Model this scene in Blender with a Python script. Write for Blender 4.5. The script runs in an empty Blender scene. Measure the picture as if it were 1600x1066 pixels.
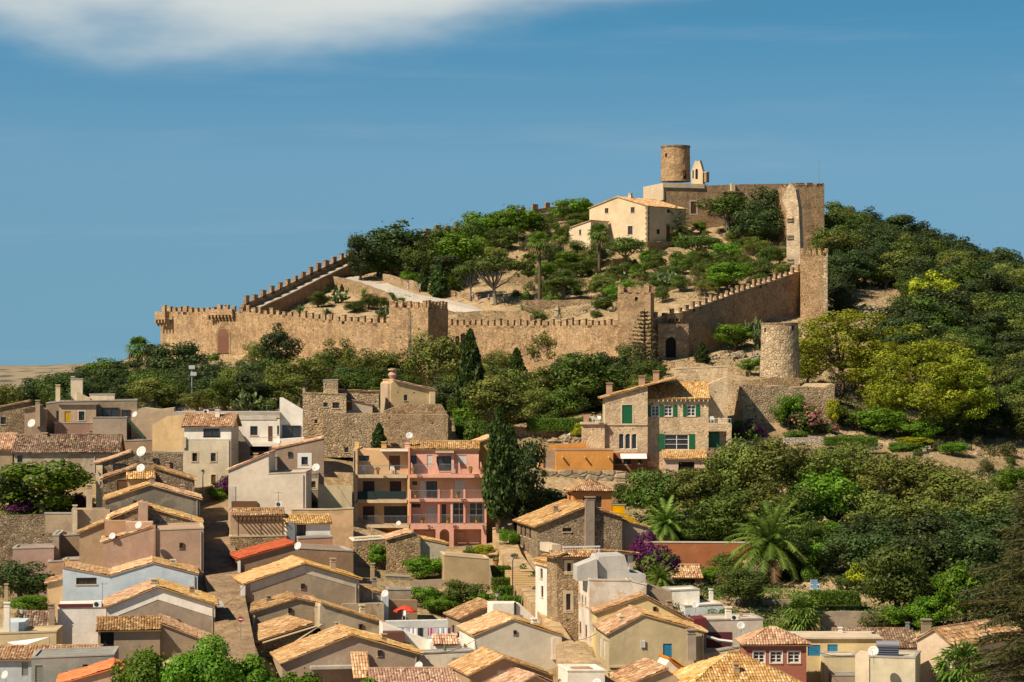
import bpy, math, random
import numpy as np
from mathutils import Vector, Matrix
from mathutils.geometry import delaunay_2d_cdt
SC = bpy.context.scene
COL = SC.collection
R = math.radians
F = 4000.0      # focal length in photo pixels (photo is 1600 wide)
YH = 590.0      # photo row of the eye level

# ------------------------------------------------------------------ camera, sky, sun, exposure
cam_d = bpy.data.cameras.new('camera')
cam = bpy.data.objects.new('camera', cam_d)
COL.objects.link(cam)
cam.location = (0, 0, 0)
cam.rotation_euler = (R(90), 0, 0)
cam_d.sensor_width = 36
cam_d.lens = 36 * F / 1600
cam_d.shift_y = (YH - 533) / 1600
cam_d.clip_start = 1
cam_d.clip_end = 20000
SC.camera = cam
SC.view_settings.view_transform = 'Standard'
SC.view_settings.look = 'None'
SC.view_settings.exposure = 0.5
SC.view_settings.gamma = 1
SUN_AZ, SUN_EL = 53, 45       # degrees to the left of the way back to the camera; height
TO_SUN = Vector((-math.sin(R(SUN_AZ)) * math.cos(R(SUN_EL)), -math.cos(R(SUN_AZ)) * math.cos(R(SUN_EL)), math.sin(R(SUN_EL))))
sun_d = bpy.data.lights.new('sun', 'SUN')
sun_d.energy = 5.0
sun_d.angle = R(0.53)
sun_d.color = (1.0, 0.85, 0.64)
sun = bpy.data.objects.new('sun', sun_d)
sun.rotation_euler = TO_SUN.to_track_quat('Z', 'Y').to_euler()
sun.location = (-100, 0, 200)
COL.objects.link(sun)

W = bpy.data.worlds.new('World')
SC.world = W
W.use_nodes = True


class NT:
    """small node-tree writer"""
    def __init__(s, tree):
        s.t = tree
        s.n = tree.nodes
        s.l = tree.links

    def add(s, typ, ins=None, **kw):
        n = s.n.new(typ)
        for k, v in kw.items():
            setattr(n, k, v)
        for k, v in (ins or {}).items():
            if isinstance(v, bpy.types.NodeSocket):
                s.l.new(v, n.inputs[k])
            else:
                n.inputs[k].default_value = v
        return n

    def math(s, op, a, b=0.0, clamp=False):
        return s.add('ShaderNodeMath', {0: a, 1: b}, operation=op, use_clamp=clamp).outputs[0]

    def mix(s, f, a, b, blend='MIX'):
        n = s.add('ShaderNodeMix', data_type='RGBA', blend_type=blend)
        for sock, v in ((n.inputs[0], f), (n.inputs[6], a), (n.inputs[7], b)):
            if isinstance(v, bpy.types.NodeSocket):
                s.l.new(v, sock)
            elif isinstance(v, (int, float)):
                sock.default_value = v
            else:
                sock.default_value = tuple(v) + (1,) if len(v) == 3 else v
        return n.outputs[2]

    def ramp(s, f, stops):
        n = s.add('ShaderNodeValToRGB', {0: f})
        e = n.color_ramp.elements
        while len(e) < len(stops):
            e.new(0.5)
        for i, (p, c) in enumerate(stops):
            e[i].position = p
            e[i].color = tuple(c) + (1,) if not isinstance(c, (int, float)) else (c, c, c, 1)
        return n.outputs[0]

    def noise(s, vec, scale, detail=4, rough=0.55, dist=0.0):
        return s.add('ShaderNodeTexNoise', {'Vector': vec, 'Scale': scale, 'Detail': detail, 'Roughness': rough, 'Distortion': dist}).outputs[0]

    def scaled(s, vec, sc):
        return s.add('ShaderNodeVectorMath', {0: vec, 1: sc}, operation='MULTIPLY').outputs[0]


def build_sky():
    t = NT(W.node_tree)
    t.n.clear()
    g = t.add('ShaderNodeTexCoord').outputs['Generated']
    # the low strip of sky in view is clear deep blue: look the Nishita sky up a little higher than the horizon band
    up = t.add('ShaderNodeVectorMath', {0: g, 1: (1, 1, 1.6)}, operation='MULTIPLY').outputs[0]
    up = t.add('ShaderNodeVectorMath', {0: up, 1: (0, 0, 0.22)}, operation='ADD').outputs[0]
    sky = t.add('ShaderNodeTexSky', {'Vector': up}, sky_type='NISHITA', sun_disc=False, sun_elevation=R(SUN_EL),
                sun_rotation=math.atan2(TO_SUN.x, TO_SUN.y), air_density=1.0, dust_density=0.6, ozone_density=2.0, altitude=50)
    sep = t.add('ShaderNodeSeparateXYZ', {0: g})
    x, y, z = sep.outputs
    # clouds as directions on the sky: one soft pale bank high to the left, thin streaks low
    n1 = t.noise(t.scaled(g, (5, 5, 16)), 1.6, 5, 0.5)
    n2 = t.noise(t.scaled(g, (3.5, 3.5, 40)), 2.0, 5, 0.55)
    ex = t.math('MULTIPLY', t.math('ADD', x, 0.085), 1 / 0.150)
    ez = t.math('MULTIPLY', t.math('SUBTRACT', z, 0.184), 1 / 0.047)
    d2 = t.math('ADD', t.math('MULTIPLY', ex, ex), t.math('MULTIPLY', ez, ez))
    bank = t.math('SUBTRACT', 1.5, t.math('SQRT', d2))
    bank = t.math('ADD', bank, t.math('MULTIPLY', t.math('SUBTRACT', n1, 0.5), 1.1))
    bank = t.add('ShaderNodeMapRange', {0: bank, 1: 0.0, 2: 0.75}, interpolation_type='SMOOTHERSTEP').outputs[0]
    veil = t.add('ShaderNodeMapRange', {0: n2, 1: 0.5, 2: 0.8}, interpolation_type='SMOOTHSTEP').outputs[0]
    veil = t.math('MULTIPLY', veil, 0.13)
    k = 1 / 1.6
    grade = t.ramp(z, [(0.0, (.80 * k, 1.08 * k, .95 * k)), (0.045, (1.0 * k, 1.3 * k, 1.12 * k)), (0.085, (1.15 * k, 1.52 * k, 1.30 * k)), (0.135, (.68 * k, 1.42 * k, 1.36 * k)), (0.32, (.50 * k, .60 * k, .60 * k))])
    col = t.mix(1.0, sky.outputs[0], grade, 'MULTIPLY')
    col = t.mix(1.0, col, (1.6, 1.6, 1.6), 'MULTIPLY')
    col = t.mix(veil, col, (4.6, 5.2, 5.6))
    col = t.mix(t.math('MULTIPLY', bank, 0.97), col, (7.0, 7.3, 7.0))
    bg = t.add('ShaderNodeBackground', {'Color': col, 'Strength': 0.073})
    t.l.new(bg.outputs[0], t.add('ShaderNodeOutputWorld').inputs[0])


build_sky()


# ------------------------------------------------------------------ placing by photo pixel and distance
def P(px, py, D):
    return Vector(((px - 800) * D / F, D, (YH - py) * D / F))


# ------------------------------------------------------------------ scene-graph helpers
def link(name, data, parent=None, mat=None):
    o = bpy.data.objects.new(name, data)
    COL.objects.link(o)
    if parent is not None:
        o.parent = parent
    if mat is not None and data is not None:
        if isinstance(mat, (list, tuple)):
            for m in mat:
                data.materials.append(m)
        else:
            data.materials.append(mat)
    return o


def tag(o, label, cat, group=None, kind=None):
    o['label'] = label
    o['category'] = cat
    if group:
        o['group'] = group
    if kind:
        o['kind'] = kind
    return o


def thing(name, label, cat, loc, rz=0, group=None):
    o = link(name, None)
    o.empty_display_size = 0.5
    o.location = loc
    o.rotation_euler = (0, 0, rz)
    return tag(o, label, cat, group)


def struct(o):
    o['kind'] = 'structure'
    return o


def copy_tree(o, parent=None):
    c = o.copy()
    COL.objects.link(c)
    if parent is not None:
        c.parent = parent
    for ch in list(o.children):
        copy_tree(ch, c)
    return c


class MB:
    """collects faces, builds one mesh object"""
    def __init__(s):
        s.v = []
        s.f = []
        s.t = []

    def face(s, pts, tint=0.5):
        n = len(s.v)
        s.v += [tuple(p) for p in pts]
        s.f.append(tuple(range(n, n + len(pts))))
        s.t.append(tint)

    def box(s, x0, x1, y0, y1, z0, z1, M=None):
        c = [Vector((x, y, z)) for z in (z0, z1) for y in (y0, y1) for x in (x0, x1)]
        if M is not None:
            c = [M @ p for p in c]
        n = len(s.v)
        s.v += [tuple(p) for p in c]
        for q in ((0, 2, 3, 1), (4, 5, 7, 6), (0, 1, 5, 4), (2, 6, 7, 3), (0, 4, 6, 2), (1, 3, 7, 5)):
            s.f.append(tuple(n + i for i in q))
            s.t.append(0.5)

    def prism(s, poly, off):
        """poly: list of Vectors; extruded by the vector off"""
        n = len(poly)
        b = len(s.v)
        s.v += [tuple(p) for p in poly] + [tuple(Vector(p) + off) for p in poly]
        s.f.append(tuple(range(b, b + n)))
        s.f.append(tuple(range(b + 2 * n - 1, b + n - 1, -1)))
        for i in range(n):
            j = (i + 1) % n
            s.f.append((b + i, b + j, b + n + j, b + n + i))
        s.t += [0.5] * (n + 2)

    def tube(s, pts, rad, n=6, cap=True, tint=0.5):
        pts = [Vector(p) for p in pts]
        rad = rad if isinstance(rad, (list, tuple)) else [rad] * len(pts)
        b = len(s.v)
        for i, p in enumerate(pts):
            d = (pts[min(i + 1, len(pts) - 1)] - pts[max(i - 1, 0)]).normalized()
            a = d.orthogonal().normalized() if abs(d.z) > 0.95 else d.cross(Vector((0, 0, 1))).normalized()
            c = d.cross(a)
            for k in range(n):
                w = 2 * math.pi * k / n
                s.v.append(tuple(p + a * (math.cos(w) * rad[i]) + c * (math.sin(w) * rad[i])))
        for i in range(len(pts) - 1):
            for k in range(n):
                k2 = (k + 1) % n
                s.f.append((b + i * n + k, b + i * n + k2, b + (i + 1) * n + k2, b + (i + 1) * n + k))
                s.t.append(tint)
        if cap:
            s.f.append(tuple(b + k for k in range(n - 1, -1, -1)))
            s.f.append(tuple(b + (len(pts) - 1) * n + k for k in range(n)))
            s.t += [tint, tint]

    def lathe(s, prof, n=24, c=(0, 0), cap=True):
        b = len(s.v)
        for r, z in prof:
            for k in range(n):
                w = 2 * math.pi * k / n
                s.v.append((c[0] + r * math.cos(w), c[1] + r * math.sin(w), z))
        for i in range(len(prof) - 1):
            for k in range(n):
                k2 = (k + 1) % n
                s.f.append((b + i * n + k, b + i * n + k2, b + (i + 1) * n + k2, b + (i + 1) * n + k))
                s.t.append(0.5)
        if cap:
            s.f.append(tuple(b + k for k in range(n - 1, -1, -1)))
            s.f.append(tuple(b + (len(prof) - 1) * n + k for k in range(n)))
            s.t += [0.5, 0.5]

    def mesh(s, name):
        me = bpy.data.meshes.new(name)
        me.from_pydata(s.v, [], s.f)
        a = me.attributes.new('tint', 'FLOAT', 'FACE')
        a.data.foreach_set('value', s.t)
        return me

    def build(s, name, mat=None, parent=None, smooth=False):
        me = s.mesh(name)
        if smooth:
            me.polygons.foreach_set('use_smooth', [True] * len(me.polygons))
        return link(name, me, parent, mat)


# ------------------------------------------------------------------ materials
MATS = {}


def new_mat(name):
    m = bpy.data.materials.new(name)
    m.use_nodes = True
    t = NT(m.node_tree)
    t.n.clear()
    return m, t


def finish(t, col, rough=0.85, bump=None, bstr=0.3, bdist=0.05, spec=0.3, metal=0.0):
    b = t.add('ShaderNodeBsdfPrincipled', {'Roughness': rough, 'Specular IOR Level': spec, 'Metallic': metal})
    if isinstance(col, bpy.types.NodeSocket):
        t.l.new(col, b.inputs['Base Color'])
    else:
        b.inputs['Base Color'].default_value = tuple(col) + (1,)
    if bump is not None:
        n = t.add('ShaderNodeBump', {'Strength': bstr, 'Distance': bdist, 'Height': bump})
        t.l.new(n.outputs[0], b.inputs['Normal'])
    t.l.new(b.outputs[0], t.add('ShaderNodeOutputMaterial').inputs[0])
    return b


def mul(c, k):
    return tuple(min(1, v * k) for v in c)


def plaster(col, stain=0.45, dirt=(0.16, 0.13, 0.10), patch=None):
    key = ('pl', col, stain, dirt, patch)
    if key in MATS:
        return MATS[key]
    m, t = new_mat('plaster')
    pos = t.add('ShaderNodeNewGeometry').outputs['Position']
    big = t.noise(pos, 0.35, 5, 0.6)
    mid = t.noise(pos, 1.7, 5, 0.65)
    fine = t.noise(pos, 14, 3, 0.6)
    streak = t.noise(t.scaled(pos, (1.0, 1.0, 0.22)), 1.0, 6, 0.7)
    c = t.mix(t.ramp(big, [(0.3, 0), (0.7, 1)]), mul(col, 0.80), mul(col, 1.12))
    c = t.mix(t.math('MULTIPLY', t.ramp(mid, [(0.45, 0), (0.75, 1)]), 0.35), c, mul(col, 0.70))
    f = t.math('MULTIPLY', t.ramp(streak, [(0.5, 0), (0.85, 1)]), stain)
    c = t.mix(f, c, dirt)
    if patch:
        pm = t.noise(pos, 0.5, 6, 0.6, 0.4)
        c = t.mix(t.ramp(pm, [(0.52, 0), (0.56, 1)]), c, patch)
    blot = t.noise(pos, 0.9, 7, 0.72, 0.6)
    c = t.mix(t.math('MULTIPLY', t.ramp(blot, [(0.54, 0), (0.60, 1)]), min(.5, stain * .75)), c, mul(col, 0.66))
    pale = t.noise(pos, 0.55, 7, 0.7, 0.5)
    c = t.mix(t.math('MULTIPLY', t.ramp(pale, [(0.58, 0), (0.64, 1)]), min(.5, stain * .7)), c, tuple(min(1, v * 1.15 + .04) for v in col))
    c = t.mix(t.math('MULTIPLY', fine, 0.25), c, mul(col, 0.72))
    h = t.math('ADD', t.math('MULTIPLY', mid, 0.7), t.math('MULTIPLY', fine, 0.3))
    oi = t.add('ShaderNodeObjectInfo').outputs['Random']
    c = t.add('ShaderNodeHueSaturation', {'Color': c, 'Hue': t.math('ADD', 0.494, t.math('MULTIPLY', t.math('FRACT', t.math('MULTIPLY', oi, 5.1)), 0.012)), 'Saturation': t.math('ADD', 0.86, t.math('MULTIPLY', oi, 0.3)), 'Value': t.math('ADD', 0.92, t.math('MULTIPLY', t.math('FRACT', t.math('MULTIPLY', oi, 9.7)), 0.24))}).outputs[0]
    finish(t, c, 0.92, h, 0.45, 0.10, 0.15)
    MATS[key] = m
    return m


def stone(colA, colB, mortar, scale=2.0, squash=1.5, dark=0.35, bump=0.7, patch=None):
    key = ('st', colA, colB, mortar, scale, squash, dark, patch)
    if key in MATS:
        return MATS[key]
    m, t = new_mat('rubble_stone')
    pos = t.add('ShaderNodeNewGeometry').outputs['Position']
    nv = t.add('ShaderNodeTexNoise', {'Vector': pos, 'Scale': 1.3, 'Detail': 3}).outputs['Color']
    wob = t.add('ShaderNodeVectorMath', {0: nv, 1: (0.35, 0.35, 0.35)}, operation='MULTIPLY').outputs[0]
    v = t.add('ShaderNodeVectorMath', {0: t.scaled(pos, (1, 1, squash)), 1: wob}, operation='ADD').outputs[0]
    cell = t.add('ShaderNodeTexVoronoi', {'Vector': v, 'Scale': scale})
    edge = t.add('ShaderNodeTexVoronoi', {'Vector': v, 'Scale': scale}, feature='DISTANCE_TO_EDGE').outputs['Distance']
    rnd = t.add('ShaderNodeSeparateColor', {0: cell.outputs['Color']})
    c = t.mix(rnd.outputs[0], colA, colB)
    c = t.mix(t.math('MULTIPLY', t.ramp(rnd.outputs[1], [(0.62, 0), (0.95, 1)]), 0.75), c, mul(colA, 0.42))
    c = t.mix(t.math('MULTIPLY', t.ramp(rnd.outputs[2], [(0.72, 0), (0.95, 1)]), 0.6), c, mul(colB, 1.45))
    gap = t.ramp(edge, [(0.02, 1), (0.09, 0)])
    c = t.mix(t.math('MULTIPLY', gap, 0.75), c, mortar)
    big = t.noise(pos, 0.16, 6, 0.65)
    c = t.mix(t.math('MULTIPLY', t.ramp(big, [(0.42, 0), (0.68, 1)]), 0.6), c, mul(colB, 1.15))
    big2 = t.noise(t.scaled(pos, (1, 1, 1.8)), 0.27, 6, 0.7)
    c = t.mix(t.math('MULTIPLY', t.ramp(big2, [(0.5, 0), (0.66, 1)]), 0.5), c, (colA[0] * .75, colA[1] * .78, colA[2] * .95))
    mid = t.noise(pos, 0.55, 5, 0.7)
    c = t.mix(t.math('MULTIPLY', t.ramp(mid, [(0.48, 0), (0.66, 1)]), 0.6), c, mul(colA, 0.5))
    streak = t.noise(t.scaled(pos, (1.3, 1.3, 0.12)), 1.0, 5, 0.7)
    c = t.mix(t.math('MULTIPLY', t.ramp(streak, [(0.5, 0), (0.76, 1)]), dark), c, (0.07, 0.055, 0.045))
    pit = t.add('ShaderNodeTexVoronoi', {'Vector': t.scaled(pos, (1, 1, 1.1)), 'Scale': 0.75}).outputs['Distance']
    pitn = t.math('ADD', pit, t.math('MULTIPLY', mid, 0.22))
    c = t.mix(t.math('MULTIPLY', t.ramp(pitn, [(0.19, 1), (0.25, 0)]), 0.85), c, (0.05, 0.035, 0.022))
    lich = t.noise(pos, 0.8, 7, 0.75)
    c = t.mix(t.math('MULTIPLY', t.ramp(lich, [(0.52, 0), (0.66, 1)]), 0.45), c, mul(colB, 1.35))
    grey = t.noise(pos, 0.11, 7, 0.7)
    c = t.mix(t.math('MULTIPLY', t.ramp(grey, [(0.5, 0), (0.62, 1)]), 0.22), c, (colB[0] * .72, colB[1] * .86, colB[2] * 1.05))
    if patch:
        pm = t.noise(pos, 0.3, 6, 0.62, 0.3)
        c = t.mix(t.ramp(pm, [(0.5, 0), (0.57, 1)]), c, patch)
    fine = t.noise(pos, 9, 3, 0.65)
    c = t.mix(t.math('MULTIPLY', fine, 0.3), c, mul(colA, 0.6))
    h = t.math('ADD', t.ramp(edge, [(0.0, 0), (0.16, 1)]), t.math('MULTIPLY', fine, 0.5))
    finish(t, c, 0.95, h, bump, 0.16, 0.1)
    MATS[key] = m
    return m


def tiles(lo, hi, pale, age=0.35):
    key = ('ti', lo, hi, pale, age)
    if key in MATS:
        return MATS[key]
    m, t = new_mat('clay_tiles')
    a = t.add('ShaderNodeAttribute', attribute_name='tint', attribute_type='GEOMETRY').outputs['Fac']
    pos = t.add('ShaderNodeNewGeometry').outputs['Position']
    c = t.ramp(a, [(0.0, mul(lo, 0.55)), (0.18, lo), (0.62, hi), (0.86, pale), (1.0, mul(pale, 1.1))])
    n = t.noise(pos, 0.7, 5, 0.65)
    c = t.mix(t.math('MULTIPLY', t.ramp(n, [(0.45, 0), (0.7, 1)]), age), c, mul(lo, 0.5))
    n2 = t.noise(pos, 3.2, 4, 0.7)
    c = t.mix(t.math('MULTIPLY', t.ramp(n2, [(0.5, 0), (0.72, 1)]), age * 0.8), c, (0.13, 0.10, 0.07))
    n3 = t.noise(pos, 0.28, 4, 0.6)
    c = t.mix(t.math('MULTIPLY', t.ramp(n3, [(0.45, 0), (0.75, 1)]), 0.4), c, pale)
    fine = t.noise(pos, 12, 3, 0.6)
    oi = t.add('ShaderNodeObjectInfo').outputs['Random']
    c = t.add('ShaderNodeHueSaturation', {'Color': c, 'Hue': t.math('ADD', 0.492, t.math('MULTIPLY', oi, 0.018)), 'Saturation': t.math('ADD', 0.90, t.math('MULTIPLY', oi, 0.22)), 'Value': t.math('ADD', 0.80, t.math('MULTIPLY', t.math('FRACT', t.math('MULTIPLY', oi, 7.3)), 0.32))}).outputs[0]
    row = t.noise(t.scaled(pos, (2.2, 2.2, 2.2)), 1.0, 2, 0.5, 1.2)
    c = t.mix(t.math('MULTIPLY', t.ramp(row, [(0.56, 0), (0.62, 1)]), age * 0.9), c, mul(lo, 0.62))
    finish(t, c, 0.9, fine, 0.4, 0.03, 0.15)
    MATS[key] = m
    return m


def plain(name, col, rough=0.6, metal=0.0, var=0.15, spec=0.4):
    key = ('p', name, col, rough)
    if key in MATS:
        return MATS[key]
    m, t = new_mat(name)
    pos = t.add('ShaderNodeNewGeometry').outputs['Position']
    n = t.noise(pos, 2.5, 4, 0.65)
    c = t.mix(t.math('MULTIPLY', n, var * 2), col, mul(col, 0.55))
    finish(t, c, rough, None, spec=spec, metal=metal)
    MATS[key] = m
    return m


def leafmat(name, col, hi, translu=0.25, var=0.5):
    m, t = new_mat(name)
    a = t.add('ShaderNodeAttribute', attribute_name='tint', attribute_type='GEOMETRY').outputs['Fac']
    oi = t.add('ShaderNodeObjectInfo').outputs['Random']
    pos = t.add('ShaderNodeNewGeometry').outputs['Position']
    n = t.noise(pos, 0.5, 3, 0.6)
    c = t.mix(a, col, hi)
    c = t.mix(t.math('MULTIPLY', t.ramp(n, [(0.4, 0), (0.7, 1)]), 0.5), c, mul(col, 0.7))
    hs = t.add('ShaderNodeHueSaturation', {'Color': c, 'Hue': t.math('ADD', 0.485, t.math('MULTIPLY', oi, 0.03)),
               'Value': t.math('ADD', 1 - var / 2, t.math('MULTIPLY', oi, var)), 'Saturation': 1.0})
    c = hs.outputs[0]
    d = t.add('ShaderNodeBsdfPrincipled', {'Base Color': c, 'Roughness': 0.55, 'Specular IOR Level': 0.25})
    tr = t.add('ShaderNodeBsdfTranslucent', {'Color': c})
    mx = t.add('ShaderNodeMixShader', {0: translu, 1: d.outputs[0], 2: tr.outputs[0]})
    t.l.new(mx.outputs[0], t.add('ShaderNodeOutputMaterial').inputs[0])
    return m


def glassmat():
    m, t = new_mat('window_glass')
    pos = t.add('ShaderNodeNewGeometry').outputs['Position']
    n = t.noise(pos, 0.8, 3)
    c = t.mix(n, (0.012, 0.014, 0.017), (0.05, 0.05, 0.05))
    finish(t, c, 0.12, None, spec=0.5)
    return m


GLASS = glassmat()
SHUT_GREEN = plain('green_paint', (0.012, 0.13, 0.05), 0.5)
SHUT_BLUE = plain('blue_paint', (0.03, 0.22, 0.42), 0.5)
SHUT_BROWN = plain('brown_paint', (0.055, 0.025, 0.018), 0.6)
SHUT_WHITE = plain('white_shutter', (0.62, 0.6, 0.56), 0.6)
WHITE = plain('white_paint', (0.78, 0.77, 0.74), 0.6)
WOOD = plain('old_wood', (0.16, 0.075, 0.035), 0.75, var=0.35)
METAL = plain('grey_metal', (0.35, 0.36, 0.37), 0.45, 0.6)
DARKM = plain('dark_metal', (0.035, 0.035, 0.035), 0.55, 0.3)
CONC = plaster((0.38, 0.36, 0.33), 0.5)
TRIM = plaster((0.58, 0.47, 0.33), 0.3)
CABLE = plain('cable_black', (0.02, 0.02, 0.02), 0.6)
CREAMW = plaster((0.62, 0.50, 0.34), 0.28)
TILE_Y = tiles((0.38, 0.19, 0.08), (0.58, 0.355, 0.165), (0.68, 0.51, 0.31), .4)         # golden weathered
TILE_B = tiles((0.24, 0.12, 0.06), (0.45, 0.26, 0.13), (0.60, 0.44, 0.28), 0.6)    # browner, older
TILE_D = tiles((0.12, 0.07, 0.045), (0.26, 0.16, 0.10), (0.42, 0.32, 0.23), 0.8)   # dark mossy
TILE_R = tiles((0.36, 0.07, 0.025), (0.42, 0.09, 0.03), (0.48, 0.13, 0.05), 0.1)   # new red
TILE_O = tiles((0.55, 0.13, 0.02), (0.62, 0.17, 0.03), (0.66, 0.22, 0.06), 0.05)
TILE_P = tiles((0.36, 0.19, 0.12), (0.55, 0.34, 0.22), (0.66, 0.50, 0.36), 0.35)   # pinkish
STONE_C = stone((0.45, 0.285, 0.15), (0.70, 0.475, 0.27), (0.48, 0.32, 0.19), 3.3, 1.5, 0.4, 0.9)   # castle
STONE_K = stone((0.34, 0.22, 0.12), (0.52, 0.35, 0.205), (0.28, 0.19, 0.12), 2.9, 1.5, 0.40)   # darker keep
STONE_V = stone((0.30, 0.20, 0.11), (0.50, 0.36, 0.21), (0.34, 0.26, 0.17), 2.6, 1.5, 0.3)    # village rubble
STONE_G = stone((0.22, 0.16, 0.10), (0.40, 0.31, 0.21), (0.22, 0.17, 0.12), 3.0, 1.4, 0.4)    # grey-brown rubble
ROCK = stone((0.30, 0.23, 0.15), (0.50, 0.41, 0.29), (0.15, 0.11, 0.07), 0.7, 1.6, 0.5, 1.0)
# ------------------------------------------------------------------ terrain
TP = [(0, 1150, 200), (400, 1130, 200), (800, 1160, 200), (1200, 1170, 195), (1600, 1170, 190),
      (-150, 1000, 230), (350, 1012, 225), (343, 900, 255), (335, 797, 290), (905, 1046, 215), (900, 1002, 232), (850, 935, 262), (815, 882, 282), (787, 842, 298),
      (100, 955, 262), (60, 832, 280), (150, 762, 295), (320, 757, 298), (100, 704, 318), (30, 694, 330), (250, 696, 318), (-100, 700, 330),
      (420, 785, 292), (560, 862, 290), (650, 858, 299), (760, 852, 304), (700, 935, 268), (640, 910, 272), (560, 1125, 220), (800, 1125, 216), (680, 1090, 226), (640, 1035, 246), (480, 1040, 236), (1210, 1110, 221), (1330, 1085, 226), (1450, 1105, 212), (1150, 1035, 240), (1080, 1085, 226), (1000, 1085, 224), (60, 1115, 215), (200, 1050, 224), (120, 1030, 234), (430, 1010, 243), (550, 985, 248), (430, 900, 262), (180, 900, 252), (1000, 985, 246),
      (800, 790, 314), (850, 737, 327), (990, 745, 331), (830, 785, 316), (1060, 742, 333), (1140, 702, 338), (590, 752, 314), (480, 756, 305),
      (1100, 896, 283), (1075, 930, 270), (1200, 924, 262), (1270, 964, 257), (1330, 1000, 249), (1350, 985, 250), (1450, 990, 245), (1250, 855, 285), (1300, 795, 300), (1500, 850, 290), (1600, 900, 275), (1000, 900, 265),
      (1200, 735, 322), (1350, 692, 345), (1500, 702, 345), (1570, 722, 340), (1230, 682, 344), (1220, 600, 358), (1300, 640, 362),
      (250, 550, 450), (340, 557, 441), (450, 567, 432), (600, 592, 418), (655, 602, 412), (760, 592, 418), (960, 582, 403), (1050, 560, 403), (1130, 548, 412), (1270, 500, 428),
      (300, 620, 395), (200, 640, 370), (130, 642, 355), (500, 640, 372), (480, 625, 350), (600, 642, 352), (740, 652, 358), (880, 655, 358), (950, 655, 352), (1000, 602, 374), (1090, 575, 385), (1130, 600, 366),
      (450, 497, 455), (550, 476, 466), (543, 438, 491), (590, 447, 486), (640, 463, 477), (700, 473, 469), (745, 485, 461), (785, 496, 453), (850, 502, 440), (700, 506, 436), (930, 502, 430),
      (880, 480, 452), (950, 472, 453), (850, 446, 474), (780, 446, 477), (900, 420, 492), (850, 392, 508), (800, 400, 508), (700, 420, 505), (650, 410, 518), (600, 425, 502), (760, 375, 540), (860, 350, 550),
      (940, 402, 509), (1000, 412, 501), (1060, 380, 520), (1100, 402, 503), (1160, 377, 518), (1200, 388, 512), (1060, 335, 548), (1150, 342, 540), (1080, 432, 478), (1150, 428, 473), (1040, 452, 448), (1100, 458, 438), (1200, 427, 468),
      (1180, 335, 550), (1265, 392, 508), (1340, 375, 545), (1420, 395, 545), (1500, 430, 532), (1600, 460, 520), (1350, 482, 440), (1400, 470, 455), (1320, 522, 410), (1450, 560, 410), (1550, 560, 420), (1400, 622, 385), (1500, 660, 370), (1600, 640, 385), (1700, 700, 360),
      (1700, 500, 520), (0, 642, 420), (-150, 650, 450), (100, 628, 410), (220, 600, 425)]
TW = [(-40, 620, -8), (30, 650, 5), (80, 660, 5), (140, 650, 0), (-80, 560, -5), (-100, 470, -8), (-160, 430, -12), (-120, 300, -16), (-100, 200, -27), (220, 560, -5), (260, 430, -12), (200, 300, -22), (160, 200, -28), (-30, 560, 12)]
_pts = [P(*p) for p in TP] + [Vector(w) for w in TW]
_PX = np.array([[p.x, p.y] for p in _pts])
_PZ = np.array([p.z for p in _pts])
_n = len(_pts)
_K = np.sqrt(((_PX[:, None] - _PX[None]) ** 2).sum(-1) + 4.0)
_A = np.zeros((_n + 1, _n + 1))
_A[:_n, :_n] = _K + np.eye(_n) * -0.6
_A[:_n, _n] = 1
_A[_n, :_n] = 1
_Wt = np.linalg.solve(_A, np.append(_PZ, 0))


def smooth01(x):
    x = np.clip(x, 0, 1)
    return x * x * (3 - 2 * x)


def terrain_np(xy):
    xy = np.atleast_2d(np.asarray(xy, float))
    out = np.empty(len(xy))
    for i in range(0, len(xy), 20000):
        q = xy[i:i + 20000]
        k = np.sqrt(((q[:, None] - _PX[None]) ** 2).sum(-1) + 4.0)
        out[i:i + 20000] = k @ _Wt[:_n] + _Wt[_n]
    dx = np.maximum(np.abs(xy[:, 0]) - 210, 0)
    dy = np.maximum(np.maximum(190 - xy[:, 1], xy[:, 1] - 640), 0)
    far = smooth01(np.hypot(dx, dy) / 160)
    return out * (1 - far) + -34.0 * far


def ground(x, y):
    return float(terrain_np([[x, y]])[0])


def hit(px, py, d0=175.0, d1=640.0):
    """first point where the photo ray meets the terrain"""
    ds = np.arange(d0, d1, 1.0)
    zr = (YH - py) * ds / F
    zt = terrain_np(np.stack([(px - 800) * ds / F, ds], 1))
    w = np.where(zt >= zr)[0]
    return float(ds[w[0]]) if len(w) else None


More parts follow.
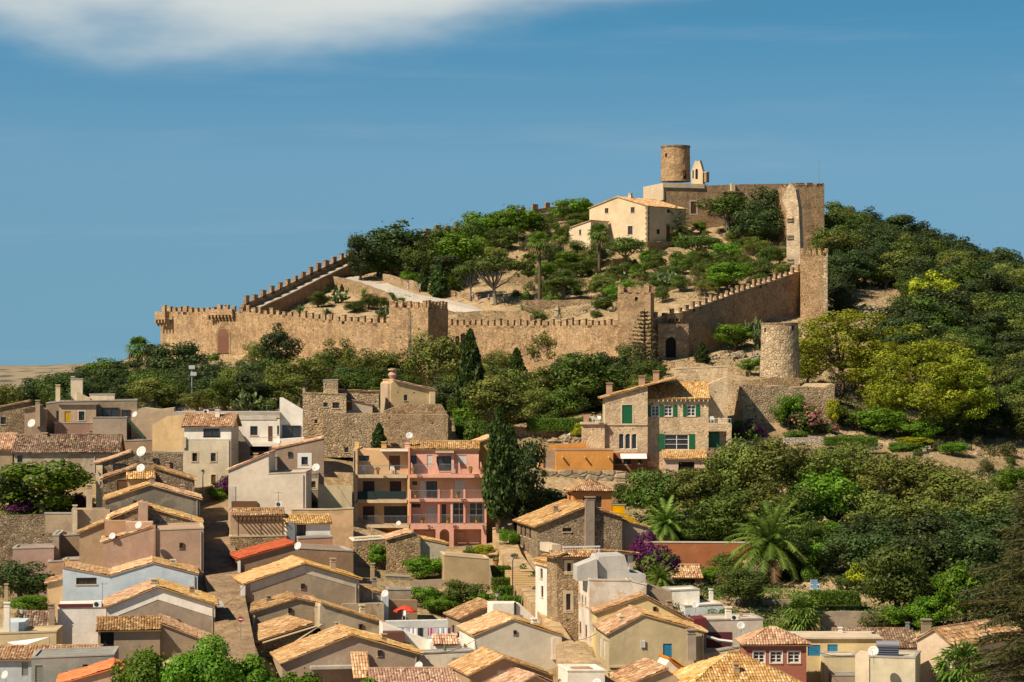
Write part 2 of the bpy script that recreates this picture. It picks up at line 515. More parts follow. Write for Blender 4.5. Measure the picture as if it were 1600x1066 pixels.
def build_terrain():
    xs = np.unique(np.concatenate([np.arange(-230, 231, 2.5), -230 - np.geomspace(5, 5700, 34), 230 + np.geomspace(5, 5700, 34)]))
    ys = np.unique(np.concatenate([np.arange(170, 640, 2.5), np.linspace(-120, 165, 14), 640 + np.geomspace(5, 8000, 34)]))
    gx, gy = np.meshgrid(xs, ys)
    xy = np.stack([gx.ravel(), gy.ravel()], 1)
    z = terrain_np(xy)
    rng = np.random.default_rng(3)
    near = (np.abs(xy[:, 0]) < 230) & (xy[:, 1] > 170) & (xy[:, 1] < 640)
    rough = (xy[:, 1] > 330)
    z = z + near * rng.normal(0, 0.10, len(z)) * (0.4 + rough * 1.4)
    nx, ny = len(xs), len(ys)
    idx = np.arange(nx * ny).reshape(ny, nx)
    f = np.stack([idx[:-1, :-1], idx[:-1, 1:], idx[1:, 1:], idx[1:, :-1]], -1).reshape(-1, 4)
    me = bpy.data.meshes.new('ground')
    me.from_pydata(np.column_stack([xy, z]).tolist(), [], f.tolist())
    me.polygons.foreach_set('use_smooth', [True] * len(me.polygons))
    m, t = new_mat('hill_soil')
    pos = t.add('ShaderNodeNewGeometry').outputs['Position']
    a = t.noise(pos, 0.06, 6, 0.6)
    b = t.noise(pos, 0.45, 6, 0.7)
    d = t.noise(pos, 2.2, 4, 0.7)
    c = t.mix(t.ramp(b, [(0.35, 0), (0.65, 1)]), (0.36, 0.245, 0.14), (0.50, 0.38, 0.235))
    c = t.mix(t.math('MULTIPLY', t.ramp(a, [(0.45, 0), (0.62, 1)]), 0.7), c, (0.22, 0.17, 0.085))
    c = t.mix(t.math('MULTIPLY', t.ramp(d, [(0.52, 0), (0.68, 1)]), 0.7), c, (0.15, 0.125, 0.06))
    vor = t.add('ShaderNodeTexVoronoi', {'Vector': pos, 'Scale': 0.8}).outputs['Distance']
    h = t.math('ADD', t.math('MULTIPLY', b, 1.0), t.math('ADD', t.math('MULTIPLY', d, 0.4), t.math('MULTIPLY', vor, 0.4)))
    finish(t, c, 0.95, h, 0.9, 0.6, 0.1)
    struct(link('ground', me, None, m))


build_terrain()


def build_far_hills():
    # a dry ridge far beyond the village, scrub-dotted
    m, t = new_mat('far_scrub')
    pos = t.add('ShaderNodeNewGeometry').outputs['Position']
    v = t.add('ShaderNodeTexVoronoi', {'Vector': pos, 'Scale': 0.045}).outputs['Distance']
    n = t.noise(pos, 0.012, 5, 0.6)
    c = t.mix(t.ramp(n, [(0.35, 0), (0.65, 1)]), (0.30, 0.24, 0.165), (0.23, 0.20, 0.15))
    c = t.mix(t.ramp(v, [(0.22, 0.95), (0.5, 0.0)]), c, (0.085, 0.085, 0.065))
    finish(t, c, 1.0, None, spec=0.0)
    xs = np.linspace(-1400, 1600, 150)
    ys = np.linspace(1700, 2900, 60)
    gx, gy = np.meshgrid(xs, ys)
    prof = np.interp(gx.ravel(), [-1400, -700, -480, -420, -330, -200, 200, 700, 1600], [28, 16, 11.5, 13.5, 15, 12, 2, 0, -5])
    fy = smooth01((gy.ravel() - 1700) / 850) * (1 - 0.5 * smooth01((gy.ravel() - 2600) / 300))
    rng = np.random.default_rng(5)
    w = np.zeros(len(prof))
    for k in range(10):
        a, b, ph = rng.uniform(0.004, 0.02), rng.uniform(0.003, 0.02), rng.uniform(0, 6)
        w += np.sin(gx.ravel() * a + gy.ravel() * b + ph) * 1.2
    z = -36 + (36 + prof + w * 0.35) * fy
    idx = np.arange(150 * 60).reshape(60, 150)
    f = np.stack([idx[:-1, :-1], idx[:-1, 1:], idx[1:, 1:], idx[1:, :-1]], -1).reshape(-1, 4)
    me = bpy.data.meshes.new('hills')
    me.from_pydata(np.column_stack([gx.ravel(), gy.ravel(), z]).tolist(), [], f.tolist())
    me.polygons.foreach_set('use_smooth', [True] * len(me.polygons))
    struct(link('hills', me, None, m))


build_far_hills()


def ribbon(name, rows, mat, lift=0.12, sub=6, thick=0.25):
    """rows: (pxL, pyL, DL, pxR, pyR, DR) edges of a path from near to far; follows those heights"""
    mb = MB()
    pts = []
    for r in rows:
        pts.append((P(*r[:3]), P(*r[3:])))
    fine = []
    for i in range(len(pts) - 1):
        for k in range(sub):
            w = k / sub
            fine.append((pts[i][0].lerp(pts[i + 1][0], w), pts[i][1].lerp(pts[i + 1][1], w)))
    fine.append(pts[-1])
    up = Vector((0, 0, lift))
    for (a, b), (c, d) in zip(fine[:-1], fine[1:]):
        mb.face([a + up, b + up, d + up, c + up])
        for p, q in ((a, c), (d, b)):
            mb.face([p + up, q + up, q + up - Vector((0, 0, thick)), p + up - Vector((0, 0, thick))])
    return struct(mb.build(name, mat))
# ------------------------------------------------------------------ building kit
def inside(p, poly):
    x, y = p
    r = False
    j = len(poly) - 1
    for i in range(len(poly)):
        xi, yi = poly[i]
        xj, yj = poly[j]
        if (yi > y) != (yj > y) and x < (xj - xi) * (y - yi) / (yj - yi) + xi:
            r = not r
        j = i
    return r


def face_holes(mb, poly, holes, M, depth=0.2):
    """flat face (a, b) with openings, mapped by M from (a, d, b); the openings get reveals"""
    verts, edges = [], []
    for lp in [poly] + holes:
        b = len(verts)
        verts += [Vector(p) for p in lp]
        edges += [(b + i, b + (i + 1) % len(lp)) for i in range(len(lp))]
    vo, _, fo, _, _, _ = delaunay_2d_cdt(verts, edges, [], 0, 1e-5)
    for f in fo:
        c = (sum(vo[i].x for i in f) / 3, sum(vo[i].y for i in f) / 3)
        if not inside(c, poly) or any(inside(c, h) for h in holes):
            continue
        mb.face([M @ Vector((vo[i].x, 0, vo[i].y)) for i in f])
    for h in holes:
        for i in range(len(h)):
            p, q = h[i], h[(i + 1) % len(h)]
            mb.face([M @ Vector((p[0], 0, p[1])), M @ Vector((q[0], 0, q[1])), M @ Vector((q[0], depth, q[1])), M @ Vector((p[0], depth, p[1]))])


_trng = np.random.default_rng(11)


def trap(A, u, v, L, S, a=0.0, b=None, pitch=0.24, row=0.42, amp=0.075, ridge=True):
    """mesh of a clay-tile slope: eave from A along u (length L), up the slope v (length S); ridge spans a..b"""
    b = L if b is None else b
    A, u, v = Vector(A), Vector(u).normalized(), Vector(v).normalized()
    n = u.cross(v)
    if n.z < 0:
        n = -n
    nc = max(2, int(round(L / pitch)))
    sub = 4
    us = np.linspace(0, L, nc * sub + 1)
    vm = np.full(len(us), S)
    if a > 1e-3:
        vm = np.minimum(vm, S * us / a)
    if b < L - 1e-3:
        vm = np.minimum(vm, S * (L - us) / (L - b))
    nr = max(1, int(math.ceil(S / row)))
    vs, fr, rid = [], [], []
    for r in range(nr):
        vs += [r * row + (0.002 if r else 0), (r + 1) * row]
        fr += [0, 1]
        rid += [r, r]
    vs, fr, rid = np.array(vs), np.array(fr, float), np.array(rid)
    cid = np.minimum(np.arange(len(us)) // sub, nc - 1)
    jit = _trng.normal(0, 0.012, (nr, nc))
    skew = _trng.normal(0, 0.016, (nr, nc))
    U, V = np.meshgrid(us, vs)
    cw = amp * (0.5 - 0.5 * np.cos(2 * np.pi * (us / L * nc)))
    H = cw[None, :] + (1 - fr)[:, None] * 0.035 + jit[rid][:, cid]
    U = U + skew[rid][:, cid] * (cw > amp * 0.3)[None, :]
    V = np.minimum(V, vm[None, :])
    wob = 0.03 * np.sin(U * 0.9 + V * 0.5 + _trng.uniform(0, 6)) + 0.02 * np.sin(V * 1.7 + _trng.uniform(0, 6))
    H = H + wob + 0.05
    u_, v_, n_ = np.array(u), np.array(v), np.array(n)
    X = np.array(A)[None, None] + U[..., None] * u_ + V[..., None] * v_ + H[..., None] * n_
    nu, nv = len(us), len(vs)
    idx = np.arange(nu * nv).reshape(nv, nu)
    f = np.stack([idx[:-1, :-1], idx[:-1, 1:], idx[1:, 1:], idx[1:, :-1]], -1)
    keep = (V[1:, :-1] - V[:-1, :-1] > 1e-6) | (V[1:, 1:] - V[:-1, 1:] > 1e-6)
    base = np.clip(_trng.normal(0.5, 0.2, (nr, nc)), 0.02, 0.98)
    base[_trng.random((nr, nc)) < 0.06] = 0.05
    base[_trng.random((nr, nc)) < 0.10] = 0.95
    # covers are paler than the channels between them
    tint = base[rid[:-1]][:, cid[:-1]]
    mb = MB()
    mb.v = X.reshape(-1, 3).tolist()
    mb.f = f[keep].tolist()
    mb.t = tint[keep].tolist()
    # board under the tiles
    q = [A, A + u * L, A + u * b + v * S, A + u * a + v * S]
    if b - a < 0.02:
        q = q[:3]
    mb.prism([p - n * 0.07 for p in q], n * 0.09)
    if ridge and b - a > 0.3:
        p0, p1 = A + u * a + v * S, A + u * b + v * S
        k = max(1, int((b - a) / 0.42))
        for i in range(k):
            c0, c1 = p0.lerp(p1, i / k), p0.lerp(p1, (i + 1.06) / k)
            up = Vector((0, 0, 0.05 + 0.015 * random.random()))
            mb.tube([c0 + up, c1 + up - Vector((0, 0, 0.015))], [0.13, 0.12], 7, True, 0.35 + 0.5 * random.random())
    return mb


BLDS = []


class Bld:
    def __init__(s, name, label, cat, D, th, px, base=None, wall=None, group=None, sink=1.0):
        th = R(th)
        s.c, s.s = math.cos(th), math.sin(th)
        X = (px - 800) * D / F
        gz = ground(X, D)
        zb = gz if base is None else (YH - base) * D / F
        s.O = Vector((X, D, zb))
        s.zb = min(0, gz - zb) - sink
        s.root = thing(name, label, cat, s.O, th, group)
        s.wall = wall
        s.hF, s.hL, s.hR = [], [], []
        s.D = D
        s.label = label
        BLDS.append(s)

    # photo pixel -> local (x, z) on the plane y = dep
    def Y(s, px, dep=0.0):
        k = (px - 800) / F
        return (dep - s.O.x * s.s + s.O.y * s.c) / (s.c - k * s.s)

    def pt(s, px, py, dep=0.0):
        Y = s.Y(px, dep)
        k = (px - 800) / F
        return ((k * Y - s.O.x) * s.c + (Y - s.O.y) * s.s, (YH - py) * Y / F - s.O.z)

    def x(s, px, dep=0.0):
        return s.pt(px, 0, dep)[0]

    def ptL(s, px, py, xl):
        k = (px - 800) / F
        Y = (xl + s.O.x * s.c + s.O.y * s.s) / (k * s.c + s.s)
        return (-(k * Y - s.O.x) * s.s + (Y - s.O.y) * s.c, (YH - py) * Y / F - s.O.z)

    def part(s, name, mb, mat, parent=None, smooth=False):
        return mb.build(name, mat, parent or s.root, smooth)

    # openings -----------------------------------------------------------
    def win(s, x0, y0, x1, y1, kind='dark', side='F', dep=0.0, xs=0.0, arch=False, trim=None, holes=True, frame=None, solid=None):
        """opening seen in the photo at x0..x1, y0..y1 on the front (F) or on a side wall (L/R at local x = xs)"""
        if side == 'F':
            a0, b1 = s.pt(x0, y0, dep)
            a1, b0 = s.pt(x1, y1, dep)
            M = Matrix.Translation((0, dep, 0))
            H = s.hF
        else:
            a0, b1 = s.ptL(x0, y0, xs)
            a1, b0 = s.ptL(x1, y1, xs)
            sg = 1 if side == 'L' else -1
            M = Matrix(((0, sg, 0, xs), (1, 0, 0, 0), (0, 0, 1, 0), (0, 0, 0, 1)))
            H = s.hL if side == 'L' else s.hR
        if a0 > a1:
            a0, a1 = a1, a0
        w, h = a1 - a0, b1 - b0
        if arch:
            r = w / 2
            poly = [(a0, b0), (a1, b0)] + [(a0 + r + r * math.cos(t), b1 - r + r * math.sin(t)) for t in np.linspace(0, math.pi, 9)]
        else:
            poly = [(a0, b0), (a1, b0), (a1, b1), (a0, b1)]
        if holes:
            H.append(poly)
        off = 0.0 if holes else -0.21
        g = lambda *q: None
        if kind in ('dark', 'white', 'wood', 'arch'):
            fm = {'dark': SHUT_BROWN, 'white': WHITE, 'wood': WOOD, 'arch': WHITE}[kind] if frame is None else frame
            mb = MB()
            t = min(0.09, w * 0.12)
            d0, d1 = 0.09 + off, 0.15 + off
            mb.box(a0, a0 + t, d0, d1, b0, b1, M)
            mb.box(a1 - t, a1, d0, d1, b0, b1, M)
            mb.box(a0 + t, a1 - t, d0, d1, b0, b0 + t, M)
            if not arch:
                mb.box(a0 + t, a1 - t, d0, d1, b1 - t, b1, M)
            if w > 0.75:
                c = (a0 + a1) / 2
                mb.box(c - t / 2, c + t / 2, d0 + .002, d1 - .002, b0 + t, b1 - t, M)
            if kind == 'white' and h > 0.9:
                for q in (0.36, 0.68):
                    mb.box(a0 + t, a1 - t, d0 + .004, d1 - .004, b0 + h * q - .025, b0 + h * q + .025, M)
            o = s.part('window', mb, fm)
            pb = MB()
            pb.face([M @ Vector((p[0], 0.17 + off, p[1])) for p in poly])
            s.part('pane', pb, GLASS, o)
            sm = MB()
            if h < 2.0 * 0.95 and not arch:
                sm.box(a0 - 0.08, a1 + 0.08, -0.07, 0.09 if holes else 0.0, b0 - 0.09, b0 - 0.002, M)
                s.part('sill', sm, TRIM, o)
        elif kind == 'open':
            pb = MB()
            pb.face([M @ Vector((p[0], 0.19, p[1])) for p in poly])
            s.part('opening', pb, plain('dark_interior', (0.012, 0.010, 0.009), 0.9, var=0.3))
        else:
            mat = {'green': SHUT_GREEN, 'blue': SHUT_BLUE, 'brown': SHUT_BROWN, 'wshut': SHUT_WHITE, 'door': WOOD, 'yellow': plain('yellow_paint', (0.62, 0.38, 0.015), 0.6),
                   'grey': plain('grey_shutter', (0.22, 0.22, 0.20), 0.6), 'steel': plain('steel_shutter', (0.40, 0.41, 0.42), 0.5)}[kind]
            mb = MB()
            c = (a0 + a1) / 2
            d0 = 0.06 + off
            if arch:
                mb.prism([M @ Vector((p[0], d0 + .03, p[1])) for p in poly], M.to_3x3() @ Vector((0, 0.06, 0)))
                mb.box(c - .02, c + .02, d0 + .01, d0 + .03, b0, b1 - .05, M)
            else:
                halves = ((a0 + .02, c - .01), (c + .01, a1 - .02)) if w > 0.7 else ((a0 + .02, a1 - .02),)
                for p, q in halves:
                    mb.box(p, q, d0 + .03, d0 + .07, b0 + .01, b1 - .01, M)
                    for e0, e1 in ((p, p + .07), (q - .07, q)):
                        mb.box(e0, e1, d0, d0 + .029, b0 + .01, b1 - .01, M)
                    nl = max(3, int(h / 0.16))
                    for i in range(nl):
                        z = b0 + .03 + (h - .06) * i / nl
                        mb.box(p + .075, q - .075, d0 + .008, d0 + .028, z, z + (h / nl) * 0.62, M)
            s.part('door' if kind == 'door' or h > 1.9 else 'shutter', mb, mat)
            if holes:
                pb = MB()
                pb.face([M @ Vector((p[0], 0.19, p[1])) for p in poly])
                s.part('inner_leaf', pb, mat)
        if trim:
            mb = MB()
            t = trim if isinstance(trim, float) else 0.14
            for q in ((a0 - t, a0 - .003, b0 - t, b1 + t), (a1 + .003, a1 + t, b0 - t, b1 + t), (a0 - .003, a1 + .003, b1 + .003, b1 + t), (a0 - .003, a1 + .003, b0 - t, b0 - .003)):
                mb.box(q[0], q[1], -0.035, 0.01, q[2], q[3], M)
            s.part('window_surround', mb, TRIM if solid is None else solid)
        return (a0, a1, b0, b1)

    def shutter_leaf(s, x0, y0, x1, y1, mat=SHUT_GREEN, dep=0.0):
        a0, b1 = s.pt(x0, y0, dep)
        a1, b0 = s.pt(x1, y1, dep)
        mb = MB()
        mb.box(a0, a1, dep - .06, dep - .005, b0, b1)
        nl = max(4, int((b1 - b0) / 0.14))
        for i in range(nl):
            z = b0 + .06 + (b1 - b0 - .12) * i / nl
            mb.box(a0 + .06, a1 - .06, dep - .075, dep - .061, z, z + (b1 - b0) / nl * 0.55)
        s.part('shutter', mb, mat)

    # volumes ------------------------------------------------------------
    def body(s, prof, depth, dep0=0.0, roof='t', wall=None, base=None, tile=None, over=0.22, eave=0.28, name='wall', trimmat=None):
        pts = [s.pt(px, py, dep0) for px, py in prof]
        zb = s.zb if base is None else s.pt(prof[0][0], base, dep0)[1]
        mb = MB()
        y1 = dep0 + depth
        x0, xn = pts[0][0], pts[-1][0]
        front = [(x0, zb)] + pts + [(xn, zb)]
        face_holes(mb, front, s.hF, Matrix.Translation((0, dep0, 0)))
        mb.face([(p[0], y1, p[1]) for p in reversed(front)])
        for xx, zt, H, sg in ((x0, pts[0][1], s.hL, 1), (xn, pts[-1][1], s.hR, -1)):
            M = Matrix(((0, sg, 0, xx), (1, 0, 0, 0), (0, 0, 1, 0), (0, 0, 0, 1)))
            face_holes(mb, [(dep0, zb), (y1, zb), (y1, zt), (dep0, zt)], H, M)
        for p, q in zip(pts[:-1], pts[1:]):
            if abs(p[0] - q[0]) > 1e-4 or abs(p[1] - q[1]) > 1e-4:
                mb.face([(p[0], dep0, p[1]), (q[0], dep0, q[1]), (q[0], y1, q[1]), (p[0], y1, p[1])])
        w = s.part(name, mb, wall or s.wall)
        s.hF, s.hL, s.hR = [], [], []
        for i, (p, q) in enumerate(zip(pts[:-1], pts[1:])):
            ch = roof[min(i, len(roof) - 1)]
            tm = tile or TILE_Y
            if ch == 't':
                lo, hi = (p, q) if p[1] <= q[1] else (q, p)
                v = Vector((hi[0] - lo[0], 0, hi[1] - lo[1]))
                S = v.length
                v.normalize()
                A = Vector((lo[0], dep0 - over, lo[1] + 0.05)) - v * eave
                s.part('roof', trap(A, (0, 1, 0), v, depth + 2 * over, S + eave), tm)
            elif ch == 'p':     # coping along the wall heads
                t = 0.24
                cm = trimmat or CONC
                pb = MB()
                d = Vector((q[0] - p[0], 0, q[1] - p[1]))
                if d.length > 0.05 and abs(d.x) > 0.05:
                    for ya, yb in ((dep0 - .05, dep0 + t), (y1 - t, y1 + .05)):
                        a, b = Vector((p[0] - .05, ya, p[1] + .002)), Vector((q[0] + .05, ya, q[1] + .002))
                        pb.prism([a, b, b + Vector((0, 0, .14)), a + Vector((0, 0, .14))], Vector((0, yb - ya, 0)))
                    for xx, zz, sg in ((p[0], p[1], 1), (q[0], q[1], -1)):
                        a, b = sorted((xx - sg * .05, xx + sg * t))
                        pb.box(a, b, dep0 + t + .002, y1 - t - .002, zz + .002, zz + .14)
                    s.part('coping', pb, cm)
        return w

    def ebody(s, px0, px1, pyE, rise, run, depth=None, dep0=0.0, wall=None, base=None, tile=None, over=0.2, eave=0.35, back=True, pyR=None, name='wall'):
        """eave along the front, ridge `run` metres behind and `rise` higher"""
        a0, z0 = s.pt(px0, pyE, dep0)
        a1, z1 = s.pt(px1, pyE, dep0)
        if pyR is not None:
            rise = s.pt((px0 + px1) / 2, pyR, dep0 + run)[1] - (z0 + z1) / 2
        zb = s.zb if base is None else s.pt(px0, base, dep0)[1]
        ze = (z0 + z1) / 2
        depth = run if not back else (depth or 2 * run)
        y0, yr, y1 = dep0, dep0 + run, dep0 + depth
        prof = [(y0, ze), (yr, ze + rise)] + ([(y1, ze + rise - rise / run * (depth - run))] if back else [])
        mb = MB()
        face_holes(mb, [(a0, zb), (a1, zb), (a1, ze), (a0, ze)], s.hF, Matrix.Translation((0, y0, 0)))
        side = [(y0, zb), (y1, zb)] + prof[::-1]
        for xx, H, sg in ((a0, s.hL, 1), (a1, s.hR, -1)):
            face_holes(mb, side, H, Matrix(((0, sg, 0, xx), (1, 0, 0, 0), (0, 0, 1, 0), (0, 0, 0, 1))))
        mb.face([(a0, y1, zb), (a1, y1, zb), (a1, y1, prof[-1][1]), (a0, y1, prof[-1][1])])
        s.part(name, mb, wall or s.wall)
        s.hF, s.hL, s.hR = [], [], []
        v = Vector((0, run, rise)).normalized()
        A = Vector((a0 - over, y0, ze + .05)) - v * eave
        s.part('roof', trap(A, (1, 0, 0), v, a1 - a0 + 2 * over, math.hypot(run, rise) + eave), tile or TILE_Y)
        if back:
            v2 = Vector((0, -run, rise)).normalized()
            zz = prof[-1][1]
            s.part('roof', trap(Vector((a0 - over, y1, zz + .05)) - v2 * eave, (1, 0, 0), v2, a1 - a0 + 2 * over, math.hypot(depth - run, prof[1][1] - zz) + eave, ridge=False), tile or TILE_Y)
        return a0, a1, ze

    def hbody(s, px0, px1, pyE, rise, depth, dep0=0.0, wall=None, base=None, tile=None, eave=0.35):
        a0, z0 = s.pt(px0, pyE, dep0)
        a1, z1 = s.pt(px1, pyE, dep0)
        zb = s.zb if base is None else s.pt(px0, base, dep0)[1]
        ze = (z0 + z1) / 2
        mb = MB()
        y0, y1 = dep0, dep0 + depth
        face_holes(mb, [(a0, zb), (a1, zb), (a1, ze), (a0, ze)], s.hF, Matrix.Translation((0, y0, 0)))
        for xx, H, sg in ((a0, s.hL, 1), (a1, s.hR, -1)):
            face_holes(mb, [(y0, zb), (y1, zb), (y1, ze), (y0, ze)], H, Matrix(((0, sg, 0, xx), (1, 0, 0, 0), (0, 0, 1, 0), (0, 0, 0, 1))))
        mb.face([(a0, y1, zb), (a1, y1, zb), (a1, y1, ze), (a0, y1, ze)])
        s.part('wall', mb, wall or s.wall)
        s.hF, s.hL, s.hR = [], [], []
        e = eave
        w, d = a1 - a0 + 2 * e, depth + 2 * e
        run = min(w, d) / 2
        t = tile or TILE_Y
        zt = ze + .06
        ra, rb = (run, w - run) if w > d else (w / 2, w / 2)
        sa, sb = (run, d - run) if d > w else (d / 2, d / 2)
        S1 = math.hypot(sa, rise)
        S2 = math.hypot(ra, rise)
        s.part('roof', trap((a0 - e, y0 - e, zt), (1, 0, 0), (0, sa, rise), w, S1, ra, rb), t)
        s.part('roof', trap((a0 - e, y1 + e, zt), (1, 0, 0), (0, -(d - sb), rise), w, math.hypot(d - sb, rise), ra, rb, ridge=False), t)
        s.part('roof', trap((a0 - e, y0 - e, zt), (0, 1, 0), (ra, 0, rise), d, S2, sa, sb), t)
        s.part('roof', trap((a1 + e, y0 - e, zt), (0, 1, 0), (-(w - rb), 0, rise), d, math.hypot(w - rb, rise), sa, sb, ridge=False), t)
        return a0, a1, ze

    def chim(s, px, pyT, pyB, w=None, dep=1.5, mat=None, wpx=10, cap=True):
        x, zt = s.pt(px, pyT, dep)
        _, z0 = s.pt(px, pyB, dep)
        w = w or wpx * s.Y(px, dep) / F
        h = w * 0.5
        z0 -= 0.5
        mb = MB()
        mb.box(x - h, x + h, dep - h, dep + h, z0, zt - 0.32)
        mb.box(x - h * .8, x + h * .8, dep - h * .8, dep + h * .8, zt - 0.318, zt - 0.10)
        if cap:
            mb.box(x - h * 1.2, x + h * 1.2, dep - h * 1.2, dep + h * 1.2, zt - 0.098, zt)
            mb.box(x - h * 1.12, x + h * 1.12, dep - h * 1.12, dep + h * 1.12, zt - 0.40, zt - 0.322)
        s.part('chimney', mb, mat or s.wall)

    def slab(s, x0, y0, x1, y1, d0, d1, mat, name='slab', dep=0.0):
        """box whose front edge in the plane y = dep shows at x0..x1, y0..y1; spans dep+d0 .. dep+d1"""
        a0, b1 = s.pt(x0, y0, dep)
        a1, b0 = s.pt(x1, y1, dep)
        mb = MB()
        mb.box(a0, a1, dep + d0, dep + d1, b0, b1)
        return s.part(name, mb, mat)

    def railing(s, x0, y0, x1, y1, dep, mat=METAL, gap=0.14, name='railing'):
        a0, b1 = s.pt(x0, y0, dep)
        a1, b0 = s.pt(x1, y1, dep)
        mb = MB()
        mb.box(a0, a1, dep - .025, dep + .025, b1 - .05, b1)
        mb.box(a0, a1, dep - .02, dep + .02, b0 + .04, b0 + .07)
        n = max(2, int((a1 - a0) / gap))
        for i in range(n + 1):
            x = a0 + (a1 - a0) * i / n
            mb.box(x - .011, x + .011, dep - .011, dep + .011, b0, b1 - .052)
        return s.part(name, mb, mat)


def wall_line(name, label, cat, pts, thick, mat, merlon=None, base=None, group=None, outside=True, coping=None, jag=0.08, sub=2.0, sink=1.2, walk=None):
    """wall along photo points (px, pyTop, D); merlon = (width, height, pitch, thickness)"""
    rnd = random.Random(hash(label) % 9999 if False else len(label) * 131 + int(pts[0][0]))
    pp = [P(*p) for p in pts]
    org = Vector((pp[0].x, pp[0].y, ground(pp[0].x, pp[0].y)))
    root = thing(name, label, cat, org, 0, group)
    fine = []
    for a, b in zip(pp[:-1], pp[1:]):
        n = max(1, int((b - a).length / sub))
        for i in range(n):
            fine.append(a.lerp(b, i / n))
    fine.append(pp[-1])
    N = len(fine)
    nor = []
    for i in range(N):
        d = (fine[min(i + 1, N - 1)] - fine[max(i - 1, 0)])
        d.z = 0
        d.normalize()
        nn = Vector((-d.y, d.x, 0))
        if nn.y < 0:
            nn = -nn
        nor.append(nn)
    zg = terrain_np([[p.x, p.y] for p in fine])
    mb = MB()
    rows = []
    for i, p in enumerate(fine):
        q = p + nor[i] * thick
        zb = (float(min(zg[i], ground(q.x, q.y))) - sink) if base is None else (YH - base) * p.y / F
        zt = p.z + (rnd.uniform(-jag, jag) if 0 < i < N - 1 else 0)
        zb = min(zb, zt - 0.3)
        rows.append([Vector((p.x, p.y, zb)) - org, Vector((p.x, p.y, zt)) - org, Vector((q.x, q.y, zt)) - org, Vector((q.x, q.y, zb)) - org])
    for r, q in zip(rows[:-1], rows[1:]):
        for k in range(3):
            mb.face([r[k], q[k], q[k + 1], r[k + 1]])
    mb.face(rows[0])
    mb.face(rows[-1][::-1])
    mb.build('wall', mat, root)
    if coping:
        cb = MB()
        for r, q, n0, n1 in zip(rows[:-1], rows[1:], nor[:-1], nor[1:]):
            up = Vector((0, 0, coping[0]))
            e = Vector((0, 0, .004))
            a, b, c, d = r[1] - n0 * .08 + e, q[1] - n1 * .08 + e, q[2] + n1 * .08 + e, r[2] + n0 * .08 + e
            cb.face([a, b, b + up, a + up]); cb.face([d, c, c + up, d + up]); cb.face([a + up, b + up, c + up, d + up]); cb.face([a, b, c, d])
        cb.build('coping', coping[1], root)
    if walk:
        # wall-walk ledge on the camera side: (drop, width, material)
        wb = MB()
        for r, q, n0, n1 in zip(rows[:-1], rows[1:], nor[:-1], nor[1:]):
            dz = Vector((0, 0, -walk[0]))
            a, b = r[1] + dz - n0 * walk[1], q[1] + dz - n1 * walk[1]
            c, d = q[1] + dz - n1 * .01, r[1] + dz - n0 * .01
            th = Vector((0, 0, -0.22))
            wb.face([a, b, c, d]); wb.face([a + th, b + th, b, a]); wb.face([a + th, b + th, c + th, d + th])
        wb.build('wall_walk', walk[2], root)
        wb = MB()
        for r, q, n0, n1 in zip(rows[:-1], rows[1:], nor[:-1], nor[1:]):
            dz = Vector((0, 0, -walk[0] - .222))
            a, b = r[1] + dz - n0 * (walk[1] - .35), q[1] + dz - n1 * (walk[1] - .35)
            a0, b0 = Vector((a.x, a.y, r[0].z)), Vector((b.x, b.y, q[0].z))
            wb.face([a0, b0, b, a]); wb.face([a, b, q[1] + dz - n1 * .01, r[1] + dz - n0 * .01])
        wb.build('inner_face', mat, root)
    if merlon:
        mw, mh, pitch, mt = merlon
        me = None
        L = [0.0]
        for a, b in zip(fine[:-1], fine[1:]):
            L.append(L[-1] + (Vector((b.x, b.y)) - Vector((a.x, a.y))).length)
        n = max(1, int(round(L[-1] / pitch)))
        for i in range(n):
            sdist = (i + 0.5) * L[-1] / n
            j = max(k for k in range(N - 1) if L[k] <= sdist)
            w = (sdist - L[j]) / max(1e-6, L[j + 1] - L[j])
            p = fine[j].lerp(fine[j + 1], w)
            d = fine[j + 1] - fine[j]
            if me is None:
                b = MB()
                b.box(-mw / 2, mw / 2, 0, mt, -0.5, mh)
                b.box(-mw / 2 - .05, mw / 2 + .05, -.05, mt + .05, mh + .002, mh + .12)
                me = b.mesh('merlon')
                me.materials.append(mat)
            o = link('merlon', me, root)
            o.location = p - org
            nn = nor[j]
            o.rotation_euler = (0, 0, math.atan2(nn.y, nn.x) - math.pi / 2)
            o.scale = (rnd.uniform(.72, 1.22), rnd.uniform(.8, 1.1), rnd.uniform(.62, 1.15))
            o.rotation_euler[1] = rnd.uniform(-.03, .03)
    return root


def ring_merlons(root, cs, z, mat, mw, mh, pitch, mt, inward=True):
    """merlons along a closed local polygon cs (x, y), counter-clockwise seen from above"""
    me = None
    n = len(cs)
    for i in range(n):
        a, b = Vector(cs[i]), Vector(cs[(i + 1) % n])
        L = (b - a).length
        k = max(1, int(round(L / pitch)))
        for j in range(k):
            p = a.lerp(b, (j + 0.5) / k)
            if me is None:
                m = MB()
                m.box(-mw / 2, mw / 2, 0, mt, -0.3, mh)
                m.box(-mw / 2 - .05, mw / 2 + .05, -.05, mt + .05, mh + .002, mh + .12)
                me = m.mesh('merlon')
                me.materials.append(mat)
            o = link('merlon', me, root)
            o.location = (p.x, p.y, z)
            d = b - a
            o.rotation_euler = (0, 0, math.atan2(d.y, d.x))
            o.scale = (random.uniform(.78, 1.2), 1, random.uniform(.68, 1.12))
